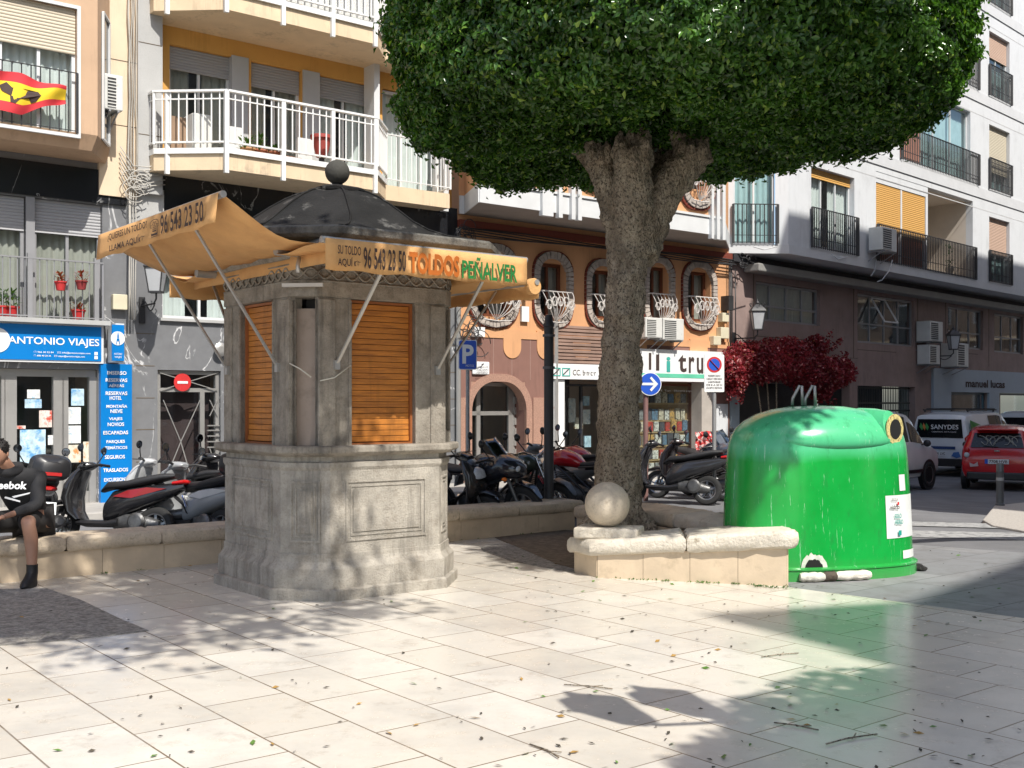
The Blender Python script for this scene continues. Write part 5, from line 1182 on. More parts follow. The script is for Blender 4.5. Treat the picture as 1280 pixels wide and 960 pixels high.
# orange tongues hanging over the terracotta
mb = MB()
for px in (639, 681, 726, 796, 872):
    A, Bx = a_(px - 11), a_(px + 11); zb_ = zTerr - .55
    mb.prism(F, [(A, zTerr + .05)] + [(x, z) for x, z in arc(((A + Bx) / 2, zb_ + (Bx - A) / 2), (Bx - A) / 2, 180, 360, 12)] + [(Bx, zTerr + .05)], -.02, .04)
mb.box(F, oa + .002, ob - .002, -.01, .038, zTerr - .14, zTerr + .02); mb.build('plaster_tongue', M['orange_wall'], B3)
mb = MB()
for px in (616, 639, 662): mb.box(F, a_(px) - .005, a_(px) + .005, .0, .025, z_(px, 475), zTerr - .15)
mb.build('wall_joint', mat('pale_joint', (.36, .24, .2), .8), B3)
mb = MB(); A, Bx, zD = archD[0], archD[1], archD[3]; rr = (Bx - A) * .42
for (ri, ro, bq) in ((0, .16, .06),):
    inn_ = arc((Bx - rr, zD - rr), rr, 0, 90, 12) + arc((A + rr, zD - rr), rr, 90, 180, 12)
    out_ = arc((Bx - rr, zD - rr), rr + ro, 0, 90, 12) + arc((A + rr, zD - rr), rr + ro, 90, 180, 12)
    for k in range(len(inn_) - 1): mb.prism(F, [inn_[k], inn_[k + 1], out_[k + 1], out_[k]], -.01, bq)
    mb.prism(F, [(Bx, .12), (Bx + ro, .12), out_[0], inn_[0]], -.01, bq); mb.prism(F, [(A - ro, .12), (A, .12), inn_[-1], out_[-1]], -.01, bq)
mb.build('door_arch', M['terrazzo_red'], B3)
for s in (0, 1):                                    # corner fillers so that the opening reads rounded
    cx_ = Bx - rr if s else A + rr; pts = arc((cx_, zD - rr), rr, 0 if s else 90, 90 if s else 180, 10); corner = (Bx, zD) if s else (A, zD)
    MB().prism(F, pts + [corner] if s else [corner] + pts[::-1], -.2, .015).build('arch_corner', M['terrazzo_red'], B3)
dm = MB(); fbk = -.34; frame_mb(dm, F, A + .02, Bx - .02, .14, zD - .02, .07, fbk - .03, fbk + .03)
for px in (597, 637): dm.box(F, a_(px, fbk) - .05, a_(px, fbk) + .05, fbk - .03, fbk + .03, .2, zD - .08)
dm.box(F, A + .05, Bx - .05, fbk - .03, fbk + .03, z_(620, 519, fbk), z_(620, 514, fbk)); dd = dm.build('door', M['alu'], B3)
MB().quad(F.P(A, fbk, .14), F.P(Bx, fbk, .14), F.P(Bx, fbk, zD), F.P(A, fbk, zD)).build('pane', GL, dd)
MB().box(F, A - .3, Bx + .3, -1.9, -1.85, 0, zD + .3).build('interior', M['room'], dd)
mb = MB()
for k in range(6): mb.box(F, a_(641, fbk), a_(648, fbk), fbk + .03, fbk + .06, .6 + k * .22, .75 + k * .22)
mb.build('letter_box', M['alu'], dd)
# left shop of the orange building: white sign, shutter louvres above
s1a, s1b = a_(688, .1), a_(775, .1)
mb = MB()
for k in range(11): mb.box(F, a_(694, .05), a_(772, .05), .02, .05 + .02 * (k % 2), z_(715, 455) + .02 + k * .075, z_(715, 455) + .075 + k * .075)
mb.build('louvre_panel', mat('brown_louvre', (.30, .20, .16), .5, .2), B3)
sg1 = MB().box(F, s1a, s1b, .02, .12, z_(715, 474, .1), z_(715, 455, .1)).build('shop_sign', swhite, B3)
tealm = mat('teal_logo', (.05, .35, .30), .5)
for x in (690, 702):
    frame_mb(MB(), F, a_(x + .5, .12), a_(x + 10.5, .12), z_(695, 470, .12), z_(695, 459.5, .12), .02, .12, .128).build('logo_square', tealm, sg1)
    MB().bar(F.P(a_(x + 2, .13), .13, z_(x, 468, .13)), F.P(a_(x + 9, .13), .13, z_(x, 461, .13)), .02, .01).build('logo_line', M['dark_metal'], sg1)
ftext('CC. b·n·c·r', 716, 745, 462, 469, M['black_ink'], sg1, .123)
mb = MB(); mb.box(F, s1a, a_(703), .0, .07, .12, z_(715, 475)); wp = mb.build('white_jamb', swhite, B3)
ftext('◢■', 690, 695, 508, 511, M['orange_ink'], wp, .074)
fb1 = -.3; mb = MB(); frame_mb(mb, F, a_(704, fb1), a_(772, fb1), .14, z_(715, 480, fb1), .05, fb1 - .03, fb1 + .03); mb.box(F, a_(726, fb1) - .03, a_(726, fb1) + .03, fb1 - .03, fb1 + .03, .2, z_(715, 481, fb1)); wf = mb.build('shop_window', M['dark_metal'], B3)
MB().quad(F.P(a_(704, fb1), fb1, .15), F.P(a_(772, fb1), fb1, .15), F.P(a_(772, fb1), fb1, z_(715, 481, fb1)), F.P(a_(704, fb1), fb1, z_(715, 481, fb1))).build('pane', GL, wf)
MB().box(F, a_(700), a_(780), -1.9, -1.86, 0, 3.2).build('interior', M['room'], wf)
for i, (x, y, w, h) in enumerate(((711, 498, 8, 30), (718, 522, 10, 14), (729, 495, 7, 12), (728, 512, 9, 18), (713, 560, 9, 20), (730, 545, 8, 14))):
    MB().box(F, a_(x, -.7), a_(x + w, -.7), -.72, -.68, z_(x, y + h, -.7), z_(x, y, -.7)).build('shop_poster', PM[(i + 1) % 3], wf)
# right shop (books): white fascia
s2a, s2b = a_(803, .15), a_(909, .15)
sg2 = MB().box(F, a_(775, .15), s2b, .02, .15, z_(855, 477, .15), z_(855, 438, .15)).build('shop_sign', swhite, B3)
MB().box(F, a_(775, .15), s2b, .15, .156, z_(855, 472.5, .15), z_(855, 467.5, .15)).build('green_stripe', mat('mint_stripe', (.12, .50, .33), .5), sg2)
for t, x0, x1, y0, y1, m, of in (('l', 811, 814, 441, 462, M['black_ink'], 0), ('l', 820, 824, 443, 463, M['black_ink'], 0), ('i', 833, 838, 446, 465, tealm, .03), ('t', 848, 858, 443, 465, M['black_ink'], .02), ('r', 861, 868, 446, 466, M['black_ink'], .02), ('u', 871, 879, 447, 467, M['black_ink'], .02)):
    ftext(t, x0, x1, y0, y1, m, sg2, .153, of)
fb2 = -.35; mb = MB()
zS0, zS1 = .14, z_(850, 480, fb2); frame_mb(mb, F, a_(775, fb2), a_(876, fb2), zS0, zS1, .05, fb2 - .03, fb2 + .03); wf = mb.build('shop_window', M['brown_wood'], B3)
MB().quad(F.P(a_(775, fb2), fb2, zS0), F.P(a_(876, fb2), fb2, zS0), F.P(a_(876, fb2), fb2, zS1), F.P(a_(775, fb2), fb2, zS1)).build('pane', GL, wf)
ftext('E. Tian   llibreria·papereria', 826, 874, 487, 490, M['white_ink'], wf, fb2 + .032)
sb_ = -.46; MB().box(F, a_(770), a_(880), sb_ - .03, sb_, 0, zS1 + .3).build('shelf_back', mat('book_shelf_back', (.30, .20, .10), .7, .1), wf)
rnd = random.Random(4); books = {}
rowsy = [(490, 503), (510, 524), (524.5, 538), (541, 555), (559, 572), (577, 590)]
shf = MB()
for ri, (yt, yb) in enumerate(rowsy):
    zb_, zt_ = z_(840, yb, sb_), z_(840, yt, sb_); shf.box(F, a_(772), a_(878), sb_, sb_ + .035, zb_ - .05, zb_ - .01)
    x = a_(790)
    while x < a_(874):
        w = rnd.uniform(.13, .2); hh_ = (zt_ - zb_) * rnd.uniform(.75, 1.0); k = rnd.randrange(7); books.setdefault(k, MB()).box(F, x, x + w, sb_ + .005, sb_ + .05, zb_ - .01, zb_ + hh_); x += w + rnd.uniform(.02, .07)
shf.build('shelf', mat('pale_shelf', (.42, .30, .16), .7, .1), wf)
bc_ = [(.45, .06, .04), (.08, .08, .09), (.55, .48, .36), (.12, .2, .28), (.5, .3, .1), (.25, .25, .24), (.6, .58, .52)]
for k, b_ in books.items(): 
    o = b_.build('books', mat('book_cover_%d' % k, bc_[k], .6, .3, 14, stain=((.1, .08, .08), 20, .52, .6)), wf); o['kind'] = 'stuff'
MB().box(F, a_(876), a_(891), -.3, .03, .12, z_(880, 478)).build('jamb', mat('grey_jamb', (.42, .38, .34), .7), B3)
MB().box(F, a_(892), a_(908), -.02, .05, .12, z_(900, 505)).build('white_wall_panel', M['white_wall'], B3)
ac_g = 'air conditioners on the orange wall'
ac_unit('air_conditioner', 'left one of two white air conditioners side by side under the orange arched windows', F, a_(807, .4), a_(828, .4), z_(818, 422, .4), z_(818, 397, .4), .06, .4, ac_g)
ac_unit('air_conditioner', 'right one of two white air conditioners side by side under the orange arched windows', F, a_(829, .4), a_(855, .4), z_(842, 425, .4), z_(842, 398, .4), .06, .4, ac_g)
mb = MB()
for (x, y, w, h) in ((901, 391, 8, 11), (899, 409, 10, 14), (890, 420, 9, 11)): mb.box(F, a_(x, .1), a_(x + w, .1), .0, .16, z_(x, y + h, .1), z_(x, y, .1))
mb.build('meter_box', mat('cream_box', (.60, .55, .40)), B3, bevel=.01)
MB().box(F, a_(905, .1), a_(911, .1), .0, .25, z_(905, 388, .1), z_(905, 370, .1)).build('meter_box', M['dark_metal'], B3)
MB().box(F, a_(652, .06), a_(661, .06), .02, .07, z_(656, 402, .06), z_(656, 383, .06)).build('wall_box', swhite, B3)
c = at(603, 460, 21.6); tagp = MB().box(F, a_(593, .12), a_(614, .12), .03, .07, z_(603, 468, .12), z_(603, 452, .12)).build('name_plate', swhite, B3, bevel=.02)
for i, (t, y) in enumerate((('✦', 455.5), ('CALLE', 458.5), ('DE SAN', 462), ('ISIDRO', 465.3))): ftext(t, 601 - (0 if i == 0 else 4), 605 + (0 if i == 0 else 5), y - 1, y + 1, M['black_ink'], tagp, .122)

# ============================================================ building 4: white upper storeys over brown stone, right
ra, rz = RF.a, RF.z
B4 = root('white_building', RF.P(6, 0, 0), 'white apartment building with black iron balconies over brown stone street level', 'building', rz=RF.t)
RB = 1.0; Z4 = -.6; aR = 60.0
slabs = [(5.40, 5.62), (8.30, 8.62), (11.34, 11.66), (14.36, 14.68)]
chA = 1.13
low = []
lw = [(945, 1025, 414, 352, 4), (1072, 1143, 428, 367, 4), (1185, 1229, 434, 383, 3), (1243, 1279, 440, 392, 3)]
for x0, x1, yb, yt, c_ in lw: low.append((ra(x0), ra(x1), rz(x0, yb + (0 if x0 != 945 else -14)), rz(x0, yt - 1)))
gate = (ra(1072), ra(1144), Z4, rz(1072, 482)); darkd = (ra(924), ra(1062), -.3, rz(930, 478))
shopw = (ra(1186), ra(1234), Z4 + .5, rz(1186, 490)); shopd = (ra(1246), ra(1300), Z4 + .1, rz(1246, 491))
holes_wall(MB(), RF, .02, aR, Z4 - .3, 5.38, 0, low + [gate, darkd, shopw, shopd], .25).build('stone_wall', M['brown_stone'], B4)
mb = MB()
for px in (942, 1067, 1147, 1182, 1236): mb.box(RF, ra(px) - .02, ra(px) + .02, -.02, .004, 3.0, 5.3)
for px, y in ((945, 420), (1072, 437), (1185, 440)): mb.box(RF, ra(px), ra(px) + 2.4, -.02, .004, rz(px, y) - .01, rz(px, y) + .01)
for z in (1.6, 3.0): mb.box(RF, ra(1062), ra(1072), -.02, .004, z, z + .015)
mb.build('wall_joint', M['joint'], B4)
for i, (A, Bx, z0, z1) in enumerate(low): window(B4, RF, A, Bx, z0, z1, 0, .12, cols=lw[i][4], rowz=[z0 + (z1 - z0) * .40], cur='grey' if i == 0 else None, fm='grey_frame', fw=.06, seed=30 + i)
A, Bx, z0, z1 = low[1]; t0 = RF.P(A + (Bx - A) * .28, -.10, z1 - .1); 
mb = MB(); q = [RF.P(A + (Bx - A) * .27, -.08, z1 - .08), RF.P(A + (Bx - A) * .50, -.08, z1 - .08), RF.P(A + (Bx - A) * .52, .30, z0 + (z1 - z0) * .45), RF.P(A + (Bx - A) * .29, .30, z0 + (z1 - z0) * .45)]
for k in range(4): mb.bar(q[k], q[(k + 1) % 4], .05, .04)
mb.build('open_sash', M['white_frame'], B4)
zb0 = rz(946, 338, .5); MB().box(RF, ra(949, .5), aR, .05, .5, zb0, zb0 + .2).build('awning_cassette', mat('grey_cassette', (.27, .265, .25), .6, .1), B4, bevel=.03)
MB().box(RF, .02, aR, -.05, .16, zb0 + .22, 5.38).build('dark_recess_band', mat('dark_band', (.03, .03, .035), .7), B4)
def r4poly(mb, pts, z0, z1):
    n = len(pts); vs = [RF.P(a, b, z) for z in (z0, z1) for a, b in pts]; mb.add(vs, [tuple(range(n)), tuple(range(n, 2 * n))] + [(k, (k + 1) % n, n + (k + 1) % n, n + k) for k in range(n)]); return mb
for i, (s0, s1) in enumerate(slabs):
    e = .03
    r4poly(MB(), [(0, -.3), (0, e), (chA - .01, RB + e), (aR, RB + e), (aR, -.3)], s0, s1).build('floor_slab', mat('white_fascia', (.56, .57, .58), .8, .05), B4)
# upper wall with window openings, storey by storey; loggia cut in
lgA, lgB = ra(1161, RB), ra(1216, RB); blA, blB = ra(1095, RB), ra(1158, RB)
holesu = []; wins = []
wcols = [(1236.5, 1262)]
for (x0, x1) in wcols:
    A, Bx = ra(x0, RB), ra(x1, RB)
    for k, (s0, s1) in enumerate(slabs): 
        h = (A, Bx, s1 + .12, s1 + 2.18); holesu.append(h); wins.append((h, {0: (.56, 'pink'), 1: (.72, 'cream'), 2: (.38, 'pink'), 3: (.4, 'pink')}[k]))
    for k, (s0, s1) in enumerate(slabs):
        for j in (1, 2, 3):
            h = (A + j * 4.2, Bx + j * 4.2, s1 + .12, s1 + 2.18); holesu.append(h); wins.append((h, (.4, 'pink')))
A, Bx = ra(1014, RB), ra(1068, RB); hA = (A, Bx, 5.72, 7.74); holesu.append(hA)
hB = (blA, lgB, 5.70, 8.12); holesu.append(hB)
bl2A, bl2B = ra(1125, RB), ra(1213, RB)
for k in (1, 2): holesu.append((bl2A, bl2B, slabs[k][1] + .1, slabs[k][1] + 2.3)); 
for k in (1, 2, 3): holesu.append((A, Bx, slabs[k][1] + .1, slabs[k][1] + 2.1))
UW = MB(); 
for k, (s0, s1) in enumerate(slabs):
    top = slabs[k + 1][0] if k < 3 else 17.4
    holes_wall(UW, RF, chA, aR, s1, top, RB, [h for h in holesu if s1 < h[2] < top], .22)
    UW.quad(RF.P(0, .0, s1), RF.P(.10, .09, s1), RF.P(.10, .09, top), RF.P(0, 0, top)); UW.quad(RF.P(chA, RB, s1), RF.P(.88, .78, s1), RF.P(.88, .78, top), RF.P(chA, RB, top))
    wt = s1 + 2.1; UW.quad(RF.P(.10, .09, wt), RF.P(.88, .78, wt), RF.P(.88, .78, top), RF.P(.10, .09, top))
UW.build('upper_wall', M['white_wall'], B4)
mb = MB()
for k, (s0, s1) in enumerate(slabs): mb.box(RF, chA, aR, RB, RB + .004, s1 + 2.32, s1 + 2.345)
mb.build('wall_joint', mat('pale_grey_joint', (.5, .5, .5), .8), B4)
# chamfer windows
chF = Fr(RF.P(.10, .09, 0).x, RF.P(.10, .09, 0).y, math.degrees(math.atan2((RF.P(.88, .78, 0) - RF.P(.10, .09, 0)).y, (RF.P(.88, .78, 0) - RF.P(.10, .09, 0)).x))); cl_ = (RF.P(.88, .78, 0) - RF.P(.10, .09, 0)).length
for k in range(3):
    s1 = slabs[k][1]; window(B4, chF, .0, cl_, s1, s1 + 2.1, 0, .1, cols=2, cur='teal', fm='white_frame', seed=40 + k)
    mb = MB(); railing(mb, chF, [(-.02, .06), (cl_ + .05, .06)], s1 + .02, s1 + .98, sp=.11, r=.0125, top=.02, mid=s1 + .22); mb.build('railing', M['dark_metal'], B4)
for h, (sh, sm) in wins:
    window(B4, RF, h[0], h[1], h[2], h[3], RB, .16, cols=2, sh=sh, shm=sm, cur='teal', fm='brown_wood' if 0 else 'white_frame', seed=int(h[2] * 7))
    mb = MB(); railing(mb, RF, [(h[0] - .06, RB + .05), (h[1] + .08, RB + .05)], h[2] - .06, h[2] + .96, sp=.11, r=.0125, top=.02, mid=h[2] + .2)
    for zz in (.75, .82): mb.bar(RF.P(h[0] - .06, RB + .05, h[2] + zz), RF.P(h[1] + .08, RB + .05, h[2] + zz), .012)
    mb.build('railing', M['dark_metal'], B4)
window(B4, RF, hA[0], hA[1], hA[2], hA[3], RB, .18, cols=3, sh=.12, shm='orange', cur='white', fm='white_frame', seed=51, curw=.8)
for k in (1, 2, 3): window(B4, RF, hA[0], hA[1], slabs[k][1] + .1, slabs[k][1] + 2.1, RB, .18, cols=3, sh=.12, shm='orange', cur='white', seed=52 + k)
mb = MB(); railing(mb, RF, [(hA[0] - .05, RB + .06), (hA[1] + .1, RB + .06)], 5.66, 6.68, sp=.105, r=.0125, top=.02, mid=5.9); mb.build('railing', M['dark_metal'], B4)
# blinds and the open loggia
lw_ = MB(); L0, L1, Lz0, Lz1 = hB; dp = 1.5
lw_.quad(RF.P(L0, RB - .22, Lz0), RF.P(L0, RB - dp, Lz0), RF.P(L0, RB - dp, Lz1), RF.P(L0, RB - .22, Lz1)); lw_.quad(RF.P(L1, RB - .22, Lz0), RF.P(L1, RB - dp, Lz0), RF.P(L1, RB - dp, Lz1), RF.P(L1, RB - .22, Lz1))
lw_.quad(RF.P(L0, RB - dp, Lz0), RF.P(L1, RB - dp, Lz0), RF.P(L1, RB - dp, Lz1), RF.P(L0, RB - dp, Lz1)); lw_.quad(RF.P(L0, RB - .22, Lz1), RF.P(L1, RB - .22, Lz1), RF.P(L1, RB - dp, Lz1), RF.P(L0, RB - dp, Lz1)); lw_.quad(RF.P(L0, RB - .22, Lz0), RF.P(L1, RB - .22, Lz0), RF.P(L1, RB - dp, Lz0), RF.P(L0, RB - dp, Lz0))
lw_.build('loggia', mat('warm_white_render', (.62, .55, .47), .85, .05), B4)
MB().box(RF, blB - .02, blB + .12, RB - .9, RB - .01, Lz0, Lz1).build('loggia_pier', M['white_wall'], B4)
am = (blA + blB) / 2
MB().box(RF, blA + .02, am - .05, RB - .06, RB - .03, 6.55, Lz1 - .32).build('blind', SH['orange'], B4); MB().box(RF, am + .05, blB - .04, RB - .06, RB - .03, 6.52, Lz1 - .32).build('blind', SH['orange'], B4)
MB().box(RF, blA + .02, blB - .03, RB - .14, RB - .10, Lz0, 6.56).build('lower_blind', SH['brown'], B4)
MB().box(RF, blA, blB, RB - .08, RB - .01, Lz1 - .30, Lz1 - .002).build('blind_box', M['white_wall'], B4)
MB().box(RF, am - .045, am + .045, RB - .10, RB - .02, Lz0, Lz1 - .31).build('blind_post', M['white_frame'], B4)
MB().box(RF, L1 - .95, L1 - .35, RB - dp + .005, RB - dp + .03, Lz0, Lz0 + 1.9).build('loggia_door', M['brown_wood'], B4)
mb = MB(); railing(mb, RF, [(blA, .85 * RB + .2), (lgB + .15, RB + .05)], 5.64, 6.66, sp=.11, r=.0125, top=.02, mid=5.9); mb.build('railing', M['dark_metal'], B4)
for k in (1, 2):
    zz = slabs[k][1]; window(B4, RF, bl2A, bl2B, zz + .1, zz + 2.3, RB, .15, cols=4, cur='teal', seed=60 + k); mb = MB(); railing(mb, RF, [(bl2A, RB + .06), (ra(1222, RB), RB + .06)], zz + .04, zz + 1.02, sp=.11, r=.0125, top=.02, mid=zz + .3); mb.build('railing', M['dark_metal'], B4)
    MB().box(RF, bl2A + .2, bl2A + 1.4, RB - .1, RB - .05, zz + .1, zz + 1.6).build('curtain_panel', mat('salmon_curtain', (.5, .24, .17), .8), B4)
for A_0, lab, z0, b0, b1, w, h in ((ra(1103, 1.5), 'white air conditioner on the iron balcony under the orange blinds', 5.85, 1.1, 1.5, .85, .62), (ra(1163, .5), 'upper left unit of the air conditioner cluster beside the street lantern', rz(1163, 426, .5), .05, .5, .9, .62), (ra(1172, .7), 'lower middle unit of the air conditioner cluster above the clothes shop', rz(1172, 455, .6), .05, .45, .75, .6), (ra(1197, .6), 'lower right unit of the air conditioner cluster above the clothes shop', rz(1197, 458, .6), .05, .6, .85, .75)):
    ac_unit('air_conditioner', lab, RF, A_0, A_0 + w, z0, z0 + h, b0, b1)
for pts in (((1096, 325), (1094, 338), (1089, 345)), ((1116, 325), (1112, 338), (1103, 350), (1097, 352)), ((1040, 318), (1048, 324), (1060, 321)), ((942, 308), (955, 312), (972, 308))):
    MB().tube([RF.P(ra(x, 1.08), 1.07, rz(x, y, 1.08)) for x, y in pts], .014, 5).build('loose_cable', M['white_frame'], B4, smooth=True)
p = RF.P(ra(1187, .8), .8, 5.63); pot_plant('leafy green plant in the open loggia of the white building', (p.x, p.y, 5.71), 1.3, (.5, .45, .38), 'green', .75)
# street level: dark doorway, gate, clothes shop front
for (h, nm) in ((gate, 'gate'), (darkd, 'doorway')):
    MB().box(RF, h[0] - .1, h[1] + .1, -1.2, -1.15, h[2], h[3] + .1).build('interior', M['room'], B4)
mb = MB()
for i in range(34):
    a = gate[0] + (gate[1] - gate[0]) * (i + .5) / 34; mb.bar(RF.P(a, -.2, gate[2]), RF.P(a, -.2, gate[3]), .025)
for z in (.2, 1.5, gate[3] - .5, gate[3] - .05): mb.bar(RF.P(gate[0], -.2, z), RF.P(gate[1], -.2, z), .05)
mb.build('gate', mat('dark_green_gate', (.02, .03, .028), .5), B4)
mb = MB(); A, Bx = darkd[0], darkd[1]
MB().box(RF, A, A + 2.0, -.22, -.16, -.3, darkd[3] - .02).build('door_sheet', mat('black_sheet', (.02, .02, .02), .4, .3, 2), B4)  # near-black sheet set across part of the dark opening
MB().box(RF, ra(912), ra(923), .0, .03, -.3, rz(915, 440)).build('pale_jamb', mat('pale_blue_paint', (.33, .40, .45), .7, .1), B4)
bl = MB(); sA, sB = ra(1167, .08), ra(1320, .08); zs1 = rz(1167, 460, .08)
bl.box(RF, sA, shopw[0] - .0, .0, .08, Z4, zs1); bl.box(RF, shopw[0], sB, .0, .08, shopw[3], zs1); bl.box(RF, shopw[1], shopd[0], .0, .08, Z4, shopw[3] - .001); bl.box(RF, shopw[0], shopw[1], .0, .08, Z4, shopw[2]); bl.box(RF, shopd[1], sB, .0, .08, Z4, shopw[3] - .001)
sf4 = bl.build('clothes_shop_front', mat('blue_grey_panel', (.30, .36, .42), .5, .05, 2), B4)
def rtext(t, x0, x1, y0, y1, m, parent, b, off=0.0): return ftext(t, x0, x1, y0, y1, m, parent, b, off, f=RF)
rtext('manuel lucas', 1207, 1256, 474, 484, M['black_ink'], sf4, .085, .03)
for (h, k) in ((shopw, 0), (shopd, 1)):
    mb = MB(); frame_mb(mb, RF, h[0] + .01, h[1] - .01, h[2] + .01, h[3] - .01, .07, -.16, -.1); w_ = mb.build('shop_window', mat('teal_frame', (.05, .10, .12), .4), B4)
    MB().quad(RF.P(h[0], -.13, h[2]), RF.P(h[1], -.13, h[2]), RF.P(h[1], -.13, h[3]), RF.P(h[0], -.13, h[3])).build('pane', GL, w_); MB().box(RF, h[0] - .2, h[1] + .2, -1.6, -1.55, h[2] - .3, h[3] + .2).build('interior', M['room'], w_)
m_, nt_, b_ = new_mat('lit_display'); b_.inputs['Base Color'].default_value = (.6, .7, .72, 1); b_.inputs['Emission Color'].default_value = (.7, .9, 1, 1); b_.inputs['Emission Strength'].default_value = .5
MB().box(RF, ra(1187), ra(1213), -.8, -.75, shopw[2] + .5, shopw[3] - .15).build('lit_display', m_, B4)
MB().box(RF, ra(1249), ra(1251), -.12, -.05, shopd[2], shopd[3]).build('white_door_edge', swhite, B4)
tag(MB().box(RF, ra(1155, .1), ra(1161, .1), .03, .08, rz(1157, 422, .1), rz(1157, 414, .1)).build('red_plaque', signred), 'small red plaque on the brown stone wall left of the air conditioners', 'plaque')
lantern('black street lantern on the brown stone wall above the red vine', RF, ra(946, .7), .02, .72, rz(946, 411, .72), 1.05)
lantern('black street lantern in front of the air conditioner cluster', RF, ra(1191, .8), .02, .82, rz(1191, 436, .82), 1.05)
mb = MB(); rnd = random.Random(8)
for k in range(7):
    c = RF.P(.25 + rnd.uniform(-.3, .3), .35, rz(918, 326 + rnd.uniform(-8, 6), .3)); r0 = rnd.uniform(.06, .18); mb.tube([c + Au * (r0 * math.cos(t)) + Zu * (r0 * .6 * math.sin(t)) for t in np.linspace(0, 5.6, 12)], .014, 5)
for x in (912, 914): mb.tube([RF.P(ra(x, .1), .1, 5.2), RF.P(ra(x, .1), .12, 3.9), RF.P(ra(x + 1, .1), .1, 2.9)], .018, 5)
mb.tube([RF.P(ra(919, .1), .1, 5.0), RF.P(ra(919, .1), .12, 3.0)], .014, 5)
mb.build('wall_cable', M['dark_metal'], B4, smooth=True)
# red climbing vine
vr = root('red_vine', RF.P(2.4, .3, 0), 'dark red flowering vine climbing over the shop door of the brown stone wall', 'climbing plant', rz=RF.t)
g = np.random.default_rng(5); V = []
bl_ = []
for i in range(26):
    t = i / 25; px = 908 + 142 * t; y = 462 - 8 * math.sin(t * 3) + g.uniform(-6, 6) + (14 if t > .6 else 0) * 1; bl_.append((px, y - 4, 20 + 9 * math.sin(t * math.pi) + g.uniform(-4, 4)))
for (px, y) in ((1000, 440), (1020, 432), (985, 438), (960, 436), (940, 440), (1035, 470), (1025, 490), (1030, 478), (925, 470), (918, 480)): bl_.append((px, y, 17))
NV = 1700
for (px, y, r) in bl_:
    b = .35; sc = (F.P(0, 0, 0)).length; Yd = RF.P(ra(px, b), b, 0).y; rr = r * Yd / FPX; c = RF.P(ra(px, b), b, rz(px, y, b)); n = int(NV * (r / 24) ** 2)
    d = g.normal(0, 1, (n, 3)); d /= np.linalg.norm(d, axis=1)[:, None]; rad = rr * g.random(n)[:, None] ** .5; pos = np.array(c) + d * rad * np.array([1, .55, .85]); V.append(pos)
for (p, q) in (((1040, 470), (1058, 440)), ((1030, 450), (1038, 412)), ((1035, 440), (1052, 424)), ((1045, 480), (1062, 472)), ((925, 470), (925, 505)), ((915, 480), (913, 500)), ((1030, 490), (1045, 512))):
    t = g.random(90); px = p[0] + (q[0] - p[0]) * t + g.normal(0, 1.5, 90); y = p[1] + (q[1] - p[1]) * t + g.normal(0, 1.5, 90)
    V.append(np.array([tuple(RF.P(ra(a, .3), .3 + g.normal(0, .05), rz(a, b_, .3))) for a, b_ in zip(px, y)]))
pos = np.concatenate(V); n = len(pos); N = g.normal(0, 1, (n, 3)); N /= np.linalg.norm(N, axis=1)[:, None]; D = np.cross(N, g.normal(0, 1, (n, 3))); D /= np.linalg.norm(D, axis=1)[:, None]; Wd = np.cross(N, D); l = g.uniform(.03, .065, (n, 1))
leaf_mesh('foliage', np.stack([pos - D * l, pos + Wd * l * .5, pos + D * l, pos - Wd * l * .5], 1).reshape(-1, 3), mat_leaf('red_vine_leaves', (.16, .014, .022), (.46, .04, .06), .3, .5, (.55, .22, .22)), vr)
mb = MB()
for k in range(3): mb.tube([RF.P(1.4 + k * .25, .1, -.3), RF.P(1.2 + k * .35, .2, 1.4), RF.P(.8 + k * .5, .25, 2.6 + .2 * math.sin(k))], .02, 5)
mb.build('stem', M['bark'], vr, smooth=True)

# ============================================================ buildings and trees outside the frame that throw the shade
def block(name, label, poly, H0, col, skip=()):
    r = root(name, (poly[0][0], poly[0][1], 0), label, 'building'); n = len(poly); c = Vector((sum(p[0] for p in poly) / n, sum(p[1] for p in poly) / n, 0))
    MB().slab(poly, -1, H0).build('wall', mat(name + '_render', col, .85, .08, 1.5), r)
    wf = MB(); wg = MB(); sl = MB()
    for k in range(n):
        p = Vector((*poly[k], 0)); q = Vector((*poly[(k + 1) % n], 0)); L = (q - p).length
        if L < 3: continue
        d = (q - p) / L; nrm = Vector((d.y, -d.x, 0)); 
        if nrm.dot(p - c) < 0: nrm = -nrm
        fr = Fr(p.x, p.y, math.degrees(math.atan2(d.y, d.x))); sgn = 1 if Vector((fr.N[0], fr.N[1], 0)).dot(nrm) > 0 else -1
        m = int(L / 2.6)
        for i in range(m):
            for fl in range(int((H0 - 1) / 3)):
                a = (i + .5) * L / m; z = 1 + fl * 3; wf.box(fr, a - .55, a + .55, sgn * -.02, sgn * .05, z, z + 1.5); wg.box(fr, a - .48, a + .48, sgn * .04, sgn * .06, z + .07, z + 1.43)
        for fl in range(1, int(H0 / 3) + 1): sl.box(fr, 0, L, sgn * -.02, sgn * .12, fl * 3 - .15, fl * 3 + .05)
    wf.build('window', M['white_frame'], r); w = wg.build('pane', mat('dark_pane', (.03, .035, .04)), r); w['kind'] = 'stuff'; sl.build('cornice', M['cream'], r)
block('side_building', 'tall cream building right of the camera whose roof corner shades the paving', [(9.9, -5), (11.8, -4.4), (14.0, -1.8), (16.5, 1.2), (24, -2), (20, -16), (15.6, -15)], 20, (.62, .53, .42))
block('corner_building', 'tall pale building across the side street shading the brown stone front', [(12.5, 18.0), (14.7, 6.1), (17.5, 4.0), (36, 22), (31.5, 37.3)], 20, (.36, .32, .27))
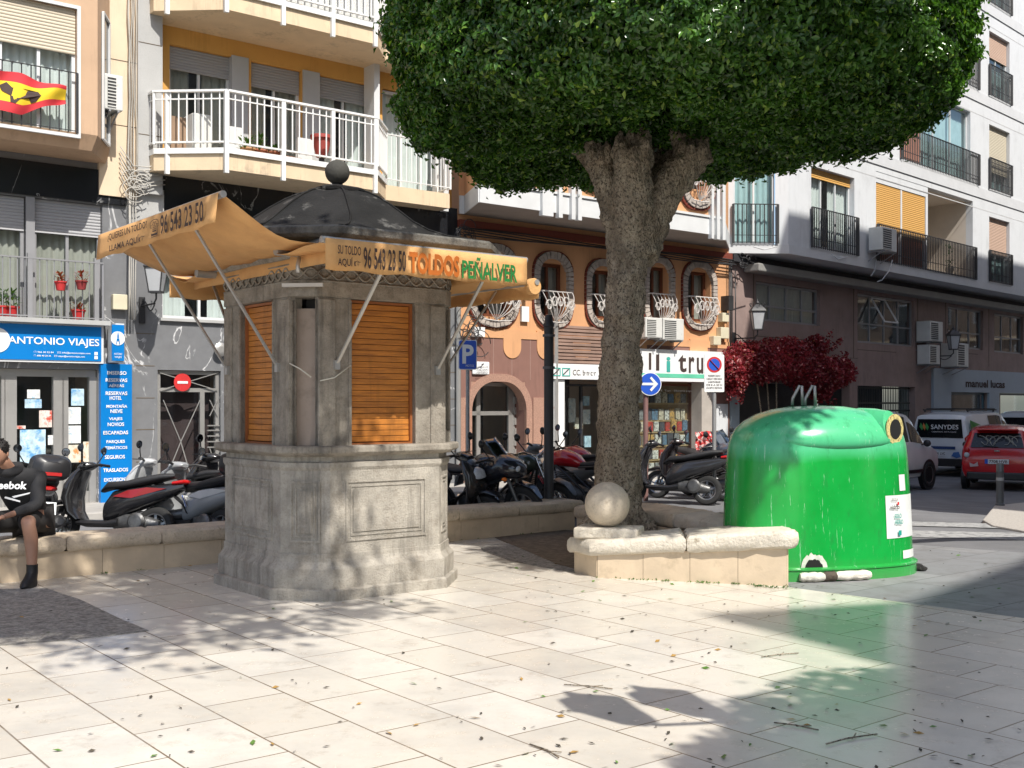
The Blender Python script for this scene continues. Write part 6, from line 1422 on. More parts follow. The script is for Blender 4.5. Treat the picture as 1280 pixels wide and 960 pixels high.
block('added_end_building', 'brick coloured building added unseen at the far end of the side street', [(44, 60), (70, 34), (78, 42), (52, 68)], 18, (.22, .16, .12))  # added unseen so the lower windows reflect a dark wall instead of sky
def side_tree(label, base, cc, rad, n, hz_, seed, depth=.3, lsz=(.10, .05), sig=.30):
    r = root('shade_tree', (base[0], base[1], 0), label, 'tree'); mb = MB(); b = Vector((base[0], base[1], 0)); c = Vector(cc); g = random.Random(seed)
    mb.tube([b, b.lerp(c, .35) + Vector((0, 0, .5)), c.lerp(b, .3), c], [.16, .13, .10, .06], 10)
    for k in range(12): 
        e = c + Vector((g.uniform(-1, 1), g.uniform(-1, 1), g.uniform(-.6, .6))).normalized() * rad * .9; mb.tube([c.lerp(b, .3 * g.random()), (c + e) / 2 + Vector((0, 0, .2)), e], [.06, .035, .012], 6)
    mb.build('trunk', M['bark'], r, smooth=True)
    g = np.random.default_rng(seed); cl = [np.array(c) + (lambda v: v / np.linalg.norm(v) * rad * g.uniform(.3, .95) * np.array([1, 1, hz_]))(g.normal(0, 1, 3)) for _ in range(int(26 * depth / .3))]
    pos = np.concatenate([q + g.normal(0, sig, (n // len(cl), 3)) for q in cl]); n = len(pos); N = g.normal(0, 1, (n, 3)); N /= np.linalg.norm(N, axis=1)[:, None]; D = np.cross(N, g.normal(0, 1, (n, 3))); D /= np.linalg.norm(D, axis=1)[:, None]; Wd = np.cross(N, D); l = lsz[0]
    leaf_mesh('crown', np.stack([pos - D * l, pos + Wd * lsz[1], pos + D * l, pos - Wd * lsz[1]], 1).reshape(-1, 3), M['ficus_leaf'], r)
side_tree('sparse tree behind the camera dappling the kiosk foot and bench', (-6.0, -1.0), (.15, 3.75, 8.6), 2.35, 7500, .45, 21, .40)
side_tree('unseen tree added outside the right edge to shade the left end of the green container', (8.2, 14.2), (4.28, 7.2, 7.8), 1.38, 30000, .8, 33, 3.0, (.07, .035), .13)  # unseen tree, added and placed for the shadow it drops on the container
t2 = root('shade_tree', (6.4, .35, 0), 'dense clipped tree right of the camera shading the front paving', 'tree')
MB().tube([(6.4, .35, 0), (6.4, .35, 3.8)], [.28, .26], 14).build('trunk', M['bark'], t2, smooth=True)
p2_ = [(0, 3.6), (1.7, 3.5), (2.7, 3.55), (3.2, 4.0), (3.3, 5.2), (3.0, 6.2), (1.6, 6.7), (0, 6.75)]
leaf_mesh('crown', leaves_shell(52000, p2_, (6.4, .35), .15, (.12, .07), .15, seed=9), M['ficus_leaf'], t2)
MB().lathe((6.4, .35, 0), [(max(r - .25, .1), 5.1 + (z - 5.1) * .85) for r, z in p2_], 30).build('dark_crown_core', mat('crown_core_green', (.012, .022, .007)), t2, smooth=True)  # same added dark core for the off-frame crown
# double-armed lamp that shows as a shadow on the paving
LX, LY = 2.50, 3.74
lp = root('street_lamp', (LX, LY, 0), 'two lantern street lamp just outside the frame casting its shadow on the front paving', 'street lamp')
MB().lathe((LX, LY, 0), [(.14, 0), (.14, .25), (.07, .4), (.05, 1.2), (.045, 3.22), (.07, 3.26), (.06, 3.34)], 16).build('pole', M['dark_metal'], lp, smooth='auto')
for s_, dz in ((-1, .12), (0, .25)):
    c = Vector((LX + s_ * .46, LY + s_ * .05, dz))
    if s_: MB().tube([Vector((LX, LY, 3.18)), Vector((LX + s_ * .2, LY, 3.12)), Vector((LX + s_ * .42, LY + s_ * .05, 3.14)), c + Vector((0, 0, 3.12))], .022, 8).build('arm', M['dark_metal'], lp, smooth=True)
    MB().lathe(c, [(.10, 3.12), (.12, 3.16), (.19, 3.56), (.22, 3.60), (.19, 3.68), (.10, 3.78), (.04, 3.84), (.05, 3.90), (.01, 4.01)], 6).build('lantern', M['dark_metal'], lp)
# ============================================================ vehicles
tyre = mat('tyre_rubber', (.022, .022, .022), .8, .2); rimm = mat('alloy_rim', (.30, .30, .31), .35, .1, metal=.8); chrome = mat('chrome', (.6, .6, .6), .18, .05, metal=1)
blackp = mat('black_plastic', (.018, .018, .02), .35, .2, 4); seatm = mat('seat_vinyl', (.02, .02, .022), .55, .2, 6, .002, 60); redl = mat('red_lens', (.45, .01, .01), .2, .1); orl = mat('orange_lens', (.7, .16, .01), .2, .1)
platem = mat('plate_white', (.66, .68, .68), .5, .05); mirr = mat('mirror_glass', (.5, .6, .7), .05, .02, metal=1); engm = mat('engine_metal', (.13, .13, .13), .4, .3, 12, .004, 40, metal=.6); lens = mat('headlight_lens', (.5, .53, .56), .1, .2, 20); screen = mat_glass('tinted_screen', (.30, .34, .38), .9)
def loft(mb, secs, n=18, e=2.4):
    rs = []
    for (x, z, hw, hh, t) in secs:
        ct, st = math.cos(R(t)), math.sin(R(t)); r = []
        for k in range(n):
            a = 2 * math.pi * k / n; c, s = math.cos(a), math.sin(a); yy = hw * math.copysign(abs(c) ** (2 / e), c); q = hh * math.copysign(abs(s) ** (2 / e), s)
            r.append(Vector((x - q * st, yy, z + q * ct)))
        rs.append(r)
    return mb.rings(rs)
def wheel(r, x, rad, w, y=0.0, spokes=5, disc=True, rimmat=None, label=None):
    pr = [(rad * .66, -w * .42), (rad * .80, -w * .5), (rad * .93, -w * .42), (rad, -w * .15), (rad, w * .15), (rad * .93, w * .42), (rad * .80, w * .5), (rad * .66, w * .42)]
    n = 30; c = Vector((x, y, rad)); mb = MB(); ax = Vector((0, 1, 0)); X = Vector((1, 0, 0)); Z = Vector((0, 0, 1))
    vs = [c + ax * h + (X * math.cos(2 * math.pi * k / n) + Z * math.sin(2 * math.pi * k / n)) * q for q, h in pr for k in range(n)]
    m = len(pr); mb.add(vs, [(i * n + k, i * n + (k + 1) % n, ((i + 1) % m) * n + (k + 1) % n, ((i + 1) % m) * n + k) for i in range(m) for k in range(n)])
    wh = mb.build('wheel', tyre, r, smooth='auto'); mb = MB(); rr = rad * .66
    pr = [(rr, -w * .40), (rr, w * .40), (rr * .9, w * .36), (rr * .9, -w * .36)]; m = 4
    vs = [c + ax * h + (X * math.cos(2 * math.pi * k / n) + Z * math.sin(2 * math.pi * k / n)) * q for q, h in pr for k in range(n)]
    mb.add(vs, [(i * n + k, i * n + (k + 1) % n, ((i + 1) % m) * n + (k + 1) % n, ((i + 1) % m) * n + k) for i in range(m) for k in range(n)])
    mb.lathe(c - ax * w * .3, [(rr * .22, 0), (rr * .22, w * .6)], 12, ax=(0, 1, 0))
    for k in range(spokes):
        t = 2 * math.pi * k / spokes + .3; d = X * math.cos(t) + Z * math.sin(t); mb.bar(c + d * rr * .15, c + d * rr * .93, w * .28 if spokes < 10 else .008, w * .25 if spokes < 10 else .008)
    mb.build('rim', rimmat or rimm, wh, smooth='auto')
    if disc:
        for s in (-1,): MB().lathe(c + ax * s * w * .55, [(rr * .62, 0), (rr * .62, .006)], 24, ax=(0, 1, 0)).build('brake_disc', chrome, wh)
    return wh
def plate(r, x, z, tilt=20, txt='4821 HKT', w=.22, h=.16, two=True):
    t = R(tilt); Y = Vector((-math.sin(t), 0, math.cos(t))) if tilt else Vector((0, 0, 1)); X = Vector((0, -1, 0)); o = Vector((x, w / 2, z))
    N = X.cross(Y); vs = [o, o + X * w, o + X * w + Y * h, o + Y * h]
    mb = MB().add(vs + [v - N * .006 for v in vs], [(0, 1, 2, 3), (7, 6, 5, 4), (0, 1, 5, 4), (1, 2, 6, 5), (2, 3, 7, 6), (3, 0, 4, 7)]); p = mb.build('number_plate', platem, r)
    MB().quad(o + N * .001, o + X * w * .13 + N * .001, o + X * w * .13 + Y * h + N * .001, o + Y * h + N * .001).build('blue_band', blue, p)
    a, b = txt.split(' ')
    if two: text_mb(a, o + X * w * .22 + Y * h * .54, X, Y, w * .68, h * .36, off=.02, up=.002).build('lettering', M['black_ink'], p); text_mb(b, o + X * w * .22 + Y * h * .10, X, Y, w * .62, h * .36, off=.02, up=.002).build('lettering', M['black_ink'], p)
    else: text_mb(txt, o + X * w * .18 + Y * h * .18, X, Y, w * .76, h * .64, off=.02, up=.002).build('lettering', M['black_ink'], p)
    return p
def mirrors(r, x, z, span, hgt, lean=-.06, rad=.055, m=None):
    for s in (-1, 1):
        b = Vector((x, s * span * .6, z)); t = Vector((x + lean, s * span, z + hgt)); mb = MB().tube([b, b.lerp(t, .6) + Vector((0, s * .01, 0)), t], .008, 6)
        mb.lathe(t + Vector((.02, 0, .02)), [(rad * .5, .03), (rad, .0), (rad, -.012)], 16, ax=(1, 0, .1)); mi = mb.build('mirror', m or blackp, r, smooth='auto')
        MB().lathe(t + Vector((.004, 0, .02)), [(rad * .86, -.002), (rad * .86, .0)], 16, ax=(-1, 0, -.1)).build('mirror_face', mirr, mi)
def finish(r, pos, head, lean=0):
    r.location = (pos[0], pos[1], pos[2] if len(pos) > 2 else slope(pos[0], pos[1])); r.rotation_euler = (R(lean), 0, R(head))
GRP = None
def scooter(label, pos, head, main, accent=None, seat=None, case=False, scr=False, txt='4821 HKT', lean=7, scale=1.0, cat='scooter', white_tail=False, group=None):
    r = root('scooter', (0, 0, 0), label, cat, group); pm = mat('scooter_paint_%.2f_%.2f_%.2f' % main, main, .25, .06, 2, coat=.6); am = mat('scooter_accent_%.2f_%.2f_%.2f' % accent, accent, .3, .06, coat=.5) if accent else pm
    wheel(r, .68, .25, .11); wheel(r, -.62, .25, .13)
    mb = MB(); loft(mb, [(.95, .42, .03, .02, 60), (.88, .50, .075, .035, 40), (.70, .545, .085, .035, 5), (.52, .52, .08, .04, -30), (.44, .42, .05, .03, -60)]); mb.build('front_fender', pm, r, smooth='auto')
    mb = MB(); 
    for s in (-1, 1): mb.tube([(.68, s * .075, .25), (.58, s * .07, .5), (.50, s * .05, .72)], .02, 8)
    mb.build('fork', engm, r, smooth='auto')
    mb = MB(); loft(mb, [(.40, .32, .17, .03, 70), (.50, .42, .22, .06, 75), (.55, .60, .25, .09, 78), (.52, .78, .23, .10, 82), (.45, .92, .19, .08, 85), (.40, 1.0, .12, .04, 88)]); mb.build('leg_shield', pm, r, smooth='auto')
    mb = MB(); loft(mb, [(.47, .97, .10, .05, 0), (.40, 1.0, .15, .075, 5), (.30, 1.02, .11, .05, 10), (.25, 1.02, .05, .02, 10)]); mb.build('handlebar_cover', pm, r, smooth='auto')
    mb = MB()
    for s in (-1, 1): mb.tube([(.36, s * .08, 1.02), (.32, s * .22, 1.05), (.25, s * .35, 1.04)], [.016, .018, .02], 8); mb.tube([(.34, s * .22, 1.04), (.36, s * .36, 1.03)], .006, 5)
    mb.build('handlebar', blackp, r, smooth='auto'); mirrors(r, .36, 1.03, .30, .19)
    mb = MB(); loft(mb, [(.56, .70, .03, .02, 75), (.60, .74, .13, .06, 75), (.585, .82, .12, .05, 78), (.55, .87, .04, .02, 80)]); mb.build('headlight', lens, r, smooth='auto')
    mb = MB(); loft(mb, [(.42, .28, .14, .03, 0), (.30, .27, .17, .05, 0), (.0, .27, .17, .05, 0), (-.15, .30, .15, .06, 0)]); mb.build('footboard', blackp, r, smooth='auto')
    mb = MB(); loft(mb, [(.06, .42, .12, .14, 0), (-.05, .50, .17, .20, 0), (-.30, .58, .19, .17, 0), (-.60, .65, .17, .13, 0), (-.85, .72, .12, .09, 0), (-1.0, .77, .07, .05, 0)]); mb.build('rear_body', pm, r, smooth='auto')
    if accent:
        for s in (-1, 1):
            mb = MB(); mb.add([(-.10, s * .188, .62), (-.35, s * .196, .60), (-.80, s * .145, .73), (-.55, s * .178, .74), (-.30, s * .19, .70)], [(0, 1, 2, 3, 4)]); mb.build('side_stripe', am, r, solid=.012)
    mb = MB(); loft(mb, [(.12, .70, .08, .03, 20), (.02, .76, .15, .055, 8), (-.25, .78, .17, .055, 0), (-.42, .82, .16, .06, -8), (-.70, .88, .15, .05, -5), (-.88, .90, .09, .03, 0)], e=2.8); mb.build('seat', seatm, r, smooth='auto')
    mb = MB(); loft(mb, [(-.86, .80, .12, .03, 0), (-1.0, .82, .10, .035, 0), (-1.05, .82, .04, .02, 0)]); mb.build('tail_light', redl, r, smooth='auto')
    mb = MB(); loft(mb, [(-.88, .62, .08, .03, -30), (-1.0, .52, .07, .02, -40), (-1.05, .42, .06, .015, -50)]); mb.build('rear_fender', blackp, r, smooth='auto'); plate(r, -1.06, .50, -22, txt)
    mb = MB(); mb.lathe((-.55, -.17, .36), [(.05, 0), (.075, .04), (.075, .42), (.05, .46)], 14, ax=(-1, 0, .15)); mb.build('exhaust', engm, r, smooth='auto')
    mb = MB(); loft(mb, [(.0, .30, .08, .08, 0), (-.25, .32, .12, .11, 0), (-.55, .28, .11, .09, 0), (-.68, .26, .06, .06, 0)]); mb.lathe((-.42, .11, .30), [(.11, 0), (.12, .05), (.09, .08), (.03, .085)], 16, ax=(0, 1, 0)); mb.build('engine', engm, r, smooth='auto')
    if case:
        mb = MB(); loft(mb, [(-.62, 1.04, .16, .11, 0), (-.68, 1.06, .23, .15, 0), (-.90, 1.07, .25, .16, 0), (-1.08, 1.06, .22, .145, 0), (-1.13, 1.05, .14, .10, 0)], e=3.2); cs = mb.build('top_case', blackp, r, smooth='auto')
        MB().bx(-1.142, -1.12, -.12, .12, .98, 1.02).build('reflector', redl, cs)
    if scr:
        rows = [[(.50 - t * .16, y * (1 - t * .25), 1.0 + t * .38) for y in np.linspace(-.19, .19, 9)] for t in np.linspace(0, 1, 5)]; rows = [[(x - abs(y) * .35, y, z) for x, y, z in q] for q in rows]; MB().rings([[Vector(p) for p in q] for q in rows], cap=False, closed=False).build('windscreen', screen, r, smooth=True, solid=.004)
    finish(r, pos, head, lean); r.scale = (scale,) * 3; return r
def motorbike(label, pos, head, tank, kind='naked', txt='7093 JLM', lean=8, seatc=None, fender=None, group=None):
    r = root('motorcycle', (0, 0, 0), label, 'motorcycle', group); tm = mat('tank_paint_%.2f_%.2f_%.2f' % tank, tank, .2, .06, 2, coat=.7)
    sp = 5 if kind != 'classic' else 22; wheel(r, .72, .31, .11, spokes=sp, rimmat=chrome if kind == 'classic' else None); wheel(r, -.70, .31, .15, spokes=sp, rimmat=chrome if kind == 'classic' else None)
    mb = MB()
    for s in (-1, 1): mb.tube([(.72, s * .09, .31), (.60, s * .085, .60), (.44, s * .08, .98)], [.028, .028, .02], 10)
    mb.build('fork', chrome if kind == 'classic' else engm, r, smooth='auto')
    mb = MB(); loft(mb, [(1.0, .46, .04, .015, 60), (.90, .60, .075, .02, 35), (.72, .66, .08, .02, 0), (.55, .60, .07, .02, -35), (.47, .50, .05, .015, -60)]); mb.build('front_fender', tm if fender is None else mat('fender_%.2f' % fender[0], fender, .3, .1), r, smooth='auto')
    mb = MB(); loft(mb, [(.40, .86, .06, .05, 0), (.32, .88, .15, .12, 0), (.10, .90, .19, .135, 0), (-.10, .85, .15, .10, 0), (-.20, .80, .08, .05, 0)], e=2.2); mb.build('fuel_tank', tm, r, smooth='auto')
    mb = MB(); loft(mb, [(-.12, .80, .09, .04, 0), (-.30, .80, .14, .05, 0), (-.55, .83, .13, .055, 0), (-.85, .86, .11, .045, 0), (-.98, .87, .06, .03, 0)], e=2.8); mb.build('seat', seatm, r, smooth='auto')
    mb = MB(); 
    for s in (-1, 1): mb.tube([(.38, s * .05, .85), (.05, s * .13, .66), (-.25, s * .15, .42), (-.30, s * .14, .35)], .022, 8); mb.tube([(-.15, s * .12, .75), (-.55, s * .13, .78), (-.95, s * .10, .82)], .016, 8); mb.tube([(-.30, s * .12, .40), (-.70, s * .11, .31)], .024, 8); mb.tube([(-.5, s * .13, .76), (-.66, s * .13, .40)], .028, 8); mb.tube([(.36, s * .04, .80), (.20, s * .12, .35), (-.2, s * .12, .28)], .018, 8)
    mb.build('frame', blackp, r, smooth='auto')
    mb = MB(); loft(mb, [(.28, .42, .10, .10, 0), (.12, .42, .17, .15, 0), (-.10, .38, .18, .14, 0), (-.26, .36, .12, .10, 0)]); 
    for k in range(7): mb.bx(.02, .26, -.13, .13, .50 + k * .03, .512 + k * .03)
    mb.lathe((-.0, .16, .36), [(.11, 0), (.11, .04), (.06, .06)], 16, ax=(0, 1, 0)); mb.lathe((-.0, -.16, .36), [(.11, 0), (.11, .04), (.06, .06)], 16, ax=(0, -1, 0)); mb.build('engine', engm, r, smooth='auto')
    mb = MB(); mb.tube([(.28, -.06, .52), (.40, -.12, .40), (.30, -.15, .24), (-.2, -.17, .22), (-.45, -.18, .28), (-.95, -.19, .38)], [.022, .022, .024, .03, .05, .045], 10); mb.build('exhaust', chrome, r, smooth='auto')
    mb = MB(); hb = 1.02 if kind != 'sport' else .95
    for s in (-1, 1): mb.tube([(.42, 0, hb - .03), (.42, s * .12, hb), (.36, s * .26, hb + .05), (.26, s * .38, hb + .03)], [.013, .013, .015, .02], 8); mb.tube([(.30, s * .26, hb + .05), (.38, s * .38, hb + .02)], .006, 5)
    mb.build('handlebar', blackp if kind != 'classic' else chrome, r, smooth='auto'); mirrors(r, .36, hb + .05, .30, .20)
    if kind in ('naked', 'classic', 'enduro'):
        mb = MB().lathe((.48, 0, .88), [(.05, -.06), (.095, .0), (.10, .07), (.10, .085)], 22, ax=(1, 0, -.1)); hl_ = mb.build('headlight', chrome if kind == 'classic' else blackp, r, smooth='auto'); MB().lathe((.563, 0, .872), [(.09, 0), (.085, .012), (.04, .022)], 22, ax=(1, 0, -.1)).build('lens', lens, hl_, smooth='auto')
    else:
        mb = MB(); loft(mb, [(.78, .80, .06, .05, 0), (.70, .84, .17, .12, 5), (.50, .88, .22, .17, 10), (.30, .80, .22, .18, 0), (.10, .62, .21, .20, 0), (-.05, .50, .19, .18, 0), (-.15, .45, .12, .12, 0)]); fa = mb.build('fairing', tm, r, smooth='auto')
        for s in (-1, 1): MB().sphere((.725, s * .075, .85), .06, 14, 9, (.55, 1, .75)).build('headlight', lens, fa, smooth=True); MB().sphere((.60, s * .24, .74), .04, 12, 8, (1, .8, .7)).build('indicator', orl, fa, smooth=True)
        rows = [[Vector((.58 - t * .24 - abs(y) * .5, y * (1 - t * .15), .95 + t * .30)) for y in np.linspace(-.17, .17, 9)] for t in np.linspace(0, 1, 5)]; MB().rings(rows, cap=False, closed=False).build('windscreen', screen, r, smooth=True, solid=.004)
    for s in (-1, 1):
        MB().sphere((-.93, s * .14, .76), .035, 10, 7).build('indicator', orl, r, smooth=True)
    MB().sphere((-1.0, 0, .80), .055, 14, 9, (.7, 1.2, .8)).build('tail_light', redl, r, smooth=True)
    mb = MB(); loft(mb, [(-.80, .72, .09, .02, 0), (-1.0, .66, .08, .02, -35), (-1.08, .52, .07, .015, -60)]); mb.build('rear_fender', blackp, r, smooth='auto'); plate(r, -1.10, .50, -15, txt)
    finish(r, pos, head, lean); return r
def gp(px, Y): return ((px - 640) / FPX * Y, Y)
# left bay, behind the bench
scooter('black scooter with grey top case parked behind the seated person', gp(42, 13.4), 118, (.05, .05, .055), None, case=True, txt='2946 DFG', lean=6, scale=.92)
scooter('black scooter with long red side stripe and big leg shield, second from the left', gp(137, 13.5), 172, (.018, .018, .02), (.26, .012, .015), txt='5183 FVN', scale=.93)
scooter('silver scooter with black seat between the red striped one and the top case one', gp(205, 14.4), 160, (.45, .46, .47), None, txt='6671 CRP', lean=8, scale=.93)
scooter('white and black scooter with large black top case beside the kiosk', gp(236, 13.5), 145, (.30, .31, .32), (.5, .5, .5), case=True, txt='1740 GKZ', lean=8, scale=.93)
scooter('dark scooter mostly hidden behind the left side of the kiosk', gp(283, 14.1), 150, (.02, .02, .022), None, txt='3305 HLD')
# middle bay
scooter('dark scooter half hidden behind the right side of the kiosk', gp(556, 15.2), -28, (.02, .02, .022), None, txt='8102 BPS')
motorbike('black sports motorcycle with smoked windscreen and orange indicators right of the kiosk', gp(601, 15.4), -32, (.016, .018, .026), 'sport', txt='4470 FRT')
motorbike('classic motorcycle with chrome fork and dark green tank next to the black post', gp(650, 16.0), -38, (.04, .055, .045), 'classic', txt='9288 DMW', fender=(.03, .03, .03))
motorbike('red motorcycle with black seat and white plate parked left of the tree trunk', gp(712, 16.6), 150, (.50, .012, .02), 'enduro', txt='0629 KBC')
motorbike('red and black motorcycle behind the plain red one, beside the trunk', gp(722, 18.0), 140, (.42, .01, .02), 'naked', txt='7715 JCD')
scooter('grey scooter behind the classic motorcycle, mostly hidden', gp(686, 17.6), 140, (.25, .26, .27), None, txt='3318 GHB')
# right bay
scooter('black scooter with silver engine cover parked just right of the trunk', gp(838, 19.0), 158, (.025, .025, .028), None, txt='6039 LSH', lean=9)
scooter('dark scooter with brownish seat, second right of the trunk', gp(866, 19.9), 150, (.05, .035, .035), None, txt='2512 HXT', lean=9)
motorbike('dark blue motorcycle with angular fairing beside the green container', gp(893, 20.3), -60, (.05, .06, .085), 'sport', txt='5526 FGH')
# crumpled red flags and mirror seen above the right bay
p_ = at(880, 549, 20.6); mb = MB(); g = random.Random(3); rows = []
for j in range(6): rows.append([p_ + Vector((-.15 + .3 * i / 7 + g.uniform(-.02, .02), g.uniform(-.06, .06), .14 - .09 * j + g.uniform(-.02, .02))) for i in range(8)])
tag(mb.rings(rows, cap=False, closed=False).build('cloth', mat('red_white_cloth', (.55, .04, .04), .8, .2, 9, stain=((.7, .66, .62), 11, .5, .56)), solid=.006), 'crumpled red and white cloth over the motorcycle beside the container', 'cloth')

def interp_keys(keys, n=46, smooth=1):
    xs = [k[0] for k in keys]; X = np.linspace(xs[0], xs[-1], n); X = np.unique(np.concatenate([X, xs])); return [[x] + [float(np.interp(x, xs, [k[j] for k in keys])) for j in range(1, len(keys[0]))] for x in X]
def car(name, label, cat, keys, pos, head, col, wheels, wr, details, gz=None):
    """keys: x, z_low, z_belt, z_top, w_belt, w_top, rear (x<0) to front"""
    r = root(name, (0, 0, 0), label, cat); pm = mat(name + '_paint_%.2f_%.2f' % (col[0], col[1]), col, .22, .04, 2, coat=.8)
    K = interp_keys(keys); rs = []
    def sec(k):
        x, zl, zb, zt, wb, wt = k; h = zb - zl
        half = [(0, zl), (wb * .80, zl), (wb * .93, zl + .04), (wb * .985, zl + h * .25), (wb, zl + h * .55), (wb * .985, zl + h * .85), (wb * .965, zb), (wb * .965 + (wt - wb * .965) * .5, zb + (zt - zb) * .5), (wt, zt - min(.05, (zt - zb) * .15)), (wt * .88, zt - min(.012, (zt - zb) * .04)), (wt * .5, zt + .012), (0, zt + .018)]
        return [Vector((x, -y, z)) for y, z in half] + [Vector((x, y, z)) for y, z in half[-2:0:-1]]
    MB().rings([sec(k) for k in K]).build('body', pm, r, smooth='auto')
    def at_x(x): xs = [k[0] for k in keys]; return [float(np.interp(x, xs, [k[j] for k in keys])) for j in range(1, 6)]
    def side(x, t, s, off=.006):
        zl, zb, zt, wb, wt = at_x(x); y = wb * .965 + (wt - wb * .965) * t; return Vector((x, s * (y + off), zb + (zt - zb) * t + 0))
    for s in (-1, 1):
        for (x0, x1, t0, t1) in details['win']:
            rows = [[side(x, t, s) for x in np.linspace(x0, x1, 8)] for t in np.linspace(t0, t1, 3)]
            MB().rings(rows, cap=False, closed=False).build('side_window', mat('car_glass', (.012, .014, .016), .06, .1), r, smooth=True)
        for x in wheels:
            zl, zb, zt, wb, wt = at_x(x); MB().lathe((x, s * (wb - .10), wr), [(wr * 1.16, 0), (wr * 1.16, .108)], 30, ax=(0, s, 0)).build('wheel_arch', blackp, r)
            wheel(r, x, wr, .19, y=s * (wb - .06), spokes=7, disc=False)
        zl, zb, zt, wb, wt = at_x(0); MB().bx(wheels[0] + .35, wheels[1] - .35, min(s * (wb * .97), s * (wb + .012)), max(s * (wb * .97), s * (wb + .012)), zl + .14, zl + .22).build('side_moulding', blackp, r)
        x, z = details['mirror']; wb = at_x(x)[3]; mb = MB(); mb.sphere((x, s * (wb + .10), z), .085, 14, 9, (.7, 1.1, 1.0)); mb.bar((x, s * (wb - .04), z - .04), (x, s * (wb + .06), z - .02), .03); mb.build('mirror', blackp, r, smooth='auto')
    details['fn'](r, pm, at_x); finish(r, (pos[0], pos[1], gz if gz is not None else slope(*pos)), head); return r
def rear_quad(r, name, m, pts, x_of, label=None, thick=.012):
    """pts in (y, z) seen from behind; x_of(z, y) gives the rear surface"""
    vs = [Vector((x_of(z) - .006 + abs(y) ** 2 * .012, y, z)) for y, z in pts]; n = len(vs)
    return MB().add(vs + [v + Vector((thick, 0, 0)) for v in vs], [tuple(range(n)), tuple(range(2 * n - 1, n - 1, -1))] + [(k, (k + 1) % n, n + (k + 1) % n, n + k) for k in range(n)]).build(name, m, r, label=label)
van_keys = [(-2.16, .42, .90, 1.02, .78, .70), (-2.13, .34, 1.04, 1.60, .86, .70), (-2.02, .30, 1.06, 1.74, .88, .70), (-1.6, .28, 1.08, 1.81, .90, .70), (0, .25, 1.06, 1.84, .91, .70), (.50, .25, 1.04, 1.78, .91, .69), (.85, .25, 1.02, 1.62, .90, .66), (1.32, .26, 1.02, 1.20, .88, .68), (1.50, .27, .99, 1.07, .87, .72), (1.95, .30, .84, .90, .82, .66), (2.12, .36, .62, .70, .74, .56)]
def van_extra(rear):
    def fn(r, pm, ax):
        gl = mat('car_glass', (.012, .014, .016))
        xr = lambda z: float(np.interp(z, [.3, .45, 1.04, 1.60, 1.74], [-2.14, -2.165, -2.15, -2.14, -2.03])) - .025
        if rear == 'lettered':
            g = rear_quad(r, 'rear_window', gl, [(-.68, 1.10), (.68, 1.10), (.62, 1.62), (-.62, 1.62)], xr)
            text_mb('SANYDES', (-2.20, .22, 1.34), (0, -1, 0), (0, 0, 1), .78, .13, off=.01, up=.0).build('lettering', M['white_ink'], g); text_mb('CONTROL DE PLAGAS', (-2.20, .20, 1.25), (0, -1, 0), (0, 0, 1), .7, .035, up=.0).build('lettering', M['white_ink'], g)
            lf = mat('logo_green', (.05, .30, .08), .5); lo = mat('logo_orange', (.6, .2, .05), .5)
            for (y0, m_, w_) in ((.42, lo, .05), (.34, lf, .06), (.50, lf, .06)): MB().add([(-2.201, y0 - .02, 1.30), (-2.201, y0 + w_, 1.40), (-2.201, y0 + .02, 1.52), (-2.201, y0 - w_, 1.40)], [(0, 1, 2, 3)]).build('leaf_logo', m_, g)
            for s in (-1,):
                mb = MB(); mb.add([(-2.05, s * .93, .55), (-1.2, s * .95, .45), (-.6, s * .95, .45), (-.9, s * .94, 1.05), (-1.3, s * .84, 1.45), (-2.0, s * .81, 1.60), (-2.08, s * .90, 1.1)], [(0, 1, 2, 3, 4, 5, 6)]); mb.build('green_graphic', mat('graphic_green', (.02, .22, .04), .35), r, solid=.008)
                MB().add([(-1.9, s * .945, .95), (-1.2, s * .965, .60), (-.95, s * .96, .72), (-1.4, s * .90, 1.25)], [(0, 1, 2, 3)]).build('leaf_graphic', mat('leaf_graphic', (.10, .42, .10), .4), r, solid=.006)
        else: rear_quad(r, 'rear_window', gl, [(-.66, 1.12), (.66, 1.12), (.60, 1.62), (-.60, 1.62)], xr)
        for s in (-1, 1):
            rear_quad(r, 'tail_light', redl, [(s * .76, .72), (s * .86, .74), (s * .82, 1.20), (s * .72, 1.10)], xr)
            MB().sphere((2.0, s * .62, .72), .13, 14, 9, (.6, 1.1, .6)).build('headlight', lens, r, smooth=True)
        MB().bx(-2.22, -2.0, -.84, .84, .30, .52).build('rear_bumper', blackp, r, bevel=.03)
        rear_quad(r, 'handle_bar', mat('navy_strip', (.02, .05, .16), .4), [(-.46, .78), (.30, .78), (.30, .86), (-.46, .86)], xr, thick=.02)
        if rear == 'lettered':
            rear_quad(r, 'blue_splash', mat('blue_mark', (.05, .15, .4), .5), [(-.62, .58), (-.50, .54), (-.36, .60), (-.42, .70), (-.56, .72)], xr); plate(r, -2.20, .60, 0, '3391 LVC', .42, .11, two=False)
        rows = [[Vector((x, y, 1.20 + (1.62 - 1.20) * t + .015)) for y in np.linspace(-.62, .62, 7)] for t, x in ((0, 1.34), (.5, 1.10), (1, .87))]; MB().rings(rows, cap=False, closed=False).build('windscreen', gl, r, smooth=True)
        mb = MB()
        for s in (-1, 1): mb.bar((-1.8, s * .62, 1.88), (.3, s * .62, 1.88), .035)
        for x in (-1.5, -.6, .1): mb.bar((x, -.66, 1.91), (x, .66, 1.91), .05, .03); 
        for x in (-1.7, .1):
            for s in (-1, 1): mb.bar((x, s * .62, 1.82), (x, s * .62, 1.88), .04)
        if rear: mb.build('roof_rack', M['dark_metal'], r)
    return fn
